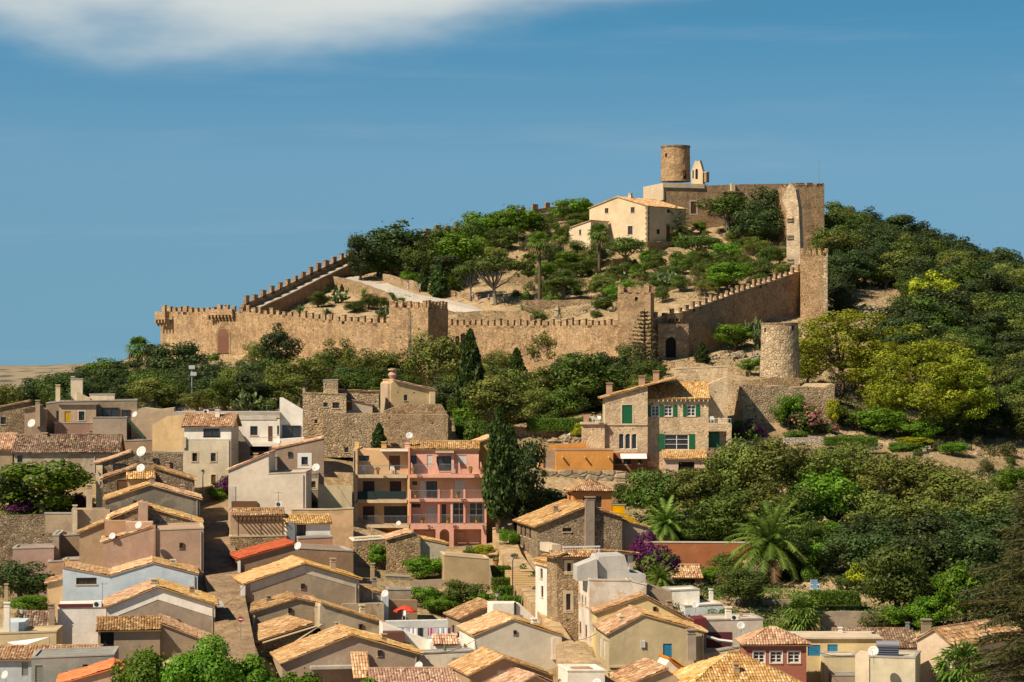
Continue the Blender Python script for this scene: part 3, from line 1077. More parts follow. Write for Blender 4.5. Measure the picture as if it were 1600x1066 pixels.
# ------------------------------------------------------------------ trees and plants (one of each kind, then copies)
LEAF = {
    'oak': leafmat('oak_leaf', (0.042, 0.078, 0.010), (0.142, 0.195, 0.030)),
    'dark': leafmat('dark_leaf', (0.028, 0.053, 0.013), (0.088, 0.128, 0.034)),
    'olive': leafmat('olive_leaf', (0.085, 0.112, 0.018), (0.25, 0.275, 0.055)),
    'pine': leafmat('pine_needles', (0.115, 0.15, 0.008), (0.42, 0.46, 0.03), 0.3),
    'bright': leafmat('bright_leaf', (0.062, 0.14, 0.008), (0.19, 0.34, 0.022), 0.3),
    'lime': leafmat('lime_leaf', (0.2, 0.24, 0.01), (0.54, 0.54, 0.03), 0.3),
    'cypress': leafmat('cypress_leaf', (0.026, 0.054, 0.01), (0.08, 0.122, 0.024)),
    'palm': leafmat('palm_leaf', (0.07, 0.125, 0.015), (0.22, 0.3, 0.05), 0.25),
    'drypalm': leafmat('dry_palm_leaf', (0.16, 0.11, 0.045), (0.30, 0.20, 0.08), 0.1),
    'hedge': leafmat('hedge_leaf', (0.06, 0.12, 0.012), (0.17, 0.27, 0.03)),
    'purple': leafmat('bougainvillea_bract', (0.07, 0.010, 0.06), (0.22, 0.03, 0.19), 0.3),
    'pink': leafmat('oleander_flower', (0.30, 0.10, 0.10), (0.55, 0.25, 0.22), 0.3),
    'cactus': leafmat('cactus_pad', (0.06, 0.10, 0.035), (0.16, 0.21, 0.09), 0.0),
    'scrub': leafmat('scrub_leaf', (0.06, 0.07, 0.02), (0.17, 0.165, 0.055)),
    'bare': leafmat('sparse_leaf', (0.05, 0.055, 0.025), (0.13, 0.12, 0.05)),
}
BARK = plain('bark', (0.13, 0.095, 0.065), 0.95, var=0.4, spec=0.1)
BARK_G = plain('grey_bark', (0.22, 0.19, 0.15), 0.95, var=0.35, spec=0.1)
H0 = 6.0


def quads_mesh(name, cen, size, rng, mat, aspect=0.6, axis=None, tint=None, up=0.0, nrm=None):
    """leaf-sized faces at cen (N,3)"""
    cen = np.asarray(cen)
    n = len(cen)
    a = rng.normal(size=(n, 3)) if axis is None else axis + rng.normal(size=(n, 3)) * 0.35
    a /= np.linalg.norm(a, axis=1, keepdims=True)
    if nrm is None:
        b = np.cross(a, rng.normal(size=(n, 3)))
    else:       # leaves face outwards from their clump
        nn = nrm + rng.normal(size=(n, 3)) * 0.42
        nn /= np.linalg.norm(nn, axis=1, keepdims=True) + 1e-9
        a = np.cross(nn, a)
        a /= np.linalg.norm(a, axis=1, keepdims=True) + 1e-9
        b = np.cross(nn, a)
    b /= np.linalg.norm(b, axis=1, keepdims=True) + 1e-9
    sz = (np.asarray(size) * rng.uniform(0.7, 1.3, n))[:, None]
    p0, p2 = cen - a * sz * .5, cen + a * sz * .5
    p1, p3 = cen + b * sz * aspect * .5, cen - b * sz * aspect * .5
    v = np.stack([p0, p1, p2, p3], 1).reshape(-1, 3)
    me = bpy.data.meshes.new(name)
    me.vertices.add(4 * n)
    me.vertices.foreach_set('co', v.ravel())
    me.loops.add(4 * n)
    me.loops.foreach_set('vertex_index', np.arange(4 * n))
    me.polygons.add(n)
    me.polygons.foreach_set('loop_start', np.arange(0, 4 * n, 4))
    at = me.attributes.new('tint', 'FLOAT', 'FACE')
    at.data.foreach_set('value', (rng.random(n) if tint is None else tint).astype(np.float32))
    me.update(calc_edges=True)
    me.validate()
    me.materials.append(mat)
    return me


def ball(rng, n, r, flat=1.0, shell=0.55):
    d = rng.normal(size=(n, 3))
    d /= np.linalg.norm(d, axis=1, keepdims=True)
    q = d * (r * rng.uniform(shell ** 3, 1, n) ** (1 / 3))[:, None]
    q[:, 2] *= flat
    return q


def clump_crown(seed, nclu, rx, rz, zc, rc, per, size, mat, name, low=-0.5, flat=0.85, top=None, jitter=0.35):
    rng = np.random.default_rng(seed)
    cs = []
    while len(cs) < nclu:
        d = rng.normal(size=3)
        d /= np.linalg.norm(d)
        if d[2] < low:
            continue
        r = rng.uniform(0.45, 1.0)
        c = np.array([d[0] * rx * r, d[1] * rx * r, zc + d[2] * rz * r])
        if all(np.linalg.norm(c - q[0]) > rc * 0.55 for q in cs) or rng.random() < 0.25:
            cs.append((c, rc * rng.uniform(0.65, 1.3)))
    pts, tin, nr = [], [], []
    for c, r in cs:
        k = int(per * (r / rc) ** 2)
        q = ball(rng, k, r, flat, 0.75) * rng.normal(1, 0.09, (k, 1))
        out = (c - np.array([0, 0, zc])) / np.array([rx, rx, rz])
        nr.append(q / (np.linalg.norm(q, axis=1, keepdims=True) + 1e-9) + 0.35 * out)
        pts.append(q + c)
        tin.append(np.clip(rng.normal(0.45, 0.13, k) + rng.uniform(-0.28, 0.28), 0, 1))
    # sparse stray sprigs that break the outline
    k = int(per * nclu * 0.04)
    ci = rng.integers(0, nclu, k)
    st = np.array([cs[i][0] for i in ci]) + ball(rng, k, rc * 1.55, 1.0, 0.7)
    pts.append(st)
    tin.append(rng.random(k))
    nr.append(rng.normal(size=(k, 3)))
    pts = np.concatenate(pts)
    me = quads_mesh(name, pts, np.full(len(pts), size), rng, mat, 0.75, tint=np.concatenate(tin), nrm=np.concatenate(nr))
    return me, [c for c, r in cs]


def trunk_mesh(seed, targets, r0=0.22, zfork=1.6, mat=None, lean=0.2, nlimb=7):
    rng = random.Random(seed)
    mb = MB()
    f = Vector((rng.uniform(-lean, lean), rng.uniform(-lean, lean), zfork))
    mid = f * 0.5 + Vector((rng.uniform(-.1, .1), rng.uniform(-.1, .1), 0))
    mb.tube([(0, 0, -0.6), mid, f], [r0 * 1.25, r0, r0 * 0.85], 7)
    tg = [Vector(t) for t in targets]
    rng.shuffle(tg)
    for t in tg[:nlimb]:
        m = f.lerp(t, 0.5) + Vector((0, 0, -0.12 * (t - f).length * rng.random()))
        mb.tube([f - Vector((0, 0, .1)), m, t], [r0 * 0.6, r0 * 0.38, r0 * 0.12], 5)
    me = mb.mesh('trunk')
    me.materials.append(mat or BARK)
    return me


PROTO = {}


def proto(kind, crown, trunk=None, h=H0, extra=None):
    PROTO.setdefault(kind, []).append((crown, trunk, h, extra))


def make_protos():
    for i in range(4):
        me, cs = clump_crown(10 + i, 30, 1.95, 2.45, 3.2, 0.78, 175, 0.21, LEAF['oak'], 'oak_crown', -0.85)
        proto('oak', me, trunk_mesh(i, cs, 0.2, 1.6))
    for i in range(4):
        me, cs = clump_crown(20 + i, 32, 2.0, 2.5, 3.2, 0.75, 175, 0.21, LEAF['dark'], 'dark_crown', -0.85)
        proto('dark', me, trunk_mesh(20 + i, cs, 0.2, 1.5))
    for i in range(4):
        me, cs = clump_crown(30 + i, 36, 2.1, 2.4, 3.2, 0.68, 160, 0.19, LEAF['olive'], 'olive_crown', -0.85)
        proto('olive', me, trunk_mesh(30 + i, cs, 0.25, 1.4, BARK_G))
    for i in range(3):
        me, cs = clump_crown(40 + i, 100, 2.2, 2.6, 3.2, 0.42, 180, 0.105, LEAF['pine'], 'pine_crown', -0.85, 0.72)
        proto('pine', me, trunk_mesh(40 + i, cs, 0.12, 2.0, None, 0.3, 9))
    for i in range(2):
        me, cs = clump_crown(50 + i, 26, 3.0, 0.75, 4.9, 0.75, 200, 0.22, LEAF['oak'], 'umbrella_crown', -0.3, 0.6)
        proto('umbrella', me, trunk_mesh(50 + i, cs, 0.17, 2.2, BARK_G, 0.5, 16))
    for i in range(3):
        me, cs = clump_crown(60 + i, 30, 1.95, 2.4, 3.2, 0.74, 165, 0.24, LEAF['bright'], 'bright_crown', -0.85)
        proto('bright', me, trunk_mesh(60 + i, cs, 0.2, 1.4))
    for i in range(2):
        me, cs = clump_crown(180 + i, 24, 1.9, 1.6, 4.1, 0.8, 190, 0.22, LEAF['oak'], 'ball_crown', -0.6)
        proto('ball', me, trunk_mesh(180 + i, cs, 0.16, 2.2, BARK_G, .2, 10))
    for i in range(2):
        me, cs = clump_crown(65 + i, 22, 1.9, 2.1, 3.6, 0.7, 170, 0.26, LEAF['lime'], 'lime_crown', -0.8)
        proto('lime', me, trunk_mesh(65 + i, cs, 0.15, 1.2))
    for i in range(3):   # cypress
        rng = np.random.default_rng(70 + i)
        n = 3800
        z = rng.uniform(0.25, 6.0, n)
        w = 0.72 * np.sin(np.clip(z / 6.0, 0, 1) ** 0.62 * math.pi) ** 0.7 * (1 - 0.25 * z / 6) + 0.04
        th = rng.uniform(0, 2 * math.pi, n)
        lump = 1 + 0.20 * np.sin(th * 3 + z * 2.3 + i) + 0.13 * np.sin(th * 5 - z * 4.1) + rng.normal(0, 0.07, n)
        r = w * lump * rng.uniform(0.55, 1, n) ** 0.5
        me = quads_mesh('cypress_crown', np.stack([r * np.cos(th), r * np.sin(th), z], 1), np.full(n, 0.27), rng, LEAF['cypress'], 0.55, axis=np.array([[0, 0, 1.0]]) + 0 * rng.random((n, 3)))
        tb = MB()
        tb.tube([(0, 0, -.5), (0, 0, 4.5)], [0.16, 0.04], 6)
        tm = tb.mesh('trunk')
        tm.materials.append(BARK)
        proto('cypress', me, tm)
    for i in range(4):   # round garden bush, 1.5 m
        me, cs = clump_crown(80 + i, 14, 0.85, 0.62, 0.7, 0.42, 130, 0.14, LEAF['hedge'] if i % 2 else LEAF['oak'], 'bush_crown', -0.6)
        proto('bush', me, None, 1.5)
    for i in range(3):
        me, cs = clump_crown(90 + i, 12, 0.95, 0.55, 0.6, 0.42, 110, 0.13, LEAF['scrub'], 'scrub_crown', -0.5)
        proto('scrub', me, None, 1.4)
    for i in range(2):   # bougainvillea
        me, cs = clump_crown(100 + i, 18, 1.3, 1.1, 1.2, 0.5, 150, 0.17, LEAF['purple'], 'flowers', -0.7)
        m2, _ = clump_crown(110 + i, 14, 1.2, 1.0, 1.1, 0.5, 110, 0.17, LEAF['hedge'], 'leaves', -0.8)
        proto('bougainvillea', me, None, 2.6, m2)
    me, cs = clump_crown(120, 12, 1.0, 0.8, 0.95, 0.42, 70, 0.14, LEAF['pink'], 'flowers', -0.6)
    m2, _ = clump_crown(121, 14, 1.0, 0.85, 0.9, 0.45, 150, 0.17, LEAF['oak'], 'leaves', -0.8)
    proto('oleander', me, None, 2.0, m2)
    # prickly pear: flat pads in stacks
    for i in range(2):
        rng = np.random.default_rng(130 + i)
        v, f, tn = [], [], []
        mb = MB()
        stack = [(Vector((rng.uniform(-.5, .5), rng.uniform(-.4, .4), 0)), Vector((rng.uniform(-.4, .4), rng.uniform(-.4, .4), 1)).normalized(), 0) for _ in range(9)]
        while stack:
            p, d, lv = stack.pop()
            l = rng.uniform(.34, .5)
            c = p + d * l * .5
            s_ = d.cross(Vector(rng.normal(size=3))).normalized()
            nn = d.cross(s_).normalized()
            tn = float(rng.random())
            ring = [c + d * (math.cos(w) * l * .5) + s_ * (math.sin(w) * l * .33) for w in np.linspace(0, 2 * math.pi, 11)[:-1]]
            mb.face([q + nn * .03 for q in ring], tn)
            mb.face([q - nn * .03 for q in ring[::-1]], tn)
            for a, b in zip(ring, ring[1:] + ring[:1]):
                mb.face([a - nn * .03, b - nn * .03, b + nn * .03, a + nn * .03], tn)
            if lv < 4:
                for _ in range(rng.integers(1, 3)):
                    d2 = (d + Vector(rng.normal(size=3)) * .55)
                    d2.z = abs(d2.z)
                    stack.append((p + d * l * .92, d2.normalized(), lv + 1))
        me = mb.mesh('pads')
        me.materials.append(LEAF['cactus'])
        proto('pear', me, None, 1.8)
    # agave rosette
    mb = MB()
    rr = random.Random(4)
    for k in range(38):
        az, el = rr.uniform(0, 6.28), rr.uniform(0.25, 1.35)
        d = Vector((math.cos(az) * math.cos(el), math.sin(az) * math.cos(el), math.sin(el)))
        s_ = d.cross(Vector((0, 0, 1))).normalized() * .09
        L = rr.uniform(.8, 1.1)
        m_ = d * L * .5
        e = d * L - Vector((0, 0, .12 * math.cos(el)))
        mb.face([-s_ * .6, s_ * .6, m_ + s_, m_ - s_], rr.random())
        mb.face([m_ - s_, m_ + s_, e], rr.random())
    me = mb.mesh('rosette')
    me.materials.append(LEAF['cactus'])
    proto('agave', me, None, 1.0)
    # Washingtonia fan palm
    for i in range(2):
        rr = random.Random(140 + i)
        mb, db = MB(), MB()
        top = Vector((0, 0, 5.0))
        for k in range(34):
            az = k * 2.4 + rr.uniform(-.2, .2)
            el = 1.35 - 2.2 * (k / 33) + rr.uniform(-.1, .1)
            tgt, tn = (mb, rr.random()) if el > -0.55 else (db, rr.random())
            d = Vector((math.cos(az) * math.cos(el), math.sin(az) * math.cos(el), math.sin(el)))
            s_ = d.cross(Vector((0, 0, 1))).normalized()
            n_ = s_.cross(d)
            hub = top + d * 0.75
            tgt.tube([top, hub], [.03, .02], 3, False, tn)
            for j in range(15):
                w = -1.5 + 3.0 * j / 14
                dd = d * math.cos(w) + s_ * math.sin(w) + n_ * 0.12 * (1 if j % 2 else -1)
                L = 0.95 * (1 - 0.18 * abs(w))
                e = hub + dd * L - Vector((0, 0, .22 + .1 * rr.random()))
                m_ = hub + dd * L * .55
                c_ = dd.cross(n_).normalized() * .07
                tgt.face([hub, m_ + c_, e, m_ - c_], min(1, max(0, tn + rr.uniform(-.25, .25))))
        me, dm = mb.mesh('fronds'), db.mesh('dry_fronds')
        me.materials.append(LEAF['palm'])
        dm.materials.append(LEAF['drypalm'])
        tb = MB()
        tb.tube([(0, 0, -.5), (.05, 0, 2), (0, 0, 4.95)], [.24, .17, .15], 8)
        tm = tb.mesh('trunk')
        tm.materials.append(BARK)
        proto('fanpalm', me, tm, 6.0, dm)
    # date palm with long arching fronds; short-trunked and tall-trunked
    for kind, zt, hh in (('datepalm', 2.0, 5.4), ('datepalm_low', 0.8, 3.6)):
        for i in range(2):
            rr = random.Random(150 + i)
            mb = MB()
            db = MB()
            for k in range(58):
                az = k * 2.39996
                el = 1.4 - 1.95 * (k / 57)
                L = rr.uniform(2.6, 3.2)
                tgt = mb if el > -0.35 else db
                tn = rr.random()
                pts = []
                d = Vector((math.cos(az) * math.cos(el), math.sin(az) * math.cos(el), math.sin(el)))
                p = Vector((0, 0, zt))
                ns = 9
                for q in range(ns + 1):
                    pts.append(p.copy())
                    p = p + d * (L / ns)
                    d = (d + Vector((0, 0, -.155))).normalized()
                tgt.tube(pts, [.035 * (1 - q / (ns + 1)) + .006 for q in range(ns + 1)], 3, False, tn)
                for q in range(1, ns * 3):
                    w = q / 3
                    a = pts[int(w)].lerp(pts[min(ns, int(w) + 1)], w % 1)
                    dd = (pts[min(ns, int(w) + 1)] - pts[int(w)]).normalized()
                    s_ = dd.cross(Vector((0, 0, 1))).normalized()
                    ll = 0.50 * math.sin(min(1, 0.25 + 0.75 * (q / (ns * 3))) * math.pi) ** .5 + .12
                    for sg in (1, -1):
                        e = a + (s_ * sg * .8 + dd * .55 + Vector((0, 0, -.1 - .35 * rr.random()))) * ll
                        tgt.face([a - dd * .055, a + dd * .055, e], min(1, max(0, tn + rr.uniform(-.3, .3))))
            me, dm = mb.mesh('fronds'), db.mesh('dry_fronds')
            me.materials.append(LEAF['palm'])
            dm.materials.append(LEAF['drypalm'])
            tb = MB()
            n = 14
            tb.tube([(0.02 * (q % 2), 0, -.5 + (zt + .55) * q / n) for q in range(n + 1)], [.26 + .04 * (q % 2) for q in range(n + 1)], 9)
            tm = tb.mesh('trunk')
            tm.materials.append(BARK)
            proto(kind, me, tm, hh, dm)
    # sparse Norfolk pine: whorls of thin boughs
    rr = random.Random(160)
    rng = np.random.default_rng(160)
    tb = MB()
    tb.tube([(0, 0, -.5), (0, 0, 6)], [.12, .02], 6)
    cen, ax = [], []
    for k in range(17):
        z = 0.7 + k * 0.31
        L = 1.35 * (1 - (z / 6.3)) + .12
        for j in range(6):
            az = j * math.pi / 3 + k * .5 + rr.uniform(-.2, .2)
            d = Vector((math.cos(az), math.sin(az), .18))
            p0 = Vector((0, 0, z))
            p1 = p0 + d * L
            tb.tube([p0, p1], [.022, .008], 3, False)
            for q in range(int(7 + 12 * L)):
                w = rr.uniform(.15, 1)
                cen.append(tuple(p0.lerp(p1, w) + Vector((rr.uniform(-.05, .05), rr.uniform(-.05, .05), rr.uniform(-.03, .1)))))
                ax.append((d.x * .5, d.y * .5, .7))
    tm = tb.mesh('trunk')
    tm.materials.append(BARK)
    proto('norfolk', quads_mesh('boughs', np.array(cen), np.full(len(cen), .2), rng, LEAF['bare'], .35, axis=np.array(ax)), tm)
    # bare-ish twiggy shrub tree
    me, cs = clump_crown(170, 20, 1.7, 1.9, 3.6, 0.7, 45, 0.2, LEAF['bare'], 'sparse_crown', -0.6)
    proto('sparse', me, trunk_mesh(170, cs, 0.15, 1.0, BARK_G, .3, 18))


make_protos()
TREENAME = {'ball': 'ball_tree', 'oak': 'holm_oak', 'dark': 'evergreen_tree', 'olive': 'olive_tree', 'pine': 'pine_tree', 'umbrella': 'umbrella_pine', 'bright': 'leafy_tree', 'lime': 'yellow_green_tree',
            'cypress': 'cypress_tree', 'bush': 'garden_bush', 'scrub': 'scrub_bush', 'bougainvillea': 'bougainvillea', 'oleander': 'oleander_bush', 'pear': 'prickly_pear', 'agave': 'agave_plant',
            'fanpalm': 'fan_palm', 'datepalm': 'date_palm', 'datepalm_low': 'date_palm', 'norfolk': 'norfolk_pine', 'sparse': 'sparse_tree'}
CROWNNAME = {'cypress': 'crown', 'pear': 'pads', 'agave': 'rosette', 'fanpalm': 'fronds', 'datepalm': 'fronds', 'datepalm_low': 'fronds', 'bougainvillea': 'flowers', 'oleander': 'flowers'}
EXTRANAME = {'bougainvillea': 'leaves', 'oleander': 'leaves', 'fanpalm': 'dry_fronds', 'datepalm': 'dry_fronds', 'datepalm_low': 'dry_fronds'}
_tr = random.Random(77)


def tree(kind, px, pyb, pyt, label, D=None, wpx=None, group=None, cat=None, bury=0.1):
    """stands where the photo ray through (px, pyb) meets the ground, its top at row pyt; wpx = crown width in photo pixels"""
    if D is None:
        D = hit(px, pyb)
        if D is None:
            print('NOHIT', kind, px, pyb, label)
            D = 400
        if (pyb - pyt) * D / F > 12: print('TALL', label, (pyb - pyt) * D / F)
        X = (px - 800) * D / F
        z = ground(X, D)
    else:
        X = (px - 800) * D / F
        z = (YH - pyb) * D / F
    h = max(0.3, (YH - pyt) * D / F - z)
    pr = PROTO[kind]
    crown, trunk, hh, extra = pr[_tr.randrange(len(pr))]
    hreal = max(q.co.z for q in ()) if False else PH[crown.name]
    sc = h / hreal[1]
    sx = sc * _tr.uniform(.92, 1.08)
    if wpx:
        sx = (wpx * D / F) / hreal[0]
    if trunk is None and extra is None:
        o = link(TREENAME[kind], crown)
        tag(o, label, cat or TREENAME[kind].replace('_', ' '), group)
    else:
        o = thing(TREENAME[kind], label, cat or TREENAME[kind].replace('_', ' '), (0, 0, 0), 0, group)
        link(CROWNNAME.get(kind, 'crown'), crown, o)
        if trunk:
            link('trunk', trunk, o)
        if extra:
            link(EXTRANAME[kind], extra, o)
    if kind in ('fanpalm', 'datepalm', 'datepalm_low'):
        # keep the head of fronds in proportion; the trunk takes up the height
        sx = sx if wpx else sc
        sc, drop = sx, (z + h) - hreal[1] * sx - z
        for c in o.children:
            if c.name.startswith('trunk'):
                zt = max(q.co.z for q in c.data.vertices)
                lo = -(drop + .5) / sx
                c.scale = (1, 1, (zt - lo) / (zt + .5))
                c.location = (0, 0, zt - zt * c.scale[2])
        z += drop + bury
    o.location = (X, D, z - bury)
    o.rotation_euler = (0, 0, _tr.uniform(0, 6.28))
    o.scale = (sx, sx, sc)
    return o


PH = {}
for _k, _l in PROTO.items():
    for _c, _t, _h, _e in _l:
        a = np.empty(len(_c.vertices) * 3)
        _c.vertices.foreach_get('co', a)
        a = a.reshape(-1, 3)
        q = np.percentile(a[:, 0], [2, 98])
        PH[_c.name] = (float(q[1] - q[0]), float(np.percentile(a[:, 2], 99.3)))
# ------------------------------------------------------------------ castle
MER = (0.85, 0.95, 1.48, 0.5)


def machicolation(root, px0, px1, pyT, pyB, D0, D1, mat, n=6, proud=0.7):
    a, b = P(px0, pyT, D0) - root.location, P(px1, pyT, D1) - root.location
    zb = P(px0, pyB, D0).z - root.location.z
    d = (b - a)
    d.z = 0
    L = d.length
    d.normalize()
    nn = Vector((d.y, -d.x, 0))
    if nn.y > 0:
        nn = -nn
    h = a.z - zb
    mb = MB()
    M = Matrix.Translation((a.x, a.y, 0)) @ Matrix(((d.x, nn.x, 0, 0), (d.y, nn.y, 0, 0), (0, 0, 1, 0), (0, 0, 0, 1)))
    mb.box(0, L, proud - .35, proud, zb + h * .45, a.z, M)
    mb.box(0, .3, -.05, proud - .352, zb + h * .45, a.z, M)
    mb.box(L - .3, L, -.05, proud - .352, zb + h * .45, a.z, M)
    for i in range(n + 1):
        x = (L - .28) * i / n
        mb.box(x, x + .28, -.05, proud - .03, zb + h * .22, zb + h * .445, M)
        mb.box(x + .01, x + .27, -.05, proud * .55, zb, zb + h * .217, M)
    mb.build('machicolation', mat, root)


wl = wall_line('castle_wall', 'crenellated castle wall with an arched wooden door, left of the square middle tower', 'castle wall',
               [(251, 487, 452), (300, 488, 446), (345, 487, 441), (384, 487, 439), (410, 491, 436), (450, 494, 432), (520, 501, 426), (612, 506, 417)], 1.6, STONE_C, MER, group='castle walls')
machicolation(wl, 327, 366, 484, 500, 442, 440, STONE_C, 7)
machicolation(wl, 248, 264, 487, 510, 451, 449, STONE_C, 3, 0.9)


def wall_door(root, px0, px1, pyT, pyB, D0, D1, mat, name='door', surround=STONE_V):
    a, b = P(px0, pyB, D0) - root.location, P(px1, pyB, D1) - root.location
    d = b - a
    d.z = 0
    L = d.length
    d.normalize()
    nn = Vector((d.y, -d.x, 0))
    h = (pyB - pyT) * D0 / F
    for k, (g, off, m, nm) in enumerate(((0.32, .16, surround, 'door_surround'), (0, .20, mat, name))):
        poly = [Vector((-g, 0, -.1)), Vector((L + g, 0, -.1))] + [Vector((L / 2 + (L / 2 + g) * math.cos(t), 0, h - L / 2 + (L / 2 + g) * math.sin(t))) for t in np.linspace(0, math.pi, 13)]
        mb = MB()
        mb.prism([a + d * p.x + nn * off + Vector((0, 0, p.z)) for p in poly], -nn * (off + .4))
        if k:
            for i in range(1, 6):
                x = L * i / 6
                mb.box(-.02, .02, -.02, .0, 0, h * .72, Matrix.Translation(a + d * x + nn * (off + .02)))
        mb.build(nm, m, root)


wall_door(wl, 340.5, 358, 514, 551, 441.2, 440.4, plain('reddish_door_wood', (0.20, 0.085, 0.045), .7, var=.3))

wall_line('castle_wall', 'crenellated front castle wall in sun between the square middle tower and the tall gate tower', 'castle wall',
          [(698, 508, 424), (760, 509, 418), (860, 509, 410), (967, 508, 400)], 1.6, STONE_C, (0.72, 0.95, 1.36, .5), group='castle walls')

t = Bld('castle_tower', 'square castle tower in the middle of the front wall, its right face in shade', 'tower', 414, -25, 608, 600, STONE_C, sink=8, group='square castle towers')
t.body([(608, 481), (669, 481)], 7.2, roof='n')
x0, z0 = t.pt(608, 481)
x1, _ = t.pt(669, 481)
ring_merlons(t.root, [(x0, 0), (x1, 0), (x1, 7.2), (x0, 7.2)], z0, STONE_C, .75, .95, 1.3, .5)
t.slab(638, 485, 642, 590, -.12, .1, STONE_G, 'stain_strip')

t = Bld('castle_tower', 'tall sunlit square tower left of the arched castle gate with one small window', 'tower', 398, -9, 965, 590, STONE_C, sink=8, group='square castle towers')
t.win(992, 464, 996.5, 470, 'open')
t.body([(965, 457), (1016.5, 457)], 5.6, roof='n')
x0, z0 = t.pt(965, 457)
x1, _ = t.pt(1016.5, 457)
ring_merlons(t.root, [(x0, 0), (x1, 0), (x1, 5.6), (x0, 5.6)], z0, STONE_C, .72, 1.0, 1.3, .5)

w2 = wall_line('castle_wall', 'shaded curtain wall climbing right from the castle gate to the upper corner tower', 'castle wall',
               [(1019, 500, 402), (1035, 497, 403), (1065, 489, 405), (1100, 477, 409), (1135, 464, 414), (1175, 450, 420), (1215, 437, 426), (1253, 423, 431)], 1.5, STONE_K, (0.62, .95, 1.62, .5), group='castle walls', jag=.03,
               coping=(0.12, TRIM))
machicolation(w2, 1037, 1061, 490, 505, 403.5, 405, STONE_C, 4, 1.1)
g = Bld('castle_gate', 'pale stone gateway block with an open arch at the foot of the shaded wall', 'gate', 401.5, 10, 1028, 562, STONE_G, sink=4)
g.win(1040, 527, 1056.5, 559, 'open', arch=True)
g.body([(1028, 506), (1076, 506)], 1.6, roof='n', wall=stone((0.32, 0.22, 0.13), (0.46, 0.34, 0.21), (0.3, 0.22, 0.14), 1.6, 1.2, .2))

t = Bld('castle_tower', 'square upper corner tower where the shaded wall ends, below the keep', 'tower', 428, -8, 1250.5, 505, STONE_C, sink=6, group='square castle towers')
t.body([(1250.5, 399), (1286, 399)], 5.2, roof='n', base=None)
t.slab(1286.2, 395, 1293, 520, .0, 3.0, stone((0.42, 0.32, 0.2), (0.55, 0.43, 0.28), (0.35, 0.27, 0.17), 1.6, 1.4, .2), 'buttress')
x0, z0 = t.pt(1250.5, 399)
x1, _ = t.pt(1293, 399)
ring_merlons(t.root, [(x0, 0), (x1, 0), (x1, 5.2), (x0, 5.2)], z0, STONE_C, .55, 1.05, .95, .5)

wall_line('castle_wall', 'long far castle wall with battlements and a pale wall walk climbing uphill towards the trees', 'castle wall',
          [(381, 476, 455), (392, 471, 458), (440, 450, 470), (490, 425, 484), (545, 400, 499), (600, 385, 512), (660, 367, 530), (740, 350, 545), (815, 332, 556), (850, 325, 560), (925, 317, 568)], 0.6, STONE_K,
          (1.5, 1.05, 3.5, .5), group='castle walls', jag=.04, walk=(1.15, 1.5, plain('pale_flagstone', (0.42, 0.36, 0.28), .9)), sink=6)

# keep
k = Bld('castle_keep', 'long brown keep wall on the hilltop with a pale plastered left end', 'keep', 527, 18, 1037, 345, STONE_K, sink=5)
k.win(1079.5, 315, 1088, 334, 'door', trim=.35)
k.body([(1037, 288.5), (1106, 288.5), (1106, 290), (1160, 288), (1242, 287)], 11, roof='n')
mb = MB()
x0, z0 = k.pt(1037, 288.5)
for (xa, xb, ya, yb) in ((x0 - .25, x0 - .004, -.2, 11.1),):
    mb.box(xa, xb, ya, yb, k.pt(1037, 313)[1], z0 + .3)
xm = k.x(1100)
mb.box(x0 - .25, xm, -.25, -.004, k.pt(1037, 293)[1], z0 + .3)
k.part('plaster_band', mb, CREAMW)
k.slab(1141, 287, 1147, 300, -.6, .01, CREAMW, 'buttress')
k.slab(1128, 299, 1160, 301.5, -1.2, .0, STONE_G, 'ledge')

b = Bld('castle_bastion', 'dark square bastion at the right end of the keep with a thin flagpole on top', 'bastion', 507, 16, 1243, 400, STONE_K, sink=6)
b.body([(1243, 289), (1288, 288)], 9, roof='n')
x0, z0 = b.pt(1243, 289)
x1, _ = b.pt(1288, 289)
ring_merlons(b.root, [(x0, 0), (x1, 0), (x1, 9), (x0, 9)], z0, STONE_K, 1.5, .35, 2.1, .5)
mb = MB()
xf, zf = b.pt(1280, 250, 1.0)
mb.tube([(xf, 1, z0 - .2), (xf, 1, zf)], [.06, .035], 6)
b.part('flagpole', mb, METAL)

b = Bld('spur_wall', 'narrow sunlit wall end with putlog ledges dropping from the bastion to the corner tower', 'wall', 470, -33, 1229, 425, stone((0.44, 0.33, 0.21), (0.55, 0.43, 0.29), (0.46, 0.35, 0.23), 1.7, 1.5, .4, .4), sink=5)
b.body([(1229, 330), (1222, 312), (1226, 300), (1235, 285), (1243, 296), (1248, 325), (1250, 375), (1250.5, 425)], 1.3, roof='n')
for py in (341, 345, 368, 372, 405, 410):
    b.slab(1230, py, 1240, py + 1.6, -.25, .02, STONE_G, 'ledge')

# round tower on the keep
def round_tower(name, label, px, D, prof, mat, n=40):
    """prof: (half width in photo px, photo row) bottom to top"""
    c = P(px, prof[0][1], D)
    root = thing(name, label, 'tower', c)
    mb = MB()
    pr = [(hw * D / F, (YH - py) * D / F - c.z) for hw, py in prof]
    rt, zt = pr[-1]
    pr += [(rt - .45, zt), (rt - .45, zt - 1.0)]
    mb.lathe(pr, n)
    # uneven masonry
    rnd = random.Random(px)
    mb.v = [(x + rnd.uniform(-.035, .035), y + rnd.uniform(-.035, .035), z + rnd.uniform(-.05, .05)) for x, y, z in mb.v]
    mb.build('wall', mat, root, smooth=False)
    return root, pr


def lathe_rows(p0, p1, n):
    return [(p0[0] + (p1[0] - p0[0]) * i / n, p0[1] + (p1[1] - p0[1]) * i / n) for i in range(n + 1)]


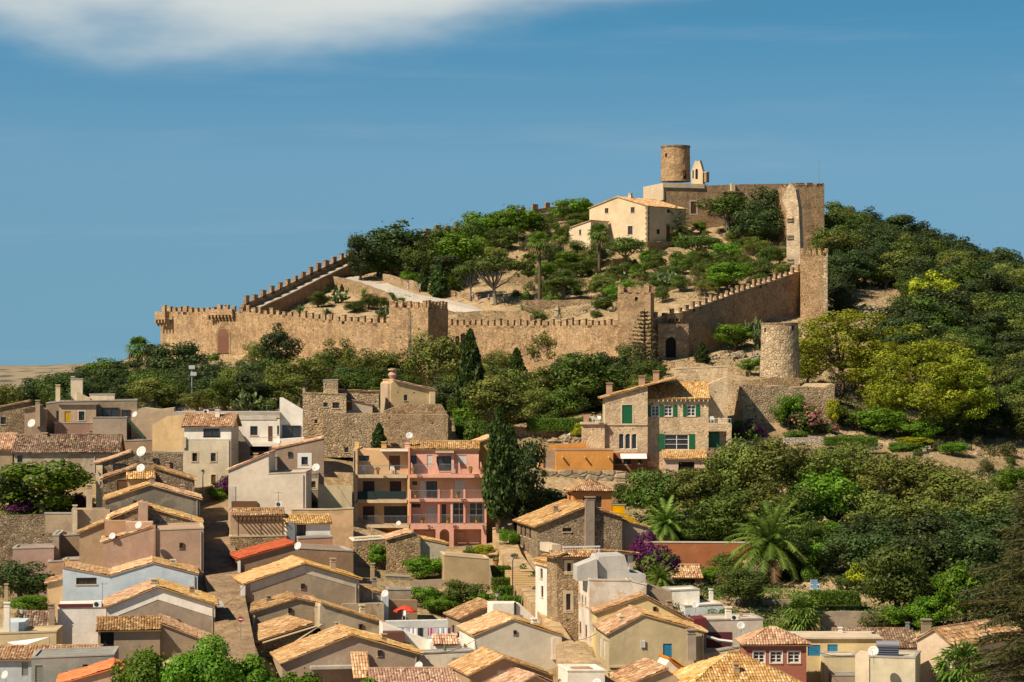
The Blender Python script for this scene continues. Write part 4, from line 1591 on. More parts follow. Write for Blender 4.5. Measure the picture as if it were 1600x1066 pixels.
def hole_on_round(root, ang, z, r, w, h):
    mb = MB()
    M = Matrix.Rotation(ang, 4, 'Z') @ Matrix.Translation((0, -r, z))
    mb.box(-w / 2, w / 2, -.03, .3, 0, h, M)
    mb.build('opening', plain('dark_interior', (0.012, 0.010, 0.009), 0.9, var=0.3), root)


rt, pr = round_tower('round_tower', 'round stone tower standing on top of the keep, highest point of the castle', 1055.5, 536, lathe_rows((23.2, 284), (22.2, 228.5), 9), STONE_C)
mb = MB()
mb.lathe([(pr[9][0] + .12, pr[9][1] - .35), (pr[9][0] + .14, pr[9][1] + .02), (pr[9][0] - .5, pr[9][1] + .03)], 40, cap=False)
mb.build('rim', STONE_G, rt)
hole_on_round(rt, R(-44), (YH - 247) * 536 / F - rt.location.z, 3.0, .55, .8)
hole_on_round(rt, R(35), 0.3, 3.05, .8, 1.9)
b = Bld('bell_gable', 'pale pointed bell gable with two arched openings beside the round tower', 'bell gable', 531, -22, 1080, 287, CREAMW, sink=.5)
b.win(1086.5, 264, 1090.5, 280, 'open', arch=True)
b.win(1081.8, 266, 1084, 279, 'open', arch=True)
b.body([(1080, 268), (1086, 251), (1089, 252.5), (1093, 250.5), (1098, 268)], 1.5, roof='n')
b.slab(1094.5, 270, 1103, 284, .3, 2.2, STONE_C, 'buttress')
b.slab(1094, 268.4, 1103.5, 269.9, .2, 2.3, TRIM, 'coping')

# hilltop church house
c = Bld('hilltop_church', 'cream church with a low tiled gable below the keep, facing left', 'church', 512, -38, 1012, 404, CREAMW, sink=3)
c.win(945, 325.5, 950.5, 333, 'wood')
c.win(985.5, 324, 991.5, 332.5, 'wood')
c.win(981, 353.5, 988.5, 366.5, 'wood', trim=.2)
xr = c.x(1012)
c.win(1042.5, 327, 1047, 333, 'dark', side='R', xs=xr)
c.win(1041, 352, 1047, 377, 'door', side='R', xs=xr)
c.win(1060.5, 358, 1066, 366, 'dark', side='R', xs=xr)
c.win(1026, 358, 1031, 366, 'dark', side='R', xs=xr)
c.body([(921, 325.5), (965.5, 308), (1012, 322)], 13.6, roof='t', tile=TILE_Y)
mb = MB()
for i in range(22):
    z = c.pt(1012, 404)[1] + i * .52
    if z < c.pt(1012, 326)[1]:
        w = .55 if i % 2 else .32
        mb.box(xr - w, xr + .03, -.03, .0 + w * 1.1, z + .02, z + .5)
c.part('quoins', mb, STONE_G)
a = Bld('chapel_annex', 'small low cream annex with a tiled lean-to roof against the church', 'annex', 516, -38, 888, 392, CREAMW, sink=3)
a.win(905, 359, 908, 367, 'dark')
a.body([(889, 357), (893, 355.5), (923, 345)], 6, roof='nt', tile=TILE_Y)
tw = wall_line('terrace_wall', 'stone terrace wall under the shaded side of the church', 'wall', [(1013, 378, 508), (1045, 378, 516), (1078, 380, 524)], 1.5, STONE_V, sink=2, sub=1.5)

# dry-stone terraces inside the castle
TW_ = [('straight dry stone terrace wall low inside the castle right of the pale path', [(820, 474, 452), (880, 474, 453), (960, 472, 453)], .9),
       ('dry stone terrace wall behind the umbrella pine', [(690, 452, 480), (740, 456, 478), (790, 440, 478), (850, 437, 478)], .9),
       ('crumbling terrace wall below the church gable', [(885, 430, 486), (930, 415, 494), (975, 408, 500)], .9),
       ('terrace wall with a ramp right of the church below the round bush', [(1040, 436, 480), (1075, 424, 486), (1120, 412, 492), (1165, 402, 497)], .8),
       ('ruined terrace wall under the two dark trees on the hilltop', [(1080, 360, 528), (1120, 352, 534), (1160, 358, 531)], .8),
       ('ochre terrace wall beside the spur wall', [(1164, 394, 503), (1195, 392, 505), (1229, 390, 507)], .8),
       ('short shaded terrace wall above the ochre one', [(1180, 373, 520), (1229, 371, 520)], .8),
       ('stone parapet along the upper edge of the pale path', [(598, 433, 489), (640, 443, 482), (690, 455, 476), (745, 468, 468)], .5),
       ('curved stone retaining wall under the bushes left of the path', [(520, 437, 488), (560, 446, 478), (600, 462, 468), (612, 478, 458)], .6),
       ('long low terrace wall above the front castle wall', [(715, 492, 444), (790, 491, 443), (815, 491, 441), (828, 497, 438)], .8),
       ('stepped terrace wall with rocks above the castle gate', [(1040, 456, 446), (1075, 447, 448), (1120, 440, 452)], .8)]
for lb, pts, th in TW_:
    wall_line('terrace_wall', lb, 'wall', [(a_, b_ - 5, c_) for a_, b_, c_ in pts], th, STONE_V, sink=2.0, sub=1.2, jag=.12, group='castle terrace walls')

# pale concrete path
PATHM = plaster((0.55, 0.50, 0.44), .2)
ribbon('path', [(790, 497, 446, 770, 496.5, 450), (745, 488.5, 452, 742, 482, 461), (700, 478, 460, 702, 472, 468), (650, 470, 467, 652, 463, 476), (600, 458, 476, 606, 446, 487), (570, 448, 483, 588, 440, 493), (538, 438, 490, 555, 433, 498)], PATHM, .35, thick=1.2)


ROCKS = []
for _q in range(6):
    rnd = random.Random(900 + _q)
    mb = MB()
    k = 8
    for q, (rr, zz) in enumerate(((1.0, -.5), (1.05, .2), (.8, .62), (.35, .85))):
        for j in range(k):
            w = 6.283 * j / k + q * .3
            f = rr * rnd.uniform(.72, 1.2)
            mb.v.append((f * math.cos(w) * 1.25, f * math.sin(w), zz * rnd.uniform(.75, 1.2)))
    for q in range(3):
        for j in range(k):
            j2 = (j + 1) % k
            mb.f.append((q * k + j, q * k + j2, (q + 1) * k + j2, (q + 1) * k + j))
            mb.t.append(.5)
    mb.f.append(tuple(3 * k + j for j in range(k)))
    mb.t.append(.5)
    _m = mb.mesh('rock')
    _m.materials.append(ROCK)
    ROCKS.append(_m)


def rocks(label, px, py, n, spread, size, seed):
    D = hit(px, py) or 420
    X = (px - 800) * D / F
    rnd = random.Random(seed)
    for i in range(n):
        x, y = X + rnd.gauss(0, spread), D + rnd.gauss(0, spread * .7)
        r = size * rnd.uniform(.5, 1.3)
        o = link('rock', ROCKS[rnd.randrange(6)])
        o.location = (x, y, ground(x, y))
        o.scale = (r, r, r * rnd.uniform(.8, 1.3))
        o.rotation_euler = (0, 0, rnd.uniform(0, 6))
        tag(o, label, 'rock', 'rocks: ' + label)


for i, (lb, px, py, n, sp, sz) in enumerate([
        ('pale rock on the wooded slope right of the corner tower', 1370, 490, 26, 4.0, 1.0),
        ('grey rock beside the corner tower foot', 1320, 500, 10, 2.0, .7),
        ('boulder right of the castle gate', 1135, 560, 16, 2.6, .8),
        ('rock under the dark trees on the hilltop', 1130, 368, 18, 3.0, .6),
        ('rock under the sunlit arched door of the left bastion', 350, 575, 14, 3.5, .8),
        ('rock along the slope beside the church annex', 815, 385, 18, 4.0, .6),
        ('pale stone on the terrace above the front wall', 905, 492, 10, 3.0, .6),
        ('rock on the dry bank above the olive trees', 1500, 705, 14, 4.0, .5),
        ('rock behind the white house roofs', 430, 632, 14, 3.0, .7),
        ('boulder behind the small house with the bulging chimney', 690, 625, 8, 1.6, .7),
        ('rock below the terrace with the white chairs', 905, 690, 16, 1.6, .7),
        ('small rock beside the garden steps', 1300, 690, 10, 2.0, .5),
        ('rock beside the round bush below the church', 1060, 412, 12, 2.5, .5),
        ('rock on the pale slope under the holm oaks', 1185, 560, 10, 2.0, .6)]):
    rocks(lb, px, py, n, sp, sz, 200 + i)
mb = MB()
c = P(871, 500, 440)
mb.lathe([(.75, -.6), (.7, .5), (.5, 1.3), (.55, 1.7), (.3, 2.3), (.05, 2.5)], 9)
o = mb.build('standing_stone', ROCK)
o.location = c
tag(o, 'pale upright standing stone behind the battlements of the front wall', 'stone')
# ------------------------------------------------------------------ village houses
W_TAN = plaster((0.45, 0.335, 0.225), .5, patch=(0.38, 0.28, 0.19))
W_GREY = plaster((0.33, 0.26, 0.19), .6, patch=(0.27, 0.225, 0.175))
W_DGREY = plaster((0.21, 0.19, 0.155), .5, patch=(0.28, 0.25, 0.20))
W_CREAM = plaster((0.62, 0.52, 0.37), .4)
W_WHITE = plaster((0.80, 0.75, 0.67), .3)
W_WGREY = plaster((0.62, 0.55, 0.45), .5)
W_SALM = plaster((0.47, 0.30, 0.20), .45, patch=(0.40, 0.26, 0.175))
W_SALMP = plaster((0.58, 0.36, 0.24), .35, patch=(0.40, 0.30, 0.20))
W_BLUE = plaster((0.50, 0.57, 0.63), .25)
W_OCHRE = plaster((0.62, 0.40, 0.17), .35)
W_ORANGE = plaster((0.56, 0.29, 0.125), .35)
W_ORDK = plaster((0.36, 0.14, 0.05), .6)
W_PINK = plaster((0.68, 0.36, 0.27), .3)
W_PINKH = plaster((0.34, 0.15, 0.125), .25)
W_YEL = plaster((0.56, 0.46, 0.27), .35)
W_BROWN = plaster((0.36, 0.25, 0.165), .5)
W_VILLA = stone((0.54, 0.40, 0.25), (0.63, 0.49, 0.32), (0.57, 0.44, 0.29), 2.6, 1.5, .2, .35)
OLDP = plaster((0.47, 0.38, 0.28), .6, patch=(0.33, 0.24, 0.16))

# ---- dish, aerial and other small fittings: one of each, then copies
def _dish_proto():
    root = thing('satellite_dish', '-', 'satellite dish', (0, 0, 0))
    mb = MB()
    prof = [(0.02, 0.0)] + [(r, .22 * r * r) for r in (.25, .5, .75, 1.0)] + [(1.0, .20), (.72, .09), (.02, -.04)]
    mb.lathe(prof, 20, cap=False)
    d = mb.build('reflector', plain('dish_white', (.52, .52, .51), .5), root, True)
    q = Vector((-.30, -.86, .42)).to_track_quat('Z', 'Y')
    d.rotation_mode = 'QUATERNION'
    d.rotation_quaternion = q
    mb = MB()
    n = q @ Vector((0, 0, 1))
    lo = q @ Vector((0, -.95, .2))
    tip = n * 1.15 + Vector((0, 0, -.15))
    mb.tube([lo, tip], .035, 4)
    mb.tube([tip - n * .12, tip + n * .05], .09, 6)
    mb.build('arm', METAL, root)
    mb = MB()
    mb.tube([-n * .12, -n * .25 + Vector((0, 0, -.2)), -n * .25 + Vector((0, 0, -2.3))], .05, 5)
    mb.build('pole', METAL, root)
    return root


_DISH = [None]


def dish(px, py, r, D, label):
    if _DISH[0] is None:
        _DISH[0] = _dish_proto()
        o = _DISH[0]
    else:
        o = copy_tree(_DISH[0])
    o.location = P(px, py, D)
    s = r * D / F
    o.scale = (s, s, s)
    o.rotation_euler = (0, 0, random.uniform(-.35, .25))
    o['label'] = label
    o['group'] = 'satellite dishes on the roofs'
    return o


def aerial(px, pyT, pyB, D, label):
    p, q = P(px, pyT, D), P(px, pyB, D)
    o = thing('tv_aerial', label, 'aerial', q, 0, 'thin aerials on the roofs')
    h = p.z - q.z
    mb = MB()
    mb.tube([(0, 0, -.4), (0, 0, h)], .03, 5)
    mb.build('mast', METAL, o)
    mb = MB()
    mb.tube([(-.5, -.15, h - .15), (.5, .15, h - .15)], .018, 4)
    for i in range(6):
        x = -.45 + i * .18
        mb.tube([(x + .06, x * .3 - .22, h - .15), (x - .06, x * .3 + .22, h - .15)], .012, 3)
    mb.build('rods', METAL, o)


def ac_unit(px, py, wpx, D, label):
    w = wpx * D / F
    o = thing('air_conditioner', label, 'air conditioner', P(px, py, D))
    mb = MB()
    mb.box(-w / 2, w / 2, 0, w * .38, 0, w * .72)
    mb.build('casing', WHITE, o)
    mb = MB()
    mb.lathe([(w * .28, 0), (w * .28, .02), (w * .08, .03)], 16)
    f = mb.build('fan_grille', DARKM, o)
    f.rotation_euler = (R(90), 0, 0)
    f.location = (-w * .12, -.005, w * .36)


# ================= left of the long street =================
b = Bld('brown_house', 'old brown stone house with a sloping roof at the left edge under the ridge', 'house', 322, 10, 0, wall=STONE_G)
b.win(1, 652, 9, 663, 'dark')
b.body([(-60, 650), (0, 637), (46, 628), (52, 634)], 9, roof='ttn', tile=TILE_D)
b = Bld('grey_house', 'flat roofed grey house with a bright yellow shutter and a wide dark terrace window', 'house', 315, 8, 72, wall=W_GREY)
b.body([(72, 631), (95, 628), (214, 626)], 9, roof='p', dep0=2.5)
b.win(101, 643, 110.5, 661, 'yellow')
b.win(123, 643, 132, 657, 'dark', trim=.15)
b.body([(92, 632.5), (150, 632.5)], 2.4, roof='p', wall=W_TAN, base=661, name='front_wing')
b.slab(90, 630, 153, 632.5, -.3, 2.4, W_BROWN, 'ledge')
b.win(88, 642, 93.5, 656, 'dark', dep=2.5, holes=False)
b.win(160, 637, 186, 651, 'dark', dep=2.5, holes=False)
b.win(189.5, 640.5, 204, 651, 'dark', dep=2.5, holes=False)
b.win(140, 674, 144.5, 688, 'dark')
b.body([(85, 661.5), (145, 661.5)], 4, dep0=-.6, roof='p', wall=plaster((0.38, 0.22, 0.15), .5), name='lower_wing')
b.body([(145, 653), (198, 653)], 5, dep0=-1.2, roof='p', wall=plaster((0.42, 0.34, 0.25), .5), name='side_wing')
b.body([(110.5, 593), (129, 593)], 2.2, dep0=5, roof='p', wall=W_CREAM, name='stair_tower', base=630)
b.body([(120, 612), (141, 622)], 2.5, dep0=4.4, roof='n', wall=W_CREAM, name='stair_wing', base=630)
b.body([(140, 617), (179, 617)], 3, dep0=5, roof='p', wall=W_CREAM, name='roof_parapet', base=630)
b.chim(90.5, 601, 627, dep=4, wpx=7, mat=W_CREAM)
b.chim(114, 588, 594, dep=6, wpx=5, mat=W_CREAM)
b = Bld('tan_house', 'narrow tan house half hidden left of the one with the yellow shutter', 'house', 313, 8, 40, wall=W_BROWN)
b.body([(38, 640), (62, 636), (72, 640)], 7, roof='tn', tile=TILE_D)
b.chim(59, 625, 660, dep=-.4, wpx=7, mat=W_TAN)
b = Bld('tan_house', 'plain tan house wall with a broken top behind the green outdoor stair', 'house', 318, 6, 212, wall=W_TAN)
b.body([(205, 645), (222, 637), (250, 640), (272, 637)], 7, roof='n')
mb = MB()
for i in range(9):
    x, z = b.pt(199 + i * 2.9, 659 + i * 3.2, -4)
    mb.box(x, x + .3, -4, -3.1, z - .06, z)
x0, z0 = b.pt(198, 652, -4); x1, z1 = b.pt(225, 682, -4)
mb.tube([(x0, -4.05, z0), (x1, -4.05, z1)], .04, 4)
b.part('outdoor_stair', mb, plain('green_rail', (.05, .2, .12), .6))
b.body([(185, 690), (240, 688)], 3, dep0=-5, roof='p', wall=W_BROWN, name='terrace_wall')
b = Bld('orange_house', 'sunlit ochre house side with no windows left of the cream house', 'house', 306, -32, 262, wall=plaster((0.44, 0.30, 0.16), .5))
b.body([(238, 664), (262, 650), (289, 648)], 8, roof='n')
b.body([(222, 708), (290, 706)], 3, dep0=-5.5, roof='p', wall=plaster((0.40, 0.30, 0.22), .5), name='yard_wall')
b = Bld('cream_house', 'cream house with a white upper storey, old tiled roof and two small framed windows', 'house', 297, 0, 288, wall=W_CREAM)
b.win(318, 670, 343, 682, 'dark')
b.win(300.5, 708, 308, 721, 'dark', trim=.18)
b.win(329.5, 708, 337, 721, 'dark', trim=.18)
b.win(330, 742, 337, 757, 'door', trim=.16)
b.win(297, 744, 303, 757, 'door')
b.ebody(288, 361, 667, 1.6, 4.0, 8, pyR=648, tile=TILE_B, over=.4)
x0, z0 = b.pt(288, 668); x1, z1 = b.pt(361, 687)
mb = MB(); mb.box(x0 + .02, x1 - .02, -.03, -.002, z1, z0)
b.part('white_band', mb, W_WHITE)
mb = MB(); mb.box(x1 + .003, x1 + .05, -.03, 7.9, z1, z0); b.part('side_band', mb, W_WGREY)
b.slab(285.5, 683, 291, 700, -.2, .0, W_CREAM, 'pilaster')
b.win(318, 670, 343, 682, 'dark', holes=False)
b = Bld('white_house', 'white house with a balcony and a tall sloping white fin wall on the right', 'house', 309, 4, 372, wall=W_WHITE)
b.win(391, 666, 402.5, 680, 'dark')
b.win(419, 666, 426, 690, 'door')
b.win(433, 665, 436, 679, 'dark')
b.body([(360, 655), (437, 655)], 8, roof='n')
b.slab(270, 644, 438, 648.5, -.6, 9, CONC, 'roof_slab', dep=1)
b.slab(374, 650, 432, 656, -.02, .3, W_WGREY, 'lintel_band', dep=-.05)
b.body([(437, 621.5), (441, 621), (473, 640)], 3.0, dep0=1.2, roof='n', name='fin_wall')
b.body([(437, 686), (475, 684)], 4, dep0=-1, roof='n', name='terrace_block')
b.win(441, 665, 470, 684, 'dark', dep=1.2, holes=False)
b.slab(389, 692, 436, 697, -1.4, -.02, W_WHITE, 'balcony')
b.railing(389, 683, 433, 692, -1.3)
b.slab(391, 697.5, 420, 712, -.03, -.01, plain('dark_interior', (0.012, 0.010, 0.009), 0.9, var=0.3), 'opening')
b.body([(360, 664), (373, 672), (390, 700)], 2.0, dep0=-2.5, roof='n', wall=W_GREY, name='stair_wall')
b = Bld('old_row_house', 'long low brown house with a broken tiled roof above the big round garden tree', 'house', 297, 5, 22, wall=OLDP)
b.win(27, 712, 35, 723, 'dark'); b.win(94.5, 718, 102, 728, 'dark')
b.ebody(22, 184, 707, 1.5, 4.5, 9, pyR=681, tile=TILE_D, over=.3)
b = Bld('terrace_house', 'pinkish tiled house end at the left edge beside the broken roof', 'house', 299, 5, -30, wall=W_GREY)
b.ebody(-60, 19.5, 703, 1.5, 4, 8, pyR=679, tile=TILE_P)
b = Bld('small_house', 'small house with one mossy lean-to roof and an arched window behind two dishes', 'house', 286, 8, 148, wall=STONE_G)
b.win(176, 724, 196, 733.5, 'dark', holes=False)
b.body([(150, 725), (204, 707), (286, 709)], 7, roof='tn', tile=TILE_P)
b.body([(150, 727), (160, 727)], 6.8, dep0=-.3, roof='n', wall=W_CREAM, name='corner_pier')
b.win(238, 716, 247, 729, 'dark', dep=0, holes=False); b.win(262, 722, 268, 734, 'dark', holes=False)
b = Bld('stone_house', 'dark rubble house with a low tiled roof stepping above the grey gable', 'house', 277, 8, 158, wall=STONE_G)
b.win(183, 750, 199, 767, 'door')
b.body([(160, 749), (214, 730), (240, 730.5), (304, 750)], 8, roof='tnt', tile=TILE_B)
b.ebody(200, 240, 748, .8, 1.5, 1.5, dep0=-1.2, back=False, wall=W_TAN, tile=TILE_Y)
b.chim(235, 722, 745, dep=.5, wpx=8, mat=W_SALM)
b.chim(262, 721, 738, dep=3, wpx=6, mat=W_SALM)
b = Bld('grey_gable_house', 'house with a dark grey cement gable and weathered golden roof slopes at both sides', 'house', 268, 8, 163, wall=W_DGREY)
b.body([(165, 781), (235, 758), (312, 780)], 8.5, roof='t', tile=TILE_Y)
b.chim(238, 745, 760, dep=.8, wpx=7, mat=W_SALM)
b.slab(112, 796, 172, 830, -.5, 3, W_TAN, 'side_wall'); b.chim(139.5, 757, 797, dep=.5, wpx=9, mat=W_TAN); b.chim(117, 789, 830, dep=-1, wpx=7, mat=W_CREAM)
b = Bld('rubble_gable_house', 'house with a rubble right gable and a tall salmon chimney wall at its ridge', 'house', 260, 8, 170, wall=STONE_G)
b.body([(170, 812), (222, 790), (232, 794), (314, 817)], 7.5, roof='tnt', tile=TILE_Y)
b.slab(216, 784, 231, 815, -1.6, .5, W_SALM, 'chimney_wall')
b.body([(124, 833), (172, 813)], 4, dep0=-1.2, roof='t', wall=W_TAN, tile=TILE_B, name='lean_to')
b = Bld('salmon_house', 'big windowless salmon brown house facing the street with stepped wall heads', 'house', 251, 8, 160, wall=W_SALM)
b.body([(161, 848), (238, 824), (240, 829), (318, 826)], 9, roof='tnp', tile=TILE_Y, over=.06, trimmat=TRIM)
b.slab(239.5, 820, 243, 878, -.25, 0, W_SALM, 'drainpipe_pier')
b.slab(196, 817, 238, 833, .8, 3, W_SALMP, 'roof_wall')
b.slab(162, 818, 204, 842, 4.5, 6, W_SALM, 'rear_wall')
b = Bld('terrace_yard', 'grey walled roof terrace with a round dish on its brown rear wall', 'terrace', 262, 6, 82, wall=W_GREY)
b.body([(93, 838), (161, 834)], 5, dep0=3.0, roof='p', wall=W_BROWN)
b.body([(82, 837), (92, 837)], 7.5, dep0=.2, roof='p', name='corner_pier')
b.body([(20, 858), (84, 856)], 5, dep0=-1, roof='p', wall=plaster((0.36, 0.24, 0.2), .4), name='yard_wall')
b.body([(75, 879), (100, 877)], 4, dep0=-3, roof='p', wall=W_SALM, name='front_wall')
b.body([(100, 876), (160, 873)], 3, dep0=-3, roof='p', wall=plaster((0.50, 0.30, 0.24), .4), name='pink_wall')
b = Bld('blue_house', 'pale blue plaster house with a notched tiled roofline and one wide window', 'house', 243, 8, 97, wall=W_BLUE)
b.win(119, 903, 151, 913, 'dark')
b.body([(98, 887), (171, 900.5), (239, 880), (309, 898)], 8, roof='t', tile=TILE_Y, over=.1, eave=.1)
b.body([(74, 912), (99, 906)], 6, dep0=1, roof='t', wall=W_OCHRE, tile=TILE_B, name='side_shed')
b = Bld('white_cement_gable_house', 'house with a grey cement gable edged by a pale band and a squat chimney', 'house', 232, 9, 165, wall=W_GREY)
b.body([(167, 949), (247, 917), (336, 945)], 8.5, roof='t', tile=TILE_Y, over=.3)
for (xa, ya, xb, yb) in ((167, 950, 247, 918), (247, 918, 336, 946)):
    p, q = b.pt(xa, ya), b.pt(xb, yb)
    mb = MB(); mb.prism([Vector((p[0], -.03, p[1] - 1.1)), Vector((q[0], -.03, q[1] - 1.1)), Vector((q[0], -.03, q[1] - .05)), Vector((p[0], -.03, p[1] - .05))], Vector((0, .028, 0)))
    b.part('pale_band', mb, W_WHITE)
b.chim(240.5, 904, 920, dep=1.5, wpx=11, mat=W_CREAM)
b.slab(339, 946, 350, 948, -.6, 5, CONC, 'canopy')
b = Bld('white_block', 'plain white roof block with a dark red edge below the blue house', 'house', 234, 8, 88, wall=W_WGREY)
b.body([(90, 950), (166, 948)], 7, roof='n', wall=plaster((0.70, 0.66, 0.62), .25))
b.slab(91, 944.5, 166, 948, -.1, .4, plain('dark_red_trim', (0.13, 0.02, 0.02), .7), 'coping')
b.chim(81, 943, 1000, dep=-.6, wpx=9, mat=W_TAN)
b = Bld('tile_shed', 'open fronted shed with a wavy tile lean-to and a gabled right half', 'house', 224, 8, 153, wall=W_GREY)
b.win(157, 988, 178, 1013, 'open')
b.body([(153, 986), (250, 985)], 3, roof='n')
a0, z0 = b.pt(153, 986); a1, _ = b.pt(252, 986)
b.part('roof', trap((a0 - .2, -.4, z0), (1, 0, 0), (0, 3.4, .85), a1 - a0 + .2, 3.5), TILE_B)
b.body([(248, 986), (250, 974), (331, 1005)], 7, roof='nt', dep0=.6, tile=TILE_Y, name='gable_wing')
b = Bld('low_tiled_house', 'low house in the bottom left corner with striped tile roof and bluish wall', 'house', 218, 4, 0, wall=plaster((0.42, 0.46, 0.5), .4))
b.win(34, 1035, 44, 1056, 'grey')
b.ebody(-50, 152, 1030, 1.0, 3.2, pyR=1011, tile=TILE_P, back=True)
b = Bld('concrete_house', 'raw grey concrete house box with a flat coped roof at the bottom left', 'house', 212, 5, 48, wall=plaster((0.30, 0.30, 0.27), .7, patch=(0.22, 0.25, 0.22)))
b.win(129, 1038, 138, 1051, 'white'); b.win(55, 1040, 67, 1070, 'grey')
b.body([(49, 1029), (178, 1024)], 6, roof='p')
b = Bld('orange_roof_house', 'sliver of orange tiled roof rising at the bottom edge left of the leafy tree', 'house', 205, 8, 95, wall=W_SALM)
b.body([(93, 1069), (177, 1045), (250, 1069)], 6, roof='t', tile=TILE_O)
b = Bld('garden_shed', 'small brown tiled shed by the white chimneys at the left edge', 'house', 236, 6, 36, wall=W_TAN)
b.ebody(38, 78, 978, .8, 2.4, pyR=957, tile=TILE_D)
b = Bld('cream_yard_house', 'low cream yard wall and block behind the striped tile roof at lower left', 'house', 226, 4, 0, wall=plaster((0.55, 0.44, 0.26), .4))
b.body([(-40, 992), (88, 988)], 5, roof='p', trimmat=TRIM)
b.chim(11, 941, 992, dep=1, wpx=9, mat=W_WHITE)
b.slab(0, 976, 33, 990, 2, 6, W_BLUE, 'roof_block')
b.chim(10, 912, 950, dep=6, wpx=6, mat=W_TAN)
o = thing('shade_sail', 'white triangular shade sail over the cream yard at lower left', 'shade sail', P(45, 1003, 223))
mb = MB(); mb.prism([Vector((-1.9, 0, -.05)), Vector((1.7, .6, .35)), Vector((-.6, -.7, -.35))], Vector((0, 0, .02)))
mb.build('cloth', WHITE, o)
mb = MB(); mb.tube([(1.7, .6, -1.5), (1.7, .6, .4)], .03, 5); mb.tube([(-1.9, 0, -1.5), (-1.9, 0, 0)], .03, 5); mb.build('posts', METAL, o)['kind'] = 'stuff'
b = Bld('garden_wall', 'low stone garden walls stepping below the big round tree at left', 'wall', 272, 4, 20, wall=STONE_G)
b.body([(-40, 806), (70, 804)], .5, roof='n'); b.body([(70, 803), (112, 803)], .5, roof='p', name='pier_wall', wall=W_TAN, dep0=-.5)
b.body([(-40, 835), (90, 833)], .5, roof='n', name='lower_wall', dep0=-6)

# ================= between the street and the flats =================
b = Bld('white_gable_house', 'smooth off-white house with a stepped roofline and no windows facing front', 'house', 284, 0, 357, wall=plaster((0.68, 0.59, 0.48), .18))
b.body([(357, 735), (419.5, 709), (420, 741), (478, 738.5)], 8, roof='tnp', tile=TILE_P, over=.15, trimmat=TRIM)
b.slab(357.5, 760, 368, 795, -.06, 0, W_WGREY, 'buttress')
b.slab(362, 783, 402, 797, -.25, -.1, WOOD, 'reed_fence')
b.railing(421, 737, 440, 741, 3, METAL)
b = Bld('brown_house', 'brown plaster house with a white framed square window behind the off-white house', 'house', 296, 4, 432, wall=W_BROWN)
b.win(471, 714, 481, 726, 'dark', trim=.45, solid=WHITE)
b.body([(428, 702), (505, 685), (506, 690)], 8, roof='tn', tile=TILE_P, over=.1)
b.body([(420, 716), (433, 714)], 4, dep0=-.8, roof='p', wall=W_GREY, name='annex')
b.win(484, 752, 493, 762, 'dark', trim=.3, dep=-1.5)
b.body([(478, 742), (498, 738)], 2, dep0=-1.5, roof='n', wall=W_GREY, name='lower_wing')
b = Bld('garden_wall', 'pale plaster garden wall with bare stone at its right end below the flats', 'wall', 283, 6, 455, wall=plaster((0.60, 0.42, 0.28), .3, patch=(0.42, 0.31, 0.20)))
b.body([(456, 797), (520, 797), (552, 795)], .6, roof='p', trimmat=TRIM)
b.body([(430, 785), (460, 778)], 5, dep0=2, roof='n', name='roof_block', wall=W_SALM)
b.body([(497, 757), (550, 760)], .5, dep0=8, roof='n', name='rear_wall', wall=W_CREAM)
b = Bld('pergola_house', 'house with a timber pergola terrace and heaped old tiles at the street corner', 'house', 266, 9, 360, wall=W_GREY)
b.body([(360, 800), (446, 800)], 5, dep0=3, roof='n', wall=W_TAN, name='rear_wall')
a0, z0 = b.pt(362, 806, 2.6); a1, _ = b.pt(446, 806, 2.6)
b.part('roof', trap((a0, 2.6, z0), (1, 0, 0), (0, 2.4, .6), a1 - a0, 2.4), TILE_B)
b.body([(360, 840), (448, 838)], 2.5, roof='p', wall=STONE_V, name='terrace_wall', trimmat=TRIM)
mb = MB()
x0, z0 = b.pt(370, 812, .1); x1, _ = b.pt(444, 812, .1)
mb.box(x0, x1, .0, .12, z0 - .14, z0)
for i in range(12):
    x = x0 + (x1 - x0) * i / 11.5
    mb.box(x, x + .09, -.4, 3.0, z0 + .002, z0 + .1)
for x in (x0 + .1, (x0 + x1) / 2, x1 - .2):
    mb.box(x, x + .13, .0, .13, z0 - 2.1, z0 - .142)
b.part('pergola', mb, WOOD)
b.chim(455, 815, 850, dep=.5, wpx=11, mat=METAL, cap=False)
b = Bld('white_cottage', 'little white cottage with a dark doorway beside the pergola terrace', 'house', 268, 9, 446, wall=W_WHITE)
b.win(464, 820, 478, 838, 'dark')
b.ebody(447, 516, 818, .9, 3, dep0=0, pyR=806, tile=TILE_Y, back=True)
b.body([(466, 842), (520, 840)], 2.5, dep0=-3, roof='p', wall=W_SALM, name='terrace_wall')
b = Bld('red_roof_house', 'brown house with a bright new red roof slope and a white drainpipe', 'house', 254, 13, 374, wall=W_BROWN)
b.body([(374, 874), (459, 850), (461, 857), (552, 862)], 7, roof='tnp', tile=TILE_R)
b.slab(371.5, 876, 375.5, 960, -.2, 0, WHITE, 'drainpipe')
b = Bld('long_gable_house', 'wide grey gable with a smooth golden roof and a white band under the eaves', 'house', 244, 13, 382, wall=W_GREY)
b.body([(383, 912), (476, 880), (561, 905)], 8, roof='t', tile=tiles((0.50, 0.26, 0.10), (0.62, 0.37, 0.16), (0.68, 0.46, 0.23), .12), over=.35)
for (xa, ya, xb, yb) in ((391, 911, 476, 882), (476, 882, 561, 906)):
    p, q = b.pt(xa, ya), b.pt(xb, yb)
    mb = MB(); mb.prism([Vector((p[0], -.03, p[1] - .85)), Vector((q[0], -.03, q[1] - .85)), Vector((q[0], -.03, q[1] - .05)), Vector((p[0], -.03, p[1] - .05))], Vector((0, .028, 0)))
    b.part('pale_band', mb, W_WGREY)
b.slab(376, 915, 382.5, 990, -.4, -.1, WHITE, 'drainpipe')
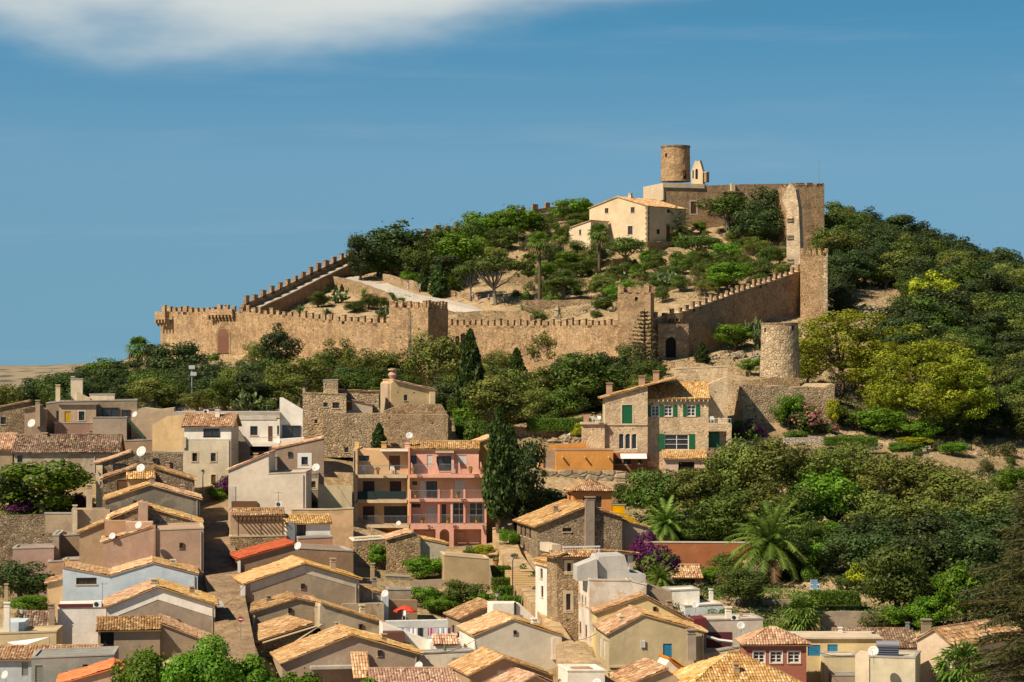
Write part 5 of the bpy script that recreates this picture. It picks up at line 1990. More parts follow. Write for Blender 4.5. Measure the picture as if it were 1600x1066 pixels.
b = Bld('square_window_house', 'small stucco house with one square dark window and a sloping tiled edge', 'house', 248, 13, 525, wall=W_GREY)
b.win(536, 925, 547, 941, 'dark')
b.body([(526, 913), (597, 928)], 6, roof='t', tile=TILE_B, over=.1)
b.body([(535, 944), (600, 943)], 2, dep0=-2.5, roof='n', wall=OLDP, name='yard_wall')
b = Bld('low_gable_house', 'low grey house with a shallow brown roof between two golden roofs', 'house', 238, 13, 392, wall=W_GREY)
b.body([(390, 958), (463, 936), (500, 943)], 6, roof='t', tile=TILE_B, over=.2)
b.slab(394, 962, 398, 1000, -.25, 0, W_CREAM, 'corner_pier')
b = Bld('golden_roof_house', 'stone house with a broad golden roof slope and an open rafter gable', 'house', 229, 22, 406, wall=STONE_V)
b.win(489, 982, 501, 1002, 'open')
b.body([(400, 1002), (487, 975), (502, 985)], 7, roof='tn', tile=TILE_Y, over=.5)
mb = MB()
p, q = b.pt(430, 1022), b.pt(500, 975)
mb.tube([(p[0], -.5, p[1]), (q[0], -.5, q[1])], .1, 4)
p, q = b.pt(408, 1004), b.pt(492, 978)
mb.tube([(p[0], -.5, p[1]), (q[0], -.5, q[1])], .1, 4)
b.part('rafter', mb, plain('bleached_wood', (.45, .36, .24), .8))
b = Bld('pale_stucco_house', 'pale blotchy stucco house with one long golden roof slope and a small chimney', 'house', 237, 15, 515, wall=OLDP)
b.body([(500, 948), (502, 943), (600, 974)], 7, roof='nt', tile=TILE_Y, over=.2)
b.chim(528, 972, 995, dep=-1.5, wpx=8, mat=W_TAN)
b = Bld('front_gable_house', 'large tan gable house at the bottom with two golden roof slopes', 'house', 220, 11, 440, wall=W_TAN)
b.body([(441, 1036), (546, 994), (549, 992), (656, 1022)], 8, roof='t', tile=TILE_Y, over=.3)
b.slab(484, 1040, 552, 1043, -1.0, .0, CONC, 'ledge')
a0, z0 = b.pt(552, 1060, -2.2); a1, _ = b.pt(579, 1060, -2.2)
b.part('porch_roof', trap((a0, -2.4, z0), (1, 0, 0), (0, 2.2, 1.9), a1 - a0, 2.9), TILE_P)
b = Bld('bottom_tile_house', 'striped tile roof along the bottom edge below the white terraces', 'house', 210, 6, 585, wall=W_TAN)
b.ebody(582, 733, 1070, 1.2, 3.5, pyR=1046, tile=TILE_P)
b = Bld('yard_house', 'brown backed patio with pale blue side wall round the red parasol', 'house', 250, 10, 596, wall=W_BROWN)
b.body([(606, 938), (652, 938)], 1.0, roof='n', dep0=1)
b.body([(597, 930), (607, 930)], 4, roof='n', dep0=-2, wall=W_BLUE, name='blue_wall')
b.body([(604, 971), (700, 969)], 1.0, dep0=-5, roof='n', wall=plaster((0.55, 0.58, 0.60), .3), name='front_wall')
b.body([(606, 922), (642, 922)], 2.0, dep0=3.5, roof='p', wall=W_GREY, name='roof_block')
b.chim(585, 902, 920, dep=5, wpx=7, mat=W_GREY); b.chim(582, 880, 900, dep=6, wpx=6, mat=W_TAN)
b = Bld('patio_house', 'white patio terrace with low sloping pergola roof in front of the laundry', 'house', 228, 8, 590, wall=W_WHITE)
b.body([(598, 975), (672, 1002)], 3.5, roof='n', dep0=1.5, wall=W_WHITE)
a0, z0 = b.pt(600, 979, 1.3)
b.win(604, 985, 668, 1010, 'open', holes=False) if False else None
b.slab(600, 988, 632, 1003, -.2, 1.4, plain('brown_awning', (.13, .055, .04), .8), 'awning')
b.body([(672, 1003), (722, 1000)], 2, roof='n', wall=W_WHITE, name='white_parapet')
a0, z0 = b.pt(676, 1008, -.2); a1, _ = b.pt(716, 1008, -.2)
b.part('tile_edge', trap((a0, -.5, z0), (1, 0, 0), (0, 1.2, .75), a1 - a0, 1.4), TILE_P)
b.body([(655, 1022), (742, 1018)], 2, dep0=-3.5, roof='p', wall=W_WGREY, name='lower_terrace')
b.chim(713, 1026, 1045, dep=-5, wpx=16, mat=W_GREY, cap=False)
b = Bld('stone_shed', 'stone shed with a pale cement peak in front of the flats', 'house', 276, 8, 604, wall=STONE_V)
b.body([(604, 843), (645, 832), (657, 838)], 6, roof='n')
b.part('roof', trap((b.x(604) - .1, -.2, b.pt(604, 843)[1]), (0, 1, 0), Vector((b.x(645) - b.x(604), 0, b.pt(645, 832)[1] - b.pt(604, 843)[1])), 6, 3.0), TILE_P)
b.body([(552, 846), (604, 842)], 5, dep0=1.5, roof='p', wall=STONE_V, name='side_wing', trimmat=W_WHITE)
b.body([(657, 842), (697, 850)], 4, dep0=.6, roof='t', wall=OLDP, tile=TILE_Y, name='lean_to', over=.1)
b = Bld('brown_wall_house', 'plain brown windowless block with a pale roof edge beside the alley hedges', 'house', 270, 6, 693, wall=plaster((0.42, 0.31, 0.19), .45))
b.body([(694, 868), (764, 874)], 5, roof='p', trimmat=TRIM)
b.body([(764, 874), (768, 898), (785, 945)], .5, roof='n', name='yard_wall', wall=W_TAN)
b.body([(640, 908), (694, 905)], .5, roof='n', name='garden_wall', wall=W_GREY, dep0=1)
b.body([(603, 900), (640, 902)], .5, roof='p', name='grey_wall', wall=W_DGREY, dep0=3)
b = Bld('small_roof_house', 'small house with a brown lean-to roof left of the white chimney block', 'house', 247, 14, 718, wall=W_GREY)
xl = b.x(718)
b.win(706, 976, 710, 990, 'dark', side='L', xs=xl)
b.body([(718, 967), (770, 945)], 6, roof='t', tile=TILE_B, over=.25)
b = Bld('white_roof_block', 'bright white open chimney block above the big pale gable', 'house', 240, 12, 770, wall=W_WHITE)
b.body([(770, 944), (772, 943), (812, 943), (843, 972)], 2.6, roof='n')
b.slab(803, 941, 806, 960, -.2, 0, DARKM, 'pipe')
b.slab(781, 961, 814, 975, -.8, -.02, W_GREY, 'ledge')
b = Bld('pale_gable_house', 'large pale grey gable with a bright sunlit left wall and golden roof', 'house', 226, 11, 742, wall=plaster((0.60, 0.53, 0.43), .18))
xl = b.x(742)
b.win(724, 998, 728, 1014, 'grey', side='L', xs=xl); b.win(731, 999, 735, 1015, 'grey', side='L', xs=xl)
b.body([(742, 993), (801, 968), (877, 993)], 8, roof='t', tile=TILE_Y, over=.12)
mb = MB(); zt = b.pt(742, 995)[1]; mb.box(xl - .03, xl - .004, .02, 7.9, b.zb, zt - .1); b.part('sunlit_wall', mb, W_WHITE)  # whiter sheet over the left wall, sunlight put into its colour
b.slab(862, 996, 877, 1030, -.25, .0, W_WGREY, 'buttress')
b = Bld('bottom_gable_house', 'brown gable with golden roof at the bottom edge in front of the pale gable', 'house', 208, 14, 735, wall=W_BROWN)
b.win(777, 1048, 790, 1075, 'wshut')
b.body([(734, 1054), (786, 1028), (864, 1056)], 7, roof='t', tile=TILE_Y, over=.3)
b = Bld('bottom_tan_roof', 'small weathered roof corner at the bottom edge between the two alleys', 'house', 204, 20, 800, wall=W_TAN)
b.body([(795, 1078), (835, 1056), (870, 1072)], 6, roof='t', tile=TILE_P)
b = Bld('white_wall_house', 'low white terrace box at the bottom edge of the sunny alley', 'house', 207, 10, 887, wall=W_WHITE)
b.body([(887, 1049), (945, 1049)], 4, roof='p', trimmat=W_WHITE)
b.slab(900, 1047, 930, 1049.5, .8, 2.5, W_SALM, 'roof_floor')

# ================= right of the alley =================
b = Bld('stone_house', 'large rubble stone house with a sunlit left front and a tall chimney on its gable', 'house', 284, 10, 840, wall=STONE_G)
xl = b.x(840)
for (x0, x1, y0, y1) in ((812.5, 815.5, 821, 837), (819, 822, 823, 839), (826.5, 829.5, 825, 842)):
    b.win(x0, y0, x1, y1, 'dark', side='L', xs=xl)
for (x0, x1, y0, y1) in ((813, 817, 855, 882), (819.5, 822.5, 858, 888), (826, 829.5, 866, 890)):
    b.win(x0, y0, x1, y1, 'door', side='L', xs=xl)
b.win(879, 825, 893, 831, 'dark')
b.body([(840, 822), (918, 791), (972, 808)], 13, roof='t', tile=TILE_B, over=.3, eave=.5)
mb = MB(); mb.box(xl - .03, xl - .004, .02, 12.9, b.zb, b.pt(840, 824)[1]); b.part('warm_front', mb, stone((0.50, 0.36, 0.21), (0.60, 0.46, 0.28), (0.45, 0.34, 0.21), 2.6, 1.5, .25)) if False else None
b.body([(915, 783), (929, 783)], 1.2, dep0=-.6, roof='n', wall=W_GREY, name='chimney')
b.chim(922, 776, 784, dep=0, wpx=13, mat=W_GREY)
b.body([(972, 814), (1012, 824)], 6, roof='t', dep0=1.5, wall=W_TAN, tile=TILE_B, name='porch')
b = Bld('orange_tower_house', 'orange square tower room with a pyramid tile roof rising behind the stone house', 'house', 296, 8, 893, wall=W_ORANGE)
b.win(911, 776, 923, 793, 'dark'); b.win(928, 776, 940, 793, 'dark')
xl = b.x(896)
b.win(888.5, 772, 891.5, 787, 'dark', side='L', xs=xl)
b.hbody(896, 956, 769, 1.3, 4.4, tile=TILE_B, eave=.45)
b.body([(957, 789), (976, 790)], 3, dep0=0, roof='p', wall=plaster((0.66, 0.40, 0.06), .25), name='yellow_wing')
b.body([(958, 800), (976, 802), (1000, 818)], 3.2, dep0=-1.0, roof='n', wall=plaster((0.66, 0.36, 0.05), .25), name='curved_wing')
b = Bld('stone_tower_house', 'tall narrow stone house with a white balustrade and two framed windows', 'house', 239, 15, 870, wall=STONE_V)
b.win(886, 880, 892, 893, 'dark', trim=.28)
b.win(884.5, 928, 891.5, 953, 'dark', trim=.28)
b.body([(870, 873), (936, 870)], 3.4, roof='n')
a0, z0 = b.pt(868, 872, -.3); a1, _ = b.pt(936, 872, -.3)
b.part('roof', trap((a0 - .3, -.5, z0), (1, 0, 0), (0, 1.3, .5), a1 - a0 + .3, 1.4), TILE_B)
xl = b.x(870)
b.part('roof', trap((xl - .5, -.5, z0), (0, 1, 0), (1.3, 0, .5), 4.2, 1.4), TILE_B)
mb = MB()
x0, zz = b.pt(880, 861, .9); x1, zt = b.pt(936, 853, .9)
n = 15
for i in range(n + 1):
    x = x0 + (x1 - x0) * i / n
    mb.lathe([(.07, zz - .3), (.1, zz + .08), (.05, zz + .2), (.09, zt - .12)], 6, (x, .9))
mb.box(x0 - .1, x1 + .1, .78, 1.02, zt - .118, zt)
b.part('balustrade', mb, WHITE)
b.slab(866, 852, 880, 865, .8, 5, W_CREAM, 'parapet')
b = Bld('white_cottage', 'narrow white house front with brown tile eave beside the stone tower house', 'house', 243, 15, 857, wall=W_WHITE)
xl = b.x(857)
b.win(844, 888, 848, 905, 'wood', side='L', xs=xl); b.win(845, 915, 849, 934, 'wood', side='L', xs=xl)
b.body([(857, 883), (858, 880), (872, 878)], 4.6, roof='t', tile=TILE_Y, wall=W_WHITE)
b = Bld('white_terrace_house', 'weathered white plaster house with a faceted roof terrace above the alley', 'house', 232, 6, 921, wall=plaster((0.62, 0.57, 0.50), .5, patch=(0.50, 0.38, 0.27)))
xl = b.x(921)
for (x0, x1, y0, y1) in ((904.5, 906.5, 926, 943), (908.5, 911, 929, 946), (913.5, 916, 932, 948), (905, 908, 970, 992), (914, 917, 975, 998)):
    b.win(x0, y0, x1, y1, 'dark', side='L', xs=xl)
b.body([(921, 907), (985, 908), (1010, 915)], 9, roof='p', trimmat=W_WGREY)
wg = plaster((0.50, 0.48, 0.45), .5)
b.body([(902, 885), (933, 873), (934, 905)], 3, dep0=1, roof='n', wall=wg, name='roof_wall', base=908)
b.body([(934, 876), (936, 870), (976, 868), (984, 895), (1009, 898)], 5, dep0=1.6, roof='n', wall=wg, name='roof_room', base=910)
b.body([(984, 909), (1050, 926), (1050, 945)], 6, dep0=2.0, roof='n', wall=W_GREY, name='rear_wing')
b = Bld('rear_yellow_house', 'tan gabled house behind the one with the blue shutter, brown golden roof', 'house', 229, 6, 933, wall=W_YEL)
xl = b.x(933)
b.win(918, 968, 921, 985, 'grey', side='L', xs=xl); b.win(925, 972, 928, 990, 'grey', side='L', xs=xl)
b.body([(933, 957), (1007, 932), (1078, 970)], 8.5, roof='t', tile=TILE_B, over=.2, eave=.3)
b = Bld('blue_shutter_house', 'yellowish gabled house with one bright blue shutter and a sunlit cream left side', 'house', 221, 6, 952, wall=W_YEL)
xl = b.x(952)
for (x0, x1, y0, y1) in ((936.5, 940, 995, 1028), (942.5, 946, 998, 1032), (935, 938, 1044, 1070), (942, 947, 1048, 1075)):
    b.win(x0, y0, x1, y1, 'wshut', side='L', xs=xl)
b.win(1036, 1006, 1050, 1029, 'blue')
b.body([(952, 990), (1005, 961), (1100, 987)], 8.5, roof='t', tile=TILE_Y, over=.15, eave=.35)
b.chim(1080, 983, 1022, dep=-.8, wpx=13, mat=W_GREY)
b.slab(952, 1040, 1052, 1042, -.12, 0, W_CREAM, 'string_course')
b = Bld('white_flat_house', 'small pale blue white flat roofed house with dish above the tan gables', 'house', 252, 8, 1045, wall=plaster((0.60, 0.64, 0.66), .3))
b.win(1118, 958, 1125, 966, 'dark')
b.body([(1070, 948), (1130, 945)], 5, roof='p', trimmat=TRIM)
b.body([(1048, 924), (1093, 922)], 4, dep0=3, roof='p', wall=W_WHITE, name='roof_block')
b.chim(1111, 920, 945, dep=4, wpx=6, mat=W_WHITE)
b = Bld('beige_block', 'beige flat roofed block with a blue awning and dark red terrace wall', 'house', 240, 6, 1100, wall=plaster((0.52, 0.45, 0.38), .4))
b.body([(1101, 970), (1192, 968)], 5, roof='p')
b.body([(1078, 968), (1104, 966)], 3, dep0=-1, roof='n', wall=plaster((0.14, 0.035, 0.04), .3), name='red_wall', base=990)
b.slab(1104, 988, 1143, 1012, -.06, -.02, plain('maroon_panel', (.10, .02, .03), .7), 'maroon_wall')
b.chim(1138, 948, 970, dep=2, wpx=9, mat=W_WHITE); b.chim(1158, 953, 970, dep=3, wpx=5, mat=W_TAN)
b.slab(1155, 992.5, 1176, 997, -.9, -.02, SHUT_BLUE, 'awning')
mb = MB()
p, q = b.pt(1103, 994, -.6), b.pt(1144, 1003, -.6)
mb.tube([(p[0], -.6, p[1]), ((p[0] + q[0]) / 2, -.6, (p[1] + q[1]) / 2 - .12), (q[0], -.6, q[1])], .16, 6)
b.part('rolled_awning', mb, WHITE)
b.body([(1057, 1030), (1155, 1012)], 1.0, dep0=-8, roof='p', wall=W_WGREY, name='terrace_wall')
b = Bld('pink_house', 'dusky pink house with a hipped tile roof and three white framed windows', 'house', 221, 2, 1166, wall=W_PINKH)
for (x0, x1) in ((1177, 1195), (1203.5, 1222), (1231, 1250)):
    b.win(x0, 1018, x1, 1036, 'white', trim=.07, solid=WHITE)
xl = b.x(1166)
b.hbody(1166, 1260, 1009, 1.25, 4.5, tile=TILE_P, eave=.4)
b = Bld('yellow_long_house', 'long pale yellow house with two wide blue shutters right of the pink one', 'house', 228, 0, 1255, wall=W_YEL)
b.win(1262, 1008, 1282, 1025, 'blue'); b.win(1293, 1007, 1309, 1027, 'blue')
b.body([(1245, 998), (1376, 998)], 5, roof='n')
b.slab(1225, 995.5, 1378, 998, -.25, 5.3, TRIM, 'roof_edge')
b.body([(1288, 1026), (1340, 1026)], 3, dep0=-3, roof='p', wall=W_YEL, name='yard_wall')
b.body([(1300, 1056), (1345, 1056)], 2, dep0=-5.5, roof='p', wall=W_GREY, name='lower_wall')
b = Bld('grey_tile_house', 'house with a wide grey brown tile roof behind the solar heater', 'house', 231, 0, 1318, wall=W_BROWN)
b.ebody(1312, 1434, 1013, 1.5, 4.2, pyR=984, tile=TILE_D)
b.chim(1313, 980, 995, dep=1, wpx=6, mat=W_WHITE); b.chim(1418, 972, 990, dep=4, wpx=6, mat=METAL); b.chim(1447, 967, 988, dep=4, wpx=14, mat=W_GREY)
b.chim(1365, 988, 1006, dep=0, wpx=5, mat=DARKM)
b = Bld('corner_house', 'plaster house with a bare left gable and a long roof beside the palm at right', 'house', 214, -38, 1492, wall=plaster((0.50, 0.38, 0.27), .5))
b.win(1526, 1028, 1534, 1036, 'white', side='R', xs=b.x(1492))
b.body([(1433, 1000), (1461, 984), (1492, 1012)], 13, roof='t', tile=TILE_B, over=.2)
b = Bld('cream_block', 'cream flat roofed block carrying the solar water heater and white dish', 'house', 211, -14, 1360, wall=plaster((0.50, 0.45, 0.34), .4))
b.body([(1358, 1027), (1430, 1029)], 5, roof='p')
b.body([(1336, 1024), (1358, 1027)], 4, dep0=-.1, roof='n', wall=W_CREAM, name='side_wing')
b = Bld('bottom_hip_house', 'big golden brown hipped roof at the bottom edge under the pink house', 'house', 203, 10, 1075, wall=W_TAN)
b.hbody(1072, 1268, 1082, 2.6, 9.5, tile=TILE_Y, eave=.3)
b.chim(1150, 1036, 1062, dep=2.2, wpx=9, mat=W_TAN)
b = Bld('orange_tile_box', 'small bright orange roof on a white wall at the bottom edge', 'house', 212, 14, 1039, wall=W_WHITE)
b.body([(1040, 1040), (1046, 1031), (1068, 1046)], 2.5, roof='nt', tile=TILE_O)
b = Bld('bottom_left_roof', 'rough brown roof at the bottom edge below the blue shutter', 'house', 206, 10, 960, wall=W_TAN)
b.body([(962, 1078), (1042, 1046), (1060, 1060)], 7, roof='tn', tile=TILE_B)

# ================= garden walls on the right =================
b = Bld('garden_wall', 'long orange garden wall with a pale coping behind the date palm', 'wall', 284, 4, 1008, wall=W_ORDK)
b.body([(1008, 848), (1175, 849)], .5, roof='p', trimmat=W_WGREY)
b = Bld('garden_pavilion', 'small open garden shelter with a pink tile roof among the purple bougainvillea', 'shelter', 271, 6, 1035, wall=STONE_G)
b.win(1056, 904, 1086, 925, 'open')
b.ebody(1052, 1096, 902, .9, 2.2, pyR=884, tile=TILE_P)
b = Bld('garden_house', 'low stone garden house with a swept tile roof among trees below the villa', 'house', 304, 8, 1122, wall=W_TAN)
b.body([(1110, 824), (1147, 798), (1200, 816)], 6, roof='t', tile=TILE_P)
b = Bld('garden_wall', 'bare grey garden wall below the trees at lower right', 'wall', 250, 3, 1283, wall=W_GREY)
b.body([(1283, 957), (1320, 955), (1376, 957)], .5, roof='n')
b = Bld('garden_wall', 'grey garden wall topped by a clipped hedge near the date palm', 'wall', 258, 3, 1195, wall=W_GREY)
b.body([(1190, 938), (1345, 934)], .5, roof='n')
b = Bld('garden_terrace', 'pale stone garden terrace floor behind the blue chair', 'terrace', 268, 2, 1210, wall=STONE_G)
b.body([(1205, 921), (1345, 919)], 6, roof='n')
b = Bld('porch', 'open porch with white posts and a flat tile roof beside the bougainvillea', 'porch', 262, 24, 938, wall=W_WHITE)
b.body([(938, 862), (994, 866)], 4, roof='t', tile=TILE_B, base=868, name='beam')
b.slab(983, 868, 989, 900, 0, .35, W_WHITE, 'post'); b.slab(975, 868, 979, 895, 3, 3.3, W_WHITE, 'post')

# ================= middle: old mansion, flats, villa =================
b = Bld('stone_mansion', 'old tan stone mansion with a square turret and small scattered windows above the flats', 'house', 322, 4, 473, wall=stone((0.42, 0.30, 0.18), (0.52, 0.39, 0.25), (0.42, 0.32, 0.2), 2.2, 1.4, .35, patch=(0.50, 0.38, 0.25)))
b.win(505.5, 629, 512, 636, 'dark'); b.win(519.5, 629, 530, 638, 'dark'); b.win(491, 656, 496, 661.5, 'dark')
b.body([(473, 615), (541, 617)], 9, roof='p', trimmat=STONE_V)
b.body([(473, 606), (477, 606)], 1.2, roof='n', name='corner_stub', base=616)
b.body([(505, 595), (528, 594)], 3, dep0=3, roof='p', name='turret', base=620)
b.win(514, 597, 516.5, 600, 'open', dep=3, holes=False) if False else None
b.body([(525, 610), (592, 613)], 3, dep0=6, roof='t', name='rear_wing', tile=TILE_B, over=.1)
b.win(540, 628, 550, 641, 'door', dep=1.5)
b.body([(541, 625), (582, 634)], 5, dep0=1.5, roof='t', name='middle_wing', wall=OLDP, tile=TILE_D, over=.1)
b.win(538, 699, 544.5, 707, 'dark', dep=-3); b.win(539, 743, 544.5, 750, 'dark', dep=-3); b.win(507, 758, 512, 764, 'dark', dep=-3)
b.body([(504, 646), (604, 646)], 6, dep0=-3, roof='n', name='lower_wall', wall=stone((0.36, 0.26, 0.16), (0.50, 0.38, 0.24), (0.40, 0.3, 0.19), 2.4, 1.4, .35))
b.body([(604, 648), (700, 648)], 6, dep0=-3.6, roof='n', name='right_wall', wall=stone((0.38, 0.26, 0.15), (0.50, 0.36, 0.22), (0.30, 0.22, 0.14), 2.6, 2.2, .25))
b.body([(600, 643), (628, 632), (690, 632), (706, 660)], 5, dep0=2, roof='n', name='stepped_wall', wall=STONE_V)
b = Bld('tan_chapel_house', 'small tan house with a bulging round chimney and sloping roof beside the cypress', 'house', 330, 14, 610, wall=plaster((0.56, 0.41, 0.22), .4))
b.win(631, 617, 636.5, 626, 'dark')
b.win(621, 612, 622.5, 614.5, 'open'); b.win(646, 612.5, 648, 615, 'open')
b.body([(611, 599), (616, 595), (679, 610)], 7, roof='nt', tile=TILE_P, over=.3)
x, z = b.pt(613.5, 597, 1.5)
mb = MB(); mb.lathe([(.55, z - 1.2), (.55, z + .1), (.35, z + .4), (.6, z + .9), (.45, z + 1.2), (.28, z + 1.35), (.28, z + 1.5), (.62, z + 1.52), (.62, z + 1.68), (.2, z + 1.75)], 12, (x, 1.5))
b.part('chimney', mb, W_SALM)
b.slab(671, 612, 679, 632, -.4, .4, CREAMW, 'pier')
b.body([(606, 600), (613, 600)], 5, dep0=.8, roof='n', name='side_wall', wall=W_TAN)

# the block of flats
fl = Bld('apartment_block', 'four storey apartment block, half orange and half pink, with balconies', 'apartment block', 300, 0, 552, wall=W_OCHRE, base=856)
FZ = 1.45       # balcony depth: facades stand this far behind the front plane
ORW = plaster((0.66, 0.43, 0.21), .3)
PKW = plaster((0.70, 0.40, 0.31), .25)
PKO = plaster((0.68, 0.40, 0.21), .25)
for w in ((561, 712, 577, 720, 'dark'), (608, 712, 625, 735, 'door'), (567, 752, 585, 779, 'brown'), (609, 752, 627, 779, 'brown'), (567, 791, 585, 818, 'brown'), (600, 791, 637, 818, 'dark')):
    fl.win(*w, dep=FZ)
fl.body([(558, 703), (639, 704)], 8, dep0=FZ, roof='n', wall=ORW)
fl.body([(552, 701), (558.5, 701)], 10, dep0=0, roof='n', wall=ORW, name='side_pier')
fl.body([(554, 691), (561, 691)], 1.2, dep0=3, roof='n', wall=W_OCHRE, name='chimney', base=705)
for w in ((642, 712, 651, 725, 'dark'), (667, 711, 676, 729, 'wshut'), (682, 713, 705, 736, 'dark'), (715, 711, 729, 725, 'wshut')):
    fl.win(*w, dep=FZ)
fl.body([(639, 704), (748, 704)], 8, dep0=FZ, roof='n', wall=PKW, base=742, name='pink_wall')
for w in ((644, 752, 652, 758, 'dark'), (656, 751, 665, 779, 'wshut'), (666, 752, 683, 779, 'dark'), (710, 751, 728, 779, 'wshut')):
    fl.win(*w, dep=FZ)
fl.body([(639, 742.5), (757, 742.5)], 8, dep0=FZ, roof='n', wall=PKO, base=781, name='orange_wall')
for w in ((643, 787, 657, 793, 'dark'), (667, 790, 681, 818, 'wshut'), (690, 788, 697, 818, 'dark'), (707, 785, 728, 818, 'white'), (733, 785, 755, 818, 'white')):
    fl.win(*w, dep=FZ)
fl.body([(639, 781.5), (757, 781.5)], 8, dep0=FZ, roof='n', wall=PKW, base=822, name='pink_wall')
for w in ((664, 830, 681, 856, 'door'), (690, 834, 696, 850, 'dark'), (711, 832, 728, 848, 'brown')):
    fl.win(*w, dep=FZ)
fl.body([(552, 822.5), (639, 822.5)], 8, dep0=1.2, roof='n', wall=plaster((0.60, 0.30, 0.10), .3), name='ground_wall')
fl.body([(639, 822.5), (757, 822.5)], 8, dep0=FZ, roof='n', wall=W_PINK, name='arcade_rear_wall')
# arcade in front of the ground floor
fl.win(662, 831, 680, 860, 'none', arch=True) if False else None
a = [fl.pt(x, 856)[0] for x in (641, 646, 680.5, 687, 702, 709, 752, 760)]
zt, zb = fl.pt(700, 818)[1], fl.zb
mb = MB()
face = [(a[0], zb), (a[1], zb)] + [(a[1], fl.pt(0, 834)[1])]
holes = []
for p, q, arch in ((a[1], a[2], False), (a[3], a[4], True), (a[5], a[6], False)):
    top = fl.pt(700, 827)[1]
    r = (q - p) / 2
    holes.append([(p, zb + .02), (q, zb + .02)] + ([(p + r + r * math.cos(t), top - r + r * math.sin(t)) for t in np.linspace(0, math.pi, 11)] if arch else [(q, top), (p, top)]))
face_holes(mb, [(a[0], zb), (a[-1], zb), (a[-1], zt), (a[0], zt)], holes, Matrix.Translation((0, 0, 0)), .35)
mb.face([(a[0], .352, zt), (a[-1], .352, zt), (a[-1], .352, zt - .5), (a[0], .352, zt - .5)])
fl.part('arcade', mb, W_PINK)
# balcony slabs and parapets
DG = plain('dark_green_screen', (.012, .03, .03), .8)
for (x0, x1, y, m) in ((557, 636, 742, TRIM), (557, 636, 781, TRIM), (553, 639, 820, TRIM)):
    fl.slab(x0, y, x1, y + 5, 0, FZ - .002, m, 'balcony_slab')
fl.slab(639, 741, 757, 746.5, -.2, FZ - .002, W_PINK, 'balcony_slab')
fl.slab(639, 779.5, 760, 784, -.2, FZ - .002, W_PINK, 'balcony_slab')
fl.slab(639, 819, 760, 825, .36, FZ - .002, W_PINK, 'balcony_slab')
fl.railing(558, 727, 636, 742, .08)
fl.slab(558, 768, 635, 780, .05, .1, DG, 'balcony_screen')
fl.railing(554, 806, 638, 820, .08)
for x in (639, 684, 704, 724, 757):
    fl.slab(x, 784.2, x + 3.2, 818.8, 0, .3, W_PINK, 'column')
    fl.slab(x, 765, x + 3.2, 779.3, 0, .3, W_PINK, 'parapet_post')
fl.railing(642, 766, 757, 778, .12); fl.railing(642, 804, 757, 818, .12)
mb = MB()
for (x0, x1, y0, y1, d) in ((641, 648, 723, 740, .0), (680, 687, 723, 740, .0), (716, 721, 723, 740, 0), (750, 755, 722, 740, 0)):
    p, q = fl.pt(x0, y1), fl.pt(x1, y0)
    mb.prism([Vector((p[0], 0, p[1])), Vector((q[0], 0, p[1])), Vector((p[0] + (q[0] - p[0]) * .35, 0, q[1])), Vector((p[0], 0, q[1]))], Vector((0, .3, 0)))
fl.part('flared_parapet', mb, W_PINK)
fl.railing(648, 725, 680, 740, .1); fl.railing(687, 725, 716, 740, .1); fl.slab(721, 733, 752, 740.5, .05, .25, W_PINK, 'parapet')
fl.slab(637.5, 700, 640.5, 742, -.1, FZ, W_PINK, 'party_wall')
fl.slab(636.5, 742, 640, 856, .1, FZ, ORW, 'party_wall')
fl.slab(594, 703, 638, 705.5, .2, FZ, WHITE, 'awning')
fl.slab(680, 705, 709, 708, .3, FZ, TRIM, 'awning')
fl.slab(705, 708, 709, 741, .8, 1.1, PKW, 'column')
a0, z0 = fl.pt(640, 703.5, FZ); a1, _ = fl.pt(750, 703.5, FZ)
fl.part('roof', trap((a0, FZ - .3, z0 + .05), (1, 0, 0), (0, 3, .9), a1 - a0, 3.1), TILE_Y)
fl.slab(640, 690, 742, 702, 4.5, 4.9, STONE_V, 'parapet_wall')
fl.chim(637, 692, 706, dep=FZ + 1, wpx=8, mat=PKW)
b = Bld('yellow_tile_house', 'narrow ochre house with a tiled roof squeezed between the pink flats and the cypress', 'house', 304, 6, 738, wall=W_OCHRE)
b.body([(738, 695), (770, 683), (774, 712)], 7, roof='tn', tile=TILE_Y)

# villa
v = Bld('villa', 'large tan villa with bright green shutters, golden roofs and a triple arched window', 'villa', 334, 0, 946, wall=W_VILLA)
v.win(972, 633, 988, 662, 'green', trim=.18)
for (x0, x1) in ((967, 975.2), (977, 985.2), (987, 995.2)):
    v.win(x0, 678, x1, 702, 'arch', arch=True, frame=WHITE)
v.body([(946, 621), (1010, 604), (1012, 604)], 9, roof='n')
for (x0, x1, y0, y1) in ((1018, 1029.5, 634, 650.5), (1038, 1050.5, 634, 650.5), (1073.5, 1086.5, 634, 650.5)):
    v.win(x0, y0, x1, y1, 'white', dep=1.2)
v.win(1038.5, 679, 1076, 703, 'white', dep=1.2, frame=WHITE)
v.ebody(1010, 1107, 622, 1.3, 4.8, dep0=1.2, back=False, pyR=599, over=.25, eave=.5, name='middle_wing')
for (x0, x1, y0, y1) in ((1011, 1017, 633, 651), (1030.5, 1037, 633, 651), (1051.5, 1058, 633, 651), (1067, 1073, 633, 651), (1087, 1093.5, 633, 651), (1029, 1038, 678, 704), (1076.5, 1085.5, 678, 704)):
    v.shutter_leaf(x0, y0, x1, y1, dep=1.2)
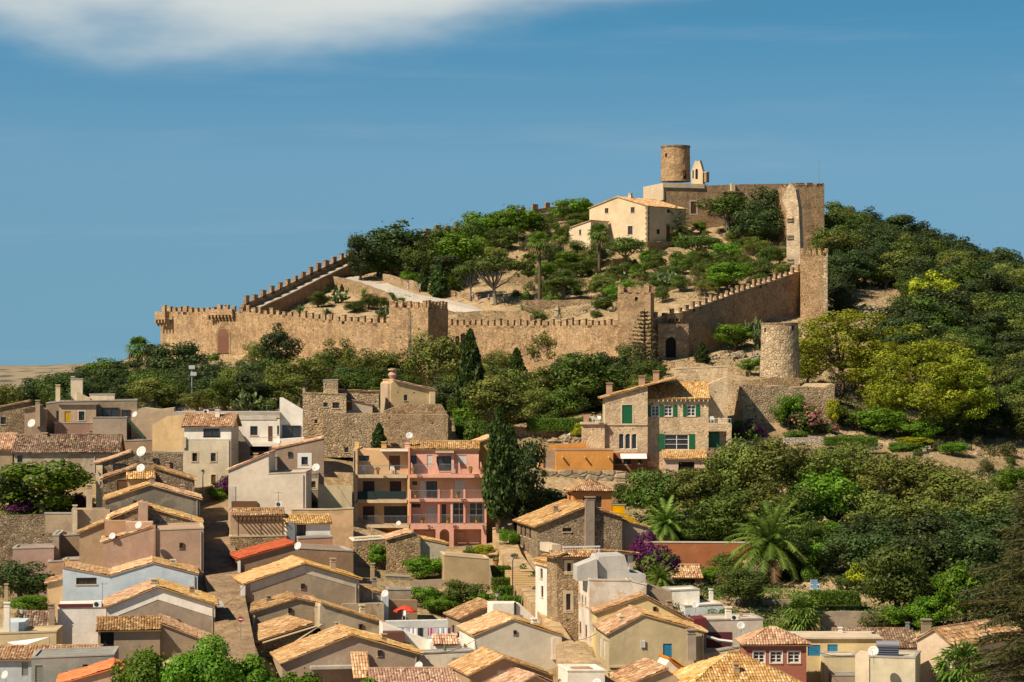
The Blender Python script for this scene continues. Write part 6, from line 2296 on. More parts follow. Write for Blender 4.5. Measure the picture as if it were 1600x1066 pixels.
# left roof slope climbs from the left eave to the rear ridge
p, q = v.pt(938, 623), v.pt(1058, 590.5)
vv = Vector((q[0] - p[0], 0, q[1] - p[1]))
v.part('roof', trap((p[0], -.35, p[1] + .05), (0, 1, 0), vv, 9.6, vv.length), TILE_Y)
v.body([(1010, 604.5), (1057, 593), (1060, 593)], 4, dep0=6.2, roof='n', name='rear_wing')
v.win(1108, 633, 1122.5, 660, 'green', dep=2.2)
v.body([(1057, 577), (1137, 573)], 5, dep0=6.5, roof='p', name='tall_block', trimmat=TRIM)
v.body([(1107, 600), (1137, 588)], 4, dep0=2.2, roof='n', name='right_wing')
v.body([(1057, 569), (1075, 567), (1075, 573)], 2, dep0=6.7, roof='n', name='corner_block', base=600)
v.slab(1107, 662, 1143, 674, -.3, 2.15, W_VILLA, 'balcony')
v.railing(1107, 654, 1142, 661.8, -.2, WHITE, .3)
v.slab(1135, 674.2, 1142.5, 700, -.3, .5, W_VILLA, 'pier')
v.slab(1110, 676, 1120, 700, 2.05, 2.18, SHUT_GREEN, 'shutter'); v.slab(1120.2, 676, 1126, 700, 2.05, 2.18, SHUT_GREEN, 'shutter')
v.slab(946.5, 663, 1011, 664.5, -.12, -.002, TRIM, 'string_course')
mb = MB()
for i in range(14):
    x, z = v.pt(1014 + i * 7, 626, 1.2)
    mb.box(x, x + .14, .75, 1.19, z - .12, z + .12)
v.part('rafter_ends', mb, TRIM)
v.chim(952, 598, 618, dep=2.5, wpx=9, mat=W_SALM); v.chim(1003, 587, 604, dep=5, wpx=9, mat=W_SALM); v.chim(1025, 579, 598, dep=6, wpx=9, mat=W_SALM)
xl = v.x(946)
mb = MB(); mb.box(xl - .05, xl - .004, .02, 8.9, v.pt(946, 700)[1], v.pt(946, 622)[1]); v.part('sunlit_side', mb, CREAMW)  # cream sheet on the left end; the sun on it is in the colour
v.win(1060, 722, 1085, 740, 'open', dep=-2.5)
v.body([(1038, 716), (1106, 716)], 3.5, dep0=-2.5, roof='n', wall=plaster((0.60, 0.42, 0.30), .2), name='low_annex')
a0, z0 = v.pt(1036, 717, -2.7); a1, _ = v.pt(1106, 717, -2.7)
v.part('roof', trap((a0, -2.9, z0 - .05), (1, 0, 0), (0, 3.6, 1.0), a1 - a0, 3.7), TILE_Y)
v.win(961, 717, 972, 725, 'dark', dep=-2.6); v.win(974, 717, 986, 726, 'dark', dep=-2.6); v.win(996, 718, 1003, 725, 'dark', dep=-2.6)
v.body([(958, 708), (1012, 708)], 2.6, dep0=-2.6, roof='n', wall=plaster((0.36, 0.12, 0.05), .3), name='garden_room')
mb = MB()
p, q = v.pt(970, 717, -4.2), v.pt(1011, 710, -4.2)
z1 = v.pt(970, 709.5, -2.7)[1]
mb.prism([Vector((p[0], -4.2, p[1])), Vector((q[0], -4.2, p[1])), Vector((q[0], -2.65, z1)), Vector((p[0], -2.65, z1))], Vector((0, 0, .05)))
v.part('awning', mb, WHITE)
v.body([(910, 662), (945, 661)], 4, dep0=-.5, roof='n', wall=W_VILLA, name='terrace_block')
v.slab(907, 660, 946, 663, -.8, 3.6, TILE_B if False else TRIM, 'terrace_edge')
v.slab(912, 648, 920, 660, -.3, .3, W_SALM, 'terrace_pier')
ot = Bld('orange_terrace', 'bright orange terrace walls with three clay spouts left of the villa', 'terrace', 328, 4, 868, wall=W_ORANGE)
ot.body([(869, 704), (958, 704)], 5, roof='p', trimmat=W_SALM)
for x in (879, 914, 951):
    xx, z = ot.pt(x, 714)
    mb = MB(); mb.tube([(xx, .02, z), (xx, -.55, z - .1)], .12, 8)
    ot.part('water_spout', mb, W_SALM)
ot.body([(842, 696), (849, 696)], .8, dep0=1, roof='p', name='gate_pier', trimmat=W_SALM)
ot.body([(849, 704), (869, 704)], .4, dep0=1.2, roof='n', name='grey_gate', wall=W_GREY)
ot.body([(858, 696), (928, 690)], .4, dep0=5.2, roof='n', name='rear_wall')
ot.body([(823, 706), (842, 706)], .4, dep0=4, roof='n', name='yellow_gate', wall=W_OCHRE)
rw = wall_line('retaining_wall', 'tall rough rock retaining wall below the orange terrace and villa garden', 'wall', [(820, 738, 324.5), (870, 736, 325.5), (960, 736, 326.5), (1000, 740, 327), (1060, 745, 328)], 1.5, ROCK, jag=.15, sub=1.2, sink=3)
wall_line('terrace_wall', 'red earth terrace wall with a hedge above the orange terrace', 'wall', [(795, 668, 343), (850, 666, 344), (905, 664, 345)], 1.0, stone((0.40, 0.25, 0.13), (0.52, 0.36, 0.2), (0.3, 0.2, 0.12), 1.8, 1.5, .3), sub=1.2, jag=.15)
wall_line('garden_wall', 'long pale dry stone wall along the garden right of the villa', 'wall', [(1143, 684, 339), (1200, 684, 340), (1320, 684, 341), (1345, 692, 341), (1375, 695, 342)], .6, stone((0.46, 0.40, 0.32), (0.58, 0.5, 0.4), (0.36, 0.3, 0.24), 2.2, 1.5, .3), sub=1.5)
wall_line('garden_wall', 'lower stone wall under the villa right corner above the olive trees', 'wall', [(1106, 700, 334), (1200, 700, 335), (1300, 702, 336)], .6, STONE_G, sub=1.5)
wall_line('garden_wall', 'pale kerb wall of the garden path above the olive trees at right', 'wall', [(1385, 708, 339), (1440, 710, 340), (1475, 712, 341)], .5, W_WGREY, sub=3)

# stone platform with the round mill tower
pf = Bld('stone_platform', 'high rubble platform wall with a sunlit left end carrying the round mill tower', 'wall', 346, 14, 1160, wall=stone((0.42, 0.30, 0.18), (0.56, 0.43, 0.27), (0.36, 0.27, 0.17), 2.2, 1.3, .3), sink=3)
xl = pf.x(1160)
pf.win(1151, 609, 1153.5, 630, 'open', side='L', xs=xl)
for (x, y) in ((1262, 607), (1250, 620), (1290, 630), (1278, 645), (1180, 650)):
    pf.win(x, y, x + 2.4, y + 2.4, 'open')
pf.body([(1160, 601), (1200, 604), (1228, 602), (1236, 606), (1262, 604), (1288, 606), (1300, 599), (1304, 600)], 15, roof='n')
wall_line('parapet_wall', 'low crumbling stone parapet in front of the round mill tower', 'wall', [(1165, 594, 352), (1200, 590, 352), (1250, 592, 353)], .6, STONE_V, sub=1.0, jag=.15)
rt2, pr2 = round_tower('mill_tower', 'sunlit round mill tower stump on the rubble platform beside the bright pines', 1218.5, 360, lathe_rows((31.5, 590), (28.5, 505), 13), stone((0.46, 0.34, 0.21), (0.58, 0.45, 0.29), (0.44, 0.34, 0.22), 2.2, 1.2, .2, .8))
mb = MB(); mb.lathe([(pr2[13][0] + .05, pr2[13][1] - .25), (pr2[13][0] + .06, pr2[13][1] + .03), (pr2[13][0] - .5, pr2[13][1] + .03)], 40, cap=False); mb.build('rim', STONE_V, rt2)
hole_on_round(rt2, R(-58), (YH - 519) * 360 / F - rt2.location.z, 2.6, .3, .6)
hole_on_round(rt2, R(38), (YH - 516) * 360 / F - rt2.location.z, 2.58, .35, .6)
wall_line('terrace_wall', 'rubble terrace edge in front of the castle gate above the villa roof', 'wall', [(1035, 563, 388), (1080, 566, 386), (1130, 575, 383), (1165, 580, 380)], .8, STONE_V, sub=1.2, jag=.15)

# ================= streets =================
STREET_SHADED = stone((0.27, 0.185, 0.11), (0.33, 0.23, 0.14), (0.22, 0.155, 0.095), 1.1, 1, .2, .25)  # paving darkened: the houses' shade over the street is in its colour
ribbon('street', [(325, 1070, 208, 420, 1070, 208), (340, 1010, 225, 398, 1010, 224), (330, 950, 240, 386, 950, 239), (318, 900, 253, 376, 900, 253), (316, 850, 268, 366, 850, 268), (312, 797, 289, 360, 797, 288), (300, 760, 298, 360, 760, 296)], STREET_SHADED, .15, thick=2)
ALLEY = stone((0.43, 0.30, 0.17), (0.52, 0.37, 0.21), (0.34, 0.235, 0.14), 1.3, 1, .2, .25)
ribbon('alley', [(876, 1100, 203, 960, 1100, 203), (872, 1046, 214, 948, 1046, 214), (868, 1002, 229, 893, 1002, 228), (845, 965, 244, 868, 965, 243), (812, 920, 262, 845, 920, 261)], ALLEY, .15, thick=2)
ribbon('alley', [(803, 895, 272, 835, 895, 271), (785, 868, 283, 815, 868, 283), (770, 842, 297, 805, 842, 296), (768, 800, 310, 800, 800, 310)], ALLEY, .15, thick=2)
st = Bld('stone_steps', 'broad sunlit stone steps climbing the alley between the clipped hedges', 'steps', 262, 7.5, 812, base=922)
mb = MB()
for i in range(9):
    x0, z = st.pt(810, 922)
    x1, _ = st.pt(850, 922)
    mb.box(x0, x1, i * 1.2, (i + 1) * 1.2 + .02, -.8, .12 + i * .14)
st.part('steps', mb, plaster((0.50, 0.35, 0.20), .4))

# ------------------------------------------------------------------ vegetation
# (kind, px, row of the foot, row of the top, crown width px, label)
TREES = [
    # inside the castle
    ('dark', 612, 432, 347, 105, 'big dark leaning tree spreading over the far castle wall'),
    ('dark', 562, 440, 368, 36, 'small wispy tree at the end of the far wall battlements'),
    ('oak', 690, 428, 354, 62, 'dark round tree right of the big leaning one on the castle slope'),
    ('bright', 722, 435, 364, 78, 'broad large-leaved fig-like tree in the middle of the castle slope'),
    ('bright', 762, 385, 332, 64, 'rounded green tree on the skyline left of the tallest skyline one'),
    ('bright', 806, 378, 322, 64, 'rounded green tree on the skyline above the ruined rocks'),
    ('oak', 845, 372, 332, 44, 'small dark tree on the castle ridge below the far battlements'),
    ('bright', 893, 350, 311, 54, 'round green tree on the skyline left of the church roof'),
    ('oak', 915, 355, 331, 44, 'low dark tree against the church annex'),
    ('oak', 655, 445, 378, 52, 'dense dark tree beside the upper end of the pale path'),
    ('dark', 702, 448, 400, 60, 'shaded tree behind the two cypresses by the path'),
    ('oak', 632, 432, 392, 44, 'dark tree above the parapet of the path'),
    ('oak', 590, 432, 396, 44, 'dark tree in the corner of the far wall'),
    ('oak', 735, 395, 345, 54, 'dark tree below the skyline left of the ruined rocks'),
    ('oak', 785, 395, 355, 46, 'low dark tree above the castle rocks'),
    ('cypress', 685, 466, 412, 25, 'thick dark cypress standing beside the pale path'),
    ('cypress', 661, 459, 415, 14, 'slender cypress left of the thick one by the path'),
    ('bright', 641, 450, 424, 26, 'bright bush tree behind the people on the path'),
    ('umbrella', 776, 480, 400, 86, 'flat topped umbrella pine with bare limbs beside the pale path'),
    ('umbrella', 735, 470, 414, 50, 'smaller umbrella pine left of the big one'),
    ('datepalm_low', 708, 456, 428, 34, 'low feathery palm left of the umbrella pines'),
    ('fanpalm', 843, 474, 362, 36, 'tallest fan palm inside the castle, on a long bare trunk'),
    ('fanpalm', 826, 437, 396, 25, 'short fan palm left of the tallest one'),
    ('fanpalm', 876, 402, 356, 29, 'fan palm on the slope left of the church annex'),
    ('fanpalm', 936, 432, 349, 34, 'fan palm in front of the church gable'),
    ('fanpalm', 998, 462, 411, 30, 'bright fan palm rising behind the tall gate tower'),
    ('datepalm_low', 1049, 378, 328, 58, 'bushy date palm before the shaded church side'),
    ('ball', 881, 474, 433, 52, 'clipped dome tree on a stem above the straight terrace wall'),
    ('ball', 976, 420, 371, 54, 'round ball tree in front of the church right of the fan palm'),
    ('oak', 932, 428, 384, 34, 'dark tree under the fan palm before the church'),
    ('oak', 908, 434, 406, 40, 'spreading dark shrub tree left of the church palm'),
    ('bright', 888, 428, 392, 40, 'green tree below the church annex'),
    ('dark', 862, 420, 384, 28, 'narrow dark tree right of the tallest palm'),
    ('olive', 941, 468, 427, 32, 'grey olive tree behind the front wall left of the gate tower'),
    ('bush', 866, 477, 456, 26, 'round bush beneath the dome tree'), ('bush', 943, 487, 462, 28, 'bush beside the gate tower battlements'),
    ('agave', 820, 490, 468, 24, 'spiky plant at the end of the pale path'), ('bush', 838, 500, 485, 28, 'dark bush just above the front wall battlements'),
    ('bush', 930, 498, 484, 18, 'small dark ball bush left of the gate tower'),
    ('ball', 1088, 408, 367, 58, 'bright green dome tree below the shaded church side'),
    ('bush', 1056, 412, 392, 22, 'clipped ball bush left of the bright dome tree'), ('bush', 1026, 415, 400, 20, 'low bush at the church corner'),
    ('ball', 1140, 372, 304, 70, 'big dark green tree in front of the keep wall'),
    ('dark', 1198, 378, 294, 60, 'tallest dark tree in front of the keep beside the spur wall'),
    ('dark', 1184, 388, 326, 56, 'lower dark tree in front of the tallest one by the keep'),
    ('bright', 1138, 418, 379, 44, 'light green bush tree on the slope right of the dome tree'),
    ('olive', 1168, 390, 370, 26, 'greyish bush above the ochre terrace wall'),
    ('bush', 1092, 345, 333, 12, 'tiny bush at the keep doorway'), ('bush', 1102, 346, 334, 11, 'tiny bush right of the one at the keep doorway'),
    ('pear', 1047, 452, 423, 32, 'prickly pear clump on the bare slope above the shaded wall'),
    ('bright', 1135, 458, 410, 66, 'wide green bush mass behind the shaded wall battlements'),
    ('oak', 1186, 444, 406, 52, 'dark green bush mass near the top of the shaded wall'),
    ('olive', 1103, 462, 438, 32, 'grey bush at the lower end of the shaded wall'),
    ('oak', 1035, 474, 446, 24, 'dark bush right of the tall gate tower'), ('bright', 985, 460, 436, 28, 'green bush above the gate tower'),
    ('oak', 497, 482, 455, 30, 'round dark bush at the foot of the far wall'), ('pear', 530, 475, 453, 26, 'prickly pear beside the round dark bush at the far wall'),
    ('oak', 553, 488, 470, 32, 'low dark bush behind the left battlements'), ('oak', 576, 484, 458, 32, 'taller dark bush in the left castle yard'),
    ('oak', 594, 483, 464, 28, 'dark bush right of the taller one in the left castle yard'), ('bright', 576, 465, 449, 20, 'lighter bush below the pale path bend'),
    ('bush', 606, 470, 456, 22, 'ball bush between path and battlements'), ('bush', 636, 471, 461, 24, 'flat bush behind the middle tower'), ('bush', 666, 474, 466, 24, 'flat bush right behind the middle tower'),
    ('cypress', 512, 459, 442, 7, 'tiny leftmost cypress along the far wall'), ('cypress', 525, 458, 444, 6, 'tiny second cypress along the far wall'), ('cypress', 534, 458, 443, 6, 'tiny third cypress along the far wall'), ('cypress', 547, 456, 444, 6, 'tiny rightmost cypress along the far wall'),
    ('agave', 470, 490, 474, 24, 'agave behind the left battlements'), ('pear', 598, 498, 478, 26, 'prickly pear left of the middle tower'), ('agave', 510, 492, 480, 22, 'agave below the round dark bush'),
    ('bright', 1150, 550, 506, 62, 'dense green bush under the shaded castle wall'), ('pear', 1186, 545, 498, 30, 'tall prickly pear left of the mill tower'),
    ('cypress', 1097, 570, 534, 20, 'stubby cypress before the castle gate terrace'), ('bright', 1172, 584, 560, 30, 'green bush at the left foot of the mill tower'),
    ('oak', 1262, 600, 556, 34, 'dark bush tucked right of the mill tower'),
    # under the front wall
    ('fanpalm', 216, 600, 526, 38, 'lone fan palm left of the castle corner against the sky'),
    ('dark', 132, 604, 572, 60, 'low dark tree at the left end of the wood'), ('bright', 165, 610, 560, 56, 'green tree left of the lone palm'), ('dark', 196, 606, 562, 50, 'dark tree under the lone palm'),
    ('dark', 246, 606, 538, 50, 'dark tree right of the lone palm'), ('dark', 278, 606, 535, 78, 'large dark tree at the castle corner'), ('olive', 236, 644, 590, 60, 'pale flowering shrub tree behind the tan wall'),
    ('dark', 28, 630, 610, 50, 'low dark scrub tree at the foot of the far ridge'), ('dark', 66, 626, 602, 50, 'dark scrub tree left of the cream stair tower'), ('dark', 100, 618, 584, 46, 'dark scrub tree behind the cream stair tower'),
    ('dark', 330, 626, 566, 54, 'dark tree below the arched wooden door'), ('oak', 352, 646, 590, 56, 'dark tree above the white house roofs'), ('dark', 392, 640, 580, 58, 'dark tree right of the floodlight mast'),
    ('olive', 402, 588, 534, 34, 'grey tree left of the pointed one under the wall'), ('dark', 438, 596, 507, 56, 'pointed dark tree reaching the battlements of the left wall'),
    ('oak', 424, 612, 560, 52, 'dark tree below the pointed one'), ('olive', 470, 626, 558, 78, 'large grey green olive above the stone mansion'), ('olive', 440, 634, 584, 62, 'olive tree behind the fin wall'),
    ('oak', 502, 610, 552, 50, 'green tree against the left wall'), ('olive', 528, 606, 530, 54, 'tall olive against the left wall'), ('olive', 560, 612, 545, 58, 'yellowish olive left of the small chapel house'),
    ('olive', 594, 606, 548, 48, 'olive tree above the bulging chimney'), ('oak', 540, 620, 575, 50, 'dark tree behind the square turret'), ('oak', 625, 606, 552, 44, 'tree at the left foot of the middle tower'),
    ('pear', 386, 648, 612, 44, 'prickly pear behind the white house'), ('pear', 260, 642, 612, 30, 'prickly pear beside the flowering shrub'), ('bush', 418, 646, 622, 30, 'bush behind the white house roof'), ('olive', 310, 646, 608, 48, 'grey bush under the floodlight mast'),
    ('olive', 684, 618, 523, 80, 'rounded olive with a pale trunk in front of the middle tower'), ('cypress', 735, 662, 515, 40, 'tall dark cypress before the front wall'),
    ('dark', 705, 650, 604, 40, 'dark shrub tree left of the tall cypress'), ('olive', 780, 600, 548, 54, 'olive right of the tall cypress at the front wall'), ('cypress', 807, 600, 543, 24, 'cypress under the front wall'), ('cypress', 831, 582, 528, 16, 'thin cypress under the front wall'),
    ('olive', 862, 578, 511, 66, 'large feathery tree overlapping the front wall battlements'), ('dark', 890, 595, 552, 44, 'dark tree right of the feathery one'), ('cypress', 872, 600, 560, 18, 'small cypress below the feathery tree'),
    ('olive', 772, 682, 588, 74, 'big olive in the wood below the front wall'), ('olive', 802, 660, 578, 66, 'olive in the middle of the wood below the front wall'), ('bright', 758, 676, 620, 70, 'fresh green fig tree in the wood above the flats'),
    ('olive', 846, 650, 575, 58, 'yellowish olive in the wood below the front wall'), ('oak', 906, 650, 552, 100, 'largest spreading tree of the wood left of the villa'), ('olive', 838, 664, 606, 56, 'low olive beside the hedge'), ('oak', 880, 664, 606, 56, 'dark tree right of the low olive beside the hedge'),
    ('sparse', 878, 605, 560, 40, 'thin bare tree in the wood'), ('dark', 940, 600, 550, 36, 'dark tree left of the gate tower foot'), ('cypress', 976, 612, 556, 20, 'cypress at the gate tower foot'), ('norfolk', 1007, 602, 486, 56, 'tall sparse conifer with thin whorled boughs before the gate tower'),
    ('oak', 945, 645, 596, 44, 'tree behind the villa chimney'), ('oak', 1000, 604, 576, 40, 'green tree behind the villa roof'), ('dark', 960, 620, 590, 36, 'dark tree left of the villa chimneys'), ('bush', 1028, 588, 570, 26, 'bush behind the villa tall block'),
    ('bush', 730, 700, 662, 34, 'bush below the tall cypress'), ('oak', 748, 700, 655, 44, 'dark tree above the yellow tiled house'), ('agave', 868, 660, 634, 34, 'pale agave clump left of the villa terrace'), ('lime', 905, 690, 660, 20, 'yellow shrub at the villa terrace rocks'),
    ('cypress', 779, 815, 636, 40, 'very tall cypress beside the flats', 299), ('dark', 812, 830, 690, 62, 'broad dark conifer right of the very tall cypress'), ('cypress', 797, 822, 664, 44, 'thick cypress in front of the very tall one'), ('oak', 858, 800, 762, 56, 'dark green tree behind the stone house roof'), ('bright', 845, 812, 780, 40, 'green shrub left of the orange tower room'),
    ('cypress', 592, 704, 660, 20, 'column of dark ivy on the mansion wall', 317.5),
    # left village gardens
    ('bright', 66, 812, 720, 120, 'big round garden tree left of the street houses'), ('dark', 14, 800, 735, 60, 'dark tree at the left edge behind the big round one'), ('dark', 32, 945, 876, 90, 'dark leafy tree at the left edge beside the blue house'), ('oak', 10, 860, 800, 60, 'dark tree at the left edge above the garden wall'),
    ('bright', 38, 850, 818, 60, 'bush tree over the lower garden wall'), ('bush', 92, 838, 814, 36, 'green bush behind the roof terrace'), ('bright', 44, 965, 930, 66, 'flat green vine canopy by the white chimney'), ('datepalm_low', 78, 806, 766, 50, 'small palm under the big round tree'),
    ('bougainvillea', 122, 794, 770, 32, 'purple bougainvillea behind the tall tan chimney'), ('bougainvillea', 35, 806, 784, 44, 'purple bougainvillea at the left garden wall'), ('bougainvillea', 354, 785, 742, 34, 'purple bougainvillea on the white gable wall by the street'),
    ('bright', 340, 790, 760, 36, 'green hedge bush at the top of the street'), ('dark', 5, 780, 760, 50, 'dark shrub at the left edge'),
    # yards in the middle
    ('oak', 478, 806, 772, 40, 'round green tree above the pale garden wall'), ('oak', 528, 804, 766, 48, 'round green tree left of the flats'), ('bright', 590, 892, 850, 30, 'vine climbing in the yard left of the stone shed'), ('bright', 575, 880, 850, 24, 'green vine behind the grey chimney pots'),
    ('bright', 665, 908, 868, 60, 'leafy green tree behind the stone shed'), ('bright', 690, 905, 870, 40, 'green shrub against the brown windowless block'), ('oak', 722, 955, 906, 64, 'round tree in the walled garden'), ('bright', 695, 965, 930, 56, 'low green shrub in the walled garden'), ('bright', 750, 960, 925, 46, 'shrub at the walled garden edge'), ('bright', 662, 955, 915, 44, 'shrub right of the red parasol'),
    ('lime', 757, 872, 850, 30, 'yellow shrub at the foot of the flats'), ('bush', 740, 872, 852, 26, 'green shrub at the foot of the flats'), ('bright', 795, 862, 826, 26, 'green shrub at the top of the alley'), ('bright', 800, 850, 830, 24, 'small climbing shrub by the alley top'),
    ('bush', 832, 920, 895, 16, 'uppermost bush along the right side of the alley steps'), ('bush', 838, 945, 915, 18, 'second bush along the right side of the alley steps'), ('bush', 848, 962, 935, 22, 'third bush along the right side of the alley steps'), ('bush', 862, 980, 955, 22, 'lowest bush along the right side of the alley steps'),
    # villa and platform
    ('oleander', 1262, 676, 628, 50, 'pink flowering oleander against the platform wall'), ('bright', 1232, 672, 616, 40, 'green climber with dark leaves on the platform wall'), ('bougainvillea', 1172, 694, 654, 38, 'purple bush at the corner of the villa and platform'), ('lime', 1302, 676, 624, 22, 'yellow climber on the right end of the platform wall'), ('oleander', 1296, 680, 656, 28, 'pink oleander at the right end of the platform wall'), ('oak', 1150, 694, 656, 30, 'dark bush at the villa right corner'),
    ('bush', 1245, 686, 672, 36, 'low bush row along the pale garden wall'), ('bush', 1356, 600, 590, 26, 'bush on top of the platform wall') if False else ('scrub', 1280, 606, 592, 24, 'dry tuft on top of the platform wall'),
    ('bright', 1375, 682, 636, 74, 'green shrub under the bright pines'), ('oak', 1330, 672, 640, 50, 'dark shrub right of the platform wall'), ('bright', 1430, 690, 655, 60, 'green shrub in the shade of the right pine'), ('bush', 1330, 694, 678, 60, 'flower bed mound beside the garden steps'), ('bush', 1415, 704, 690, 40, 'clipped bush right of the garden steps'), ('lime', 1430, 700, 682, 46, 'dry yellow shrub on the garden bank'), ('bright', 1490, 712, 690, 42, 'bright green shrub on the dry bank'), ('scrub', 1565, 715, 690, 50, 'brown scrub on the dry bank at right'),
    ('pine', 1312, 620, 486, 150, 'big bright yellow green pine right of the mill tower'), ('pine', 1378, 640, 535, 90, 'darker pine between the two bright ones'), ('pine', 1442, 680, 514, 165, 'biggest bright yellow green pine on the right slope'), ('pine', 1500, 690, 560, 90, 'pine at the right flank of the biggest one'),
    ('lime', 1458, 500, 424, 60, 'bright yellow tree high on the wooded slope'), ('bright', 1302, 462, 424, 30, 'vivid green tree beside the upper corner tower'), ('olive', 1385, 450, 408, 46, 'pale green tree on the wooded slope'),
    # garden belt at right
    ('datepalm', 1204, 912, 786, 115, 'large date palm before the long orange garden wall'), ('datepalm_low', 1040, 858, 780, 70, 'bushy palm behind the orange garden wall'), ('datepalm_low', 1185, 850, 790, 60, 'palm behind the large date palm'), ('datepalm_low', 1032, 918, 880, 44, 'small palm left of the garden shelter'),
    ('fanpalm', 1254, 1000, 932, 60, 'fan palm in front of the hedge topped wall'), ('fanpalm', 1502, 1100, 1004, 84, 'bright fan palm at the bottom right corner'),
    ('oak', 1160, 950, 886, 66, 'green tree in front of the garden hedge'), ('bougainvillea', 1008, 888, 830, 36, 'purple bougainvillea beside the porch'), ('bougainvillea', 1027, 908, 850, 58, 'large purple bougainvillea over the orange garden wall end'),
    ('lime', 1346, 930, 878, 38, 'bright lime shrub on the garden terrace'), ('oak', 1322, 925, 895, 36, 'dark bush left of the lime shrub'), ('scrub', 1368, 992, 955, 56, 'reddish brown bush above the grey tile roof'), ('bright', 1420, 985, 945, 70, 'green hedge bush above the grey tile roof'),
    ('oak', 1130, 985, 950, 50, 'shrub behind the beige block'), ('bush', 1232, 1000, 972, 44, 'shrub left of the fan palm'), ('bush', 1272, 1000, 980, 40, 'shrub right of the fan palm'), ('bright', 1205, 1000, 975, 40, 'shrub behind the pink house roof'),
    ('bright', 1290, 900, 845, 56, 'climbing green shrub right of the large date palm'), ('oak', 1250, 900, 850, 60, 'dark shrub right of the date palm trunk'), ('oak', 1140, 900, 862, 50, 'dark shrub left of the date palm'), ('bright', 1110, 915, 885, 46, 'shrub beside the garden shelter'),
    ('bright', 1302, 850, 812, 40, 'green shrub above the garden terrace'), ('oak', 1090, 855, 810, 60, 'dark tree behind the orange garden wall'), ('bright', 1060, 850, 820, 40, 'yellowish shrub behind the orange garden wall'), ('oak', 1150, 850, 815, 50, 'dark shrub under the swept roof'),
    ('bright', 1506, 985, 880, 80, 'large leaved fig tree in the dark garden corner'), ('dark', 1560, 1000, 880, 110, 'dark tree behind the feathery conifer'), ('oak', 1402, 975, 852, 110, 'round dark tree in the garden belt above the grey tile roof'), ('bright', 1450, 990, 930, 60, 'green shrub under the fig tree'), ('pear', 1390, 870, 830, 60, 'grey green prickly pear thicket in the garden belt'),
    ('bright', 1590, 775, 728, 66, 'bright green tree at the right edge on the dry bank'), ('oak', 975, 790, 755, 40, 'dark shrub below the retaining wall'),
]
for k, x, yb, yt, w, lb, *dd in TREES:
    tree(k, x, yb, yt, lb, wpx=w, D=dd[0] if dd else None)

BELT = [('oak', 1020, 822, 720, 100), ('olive', 1075, 820, 735, 80), ('olive', 1112, 810, 704, 92), ('olive', 1160, 800, 693, 98), ('olive', 1212, 795, 690, 104), ('olive', 1262, 785, 694, 92), ('olive', 1320, 778, 692, 104), ('olive', 1388, 790, 700, 104), ('olive', 1440, 800, 712, 92), ('olive', 1498, 820, 728, 104), ('olive', 1545, 850, 755, 110),
        ('oak', 1145, 845, 755, 90), ('olive', 1200, 842, 750, 96), ('oak', 1246, 850, 752, 96), ('bright', 1300, 842, 728, 110), ('olive', 1366, 850, 755, 104), ('olive', 1432, 868, 765, 104), ('dark', 1490, 885, 790, 104), ('dark', 1330, 905, 815, 104), ('dark', 1385, 920, 820, 104), ('dark', 1448, 935, 830, 104), ('dark', 1530, 930, 830, 110), ('dark', 1345, 870, 790, 100), ('dark', 1420, 900, 800, 110), ('dark', 1480, 930, 830, 100), ('oak', 1270, 870, 800, 70), ('dark', 1580, 880, 790, 110), ('oak', 1225, 850, 790, 70)]
for k, x, yb, yt, w in BELT:
    w, yt = w * _tr.uniform(.78, 1.0), yt + _tr.uniform(-6, 14)
    tree(k, x, yb, yt, {'olive': 'grey green olive tree in the dense belt below the villa', 'oak': 'dark green tree in the dense belt below the villa', 'bright': 'fresh green leafy tree in the dense belt below the villa', 'dark': 'shaded dark tree low in the dense belt below the villa'}[k], wpx=w, group='tree belt below the villa, ' + k)

# the wooded right-hand slope and the skirt of trees round the left of the hill
_fr = random.Random(21)
_placed = []


def wood(n, region, kinds, label, group, spacing, h, avoid=()):
    tries = 0
    c = 0
    while c < n and tries < 9000:
        tries += 1
        px, D = _fr.uniform(region[0], region[1]), _fr.uniform(region[2], region[3])
        X = (px - 800) * D / F
        z = ground(X, D)
        py = YH - z * F / D
        if any(abs(px - a) < w and abs(py - b) < q for a, b, w, q in avoid):
            continue
        if len(region) > 4 and not region[4](px, py, D):
            continue
        if any((X - x) ** 2 + (D - y) ** 2 < spacing ** 2 for x, y in _placed):
            continue
        _placed.append((X, D))
        k = _fr.choice(kinds)
        hh = h * _fr.uniform(.75, 1.3)
        tree(k, px, py, py - hh * F / D, label[k], D=D, wpx=hh * _fr.uniform(.85, 1.25) * F / D, group=group + ', ' + k)
        c += 1


wood(175, (1296, 1680, 395, 575), ['dark', 'dark', 'oak', 'dark', 'olive', 'dark', 'oak'],
     {'dark': 'dark evergreen in the dense wood on the right-hand slope', 'oak': 'dark green holm oak in the dense wood on the right-hand slope', 'olive': 'paler olive green tree in the dense wood on the right-hand slope'},
     'trees of the right-hand wood', 5.2, 6.2, [(1372, 478, 34, 26), (1320, 508, 26, 14), (1395, 505, 20, 26), (1570, 700, 60, 30), (1330, 560, 60, 70)])
wood(30, (1480, 1680, 345, 400), ['dark', 'oak', 'olive'], {'dark': 'dark tree on the lower right slope under the wood', 'oak': 'green tree on the lower right slope under the wood', 'olive': 'greyish tree on the lower right slope under the wood'}, 'trees of the lower right slope', 5.0, 5.2, [(1540, 712, 90, 24)])
wood(46, (-20, 640, 352, 412), ['dark', 'oak', 'olive', 'dark'], {'dark': 'dark tree in the wood under the left castle wall', 'oak': 'green tree in the wood under the left castle wall', 'olive': 'grey olive in the wood under the left castle wall'}, 'trees under the left castle wall', 5.0, 4.2, [(350, 575, 30, 22)])
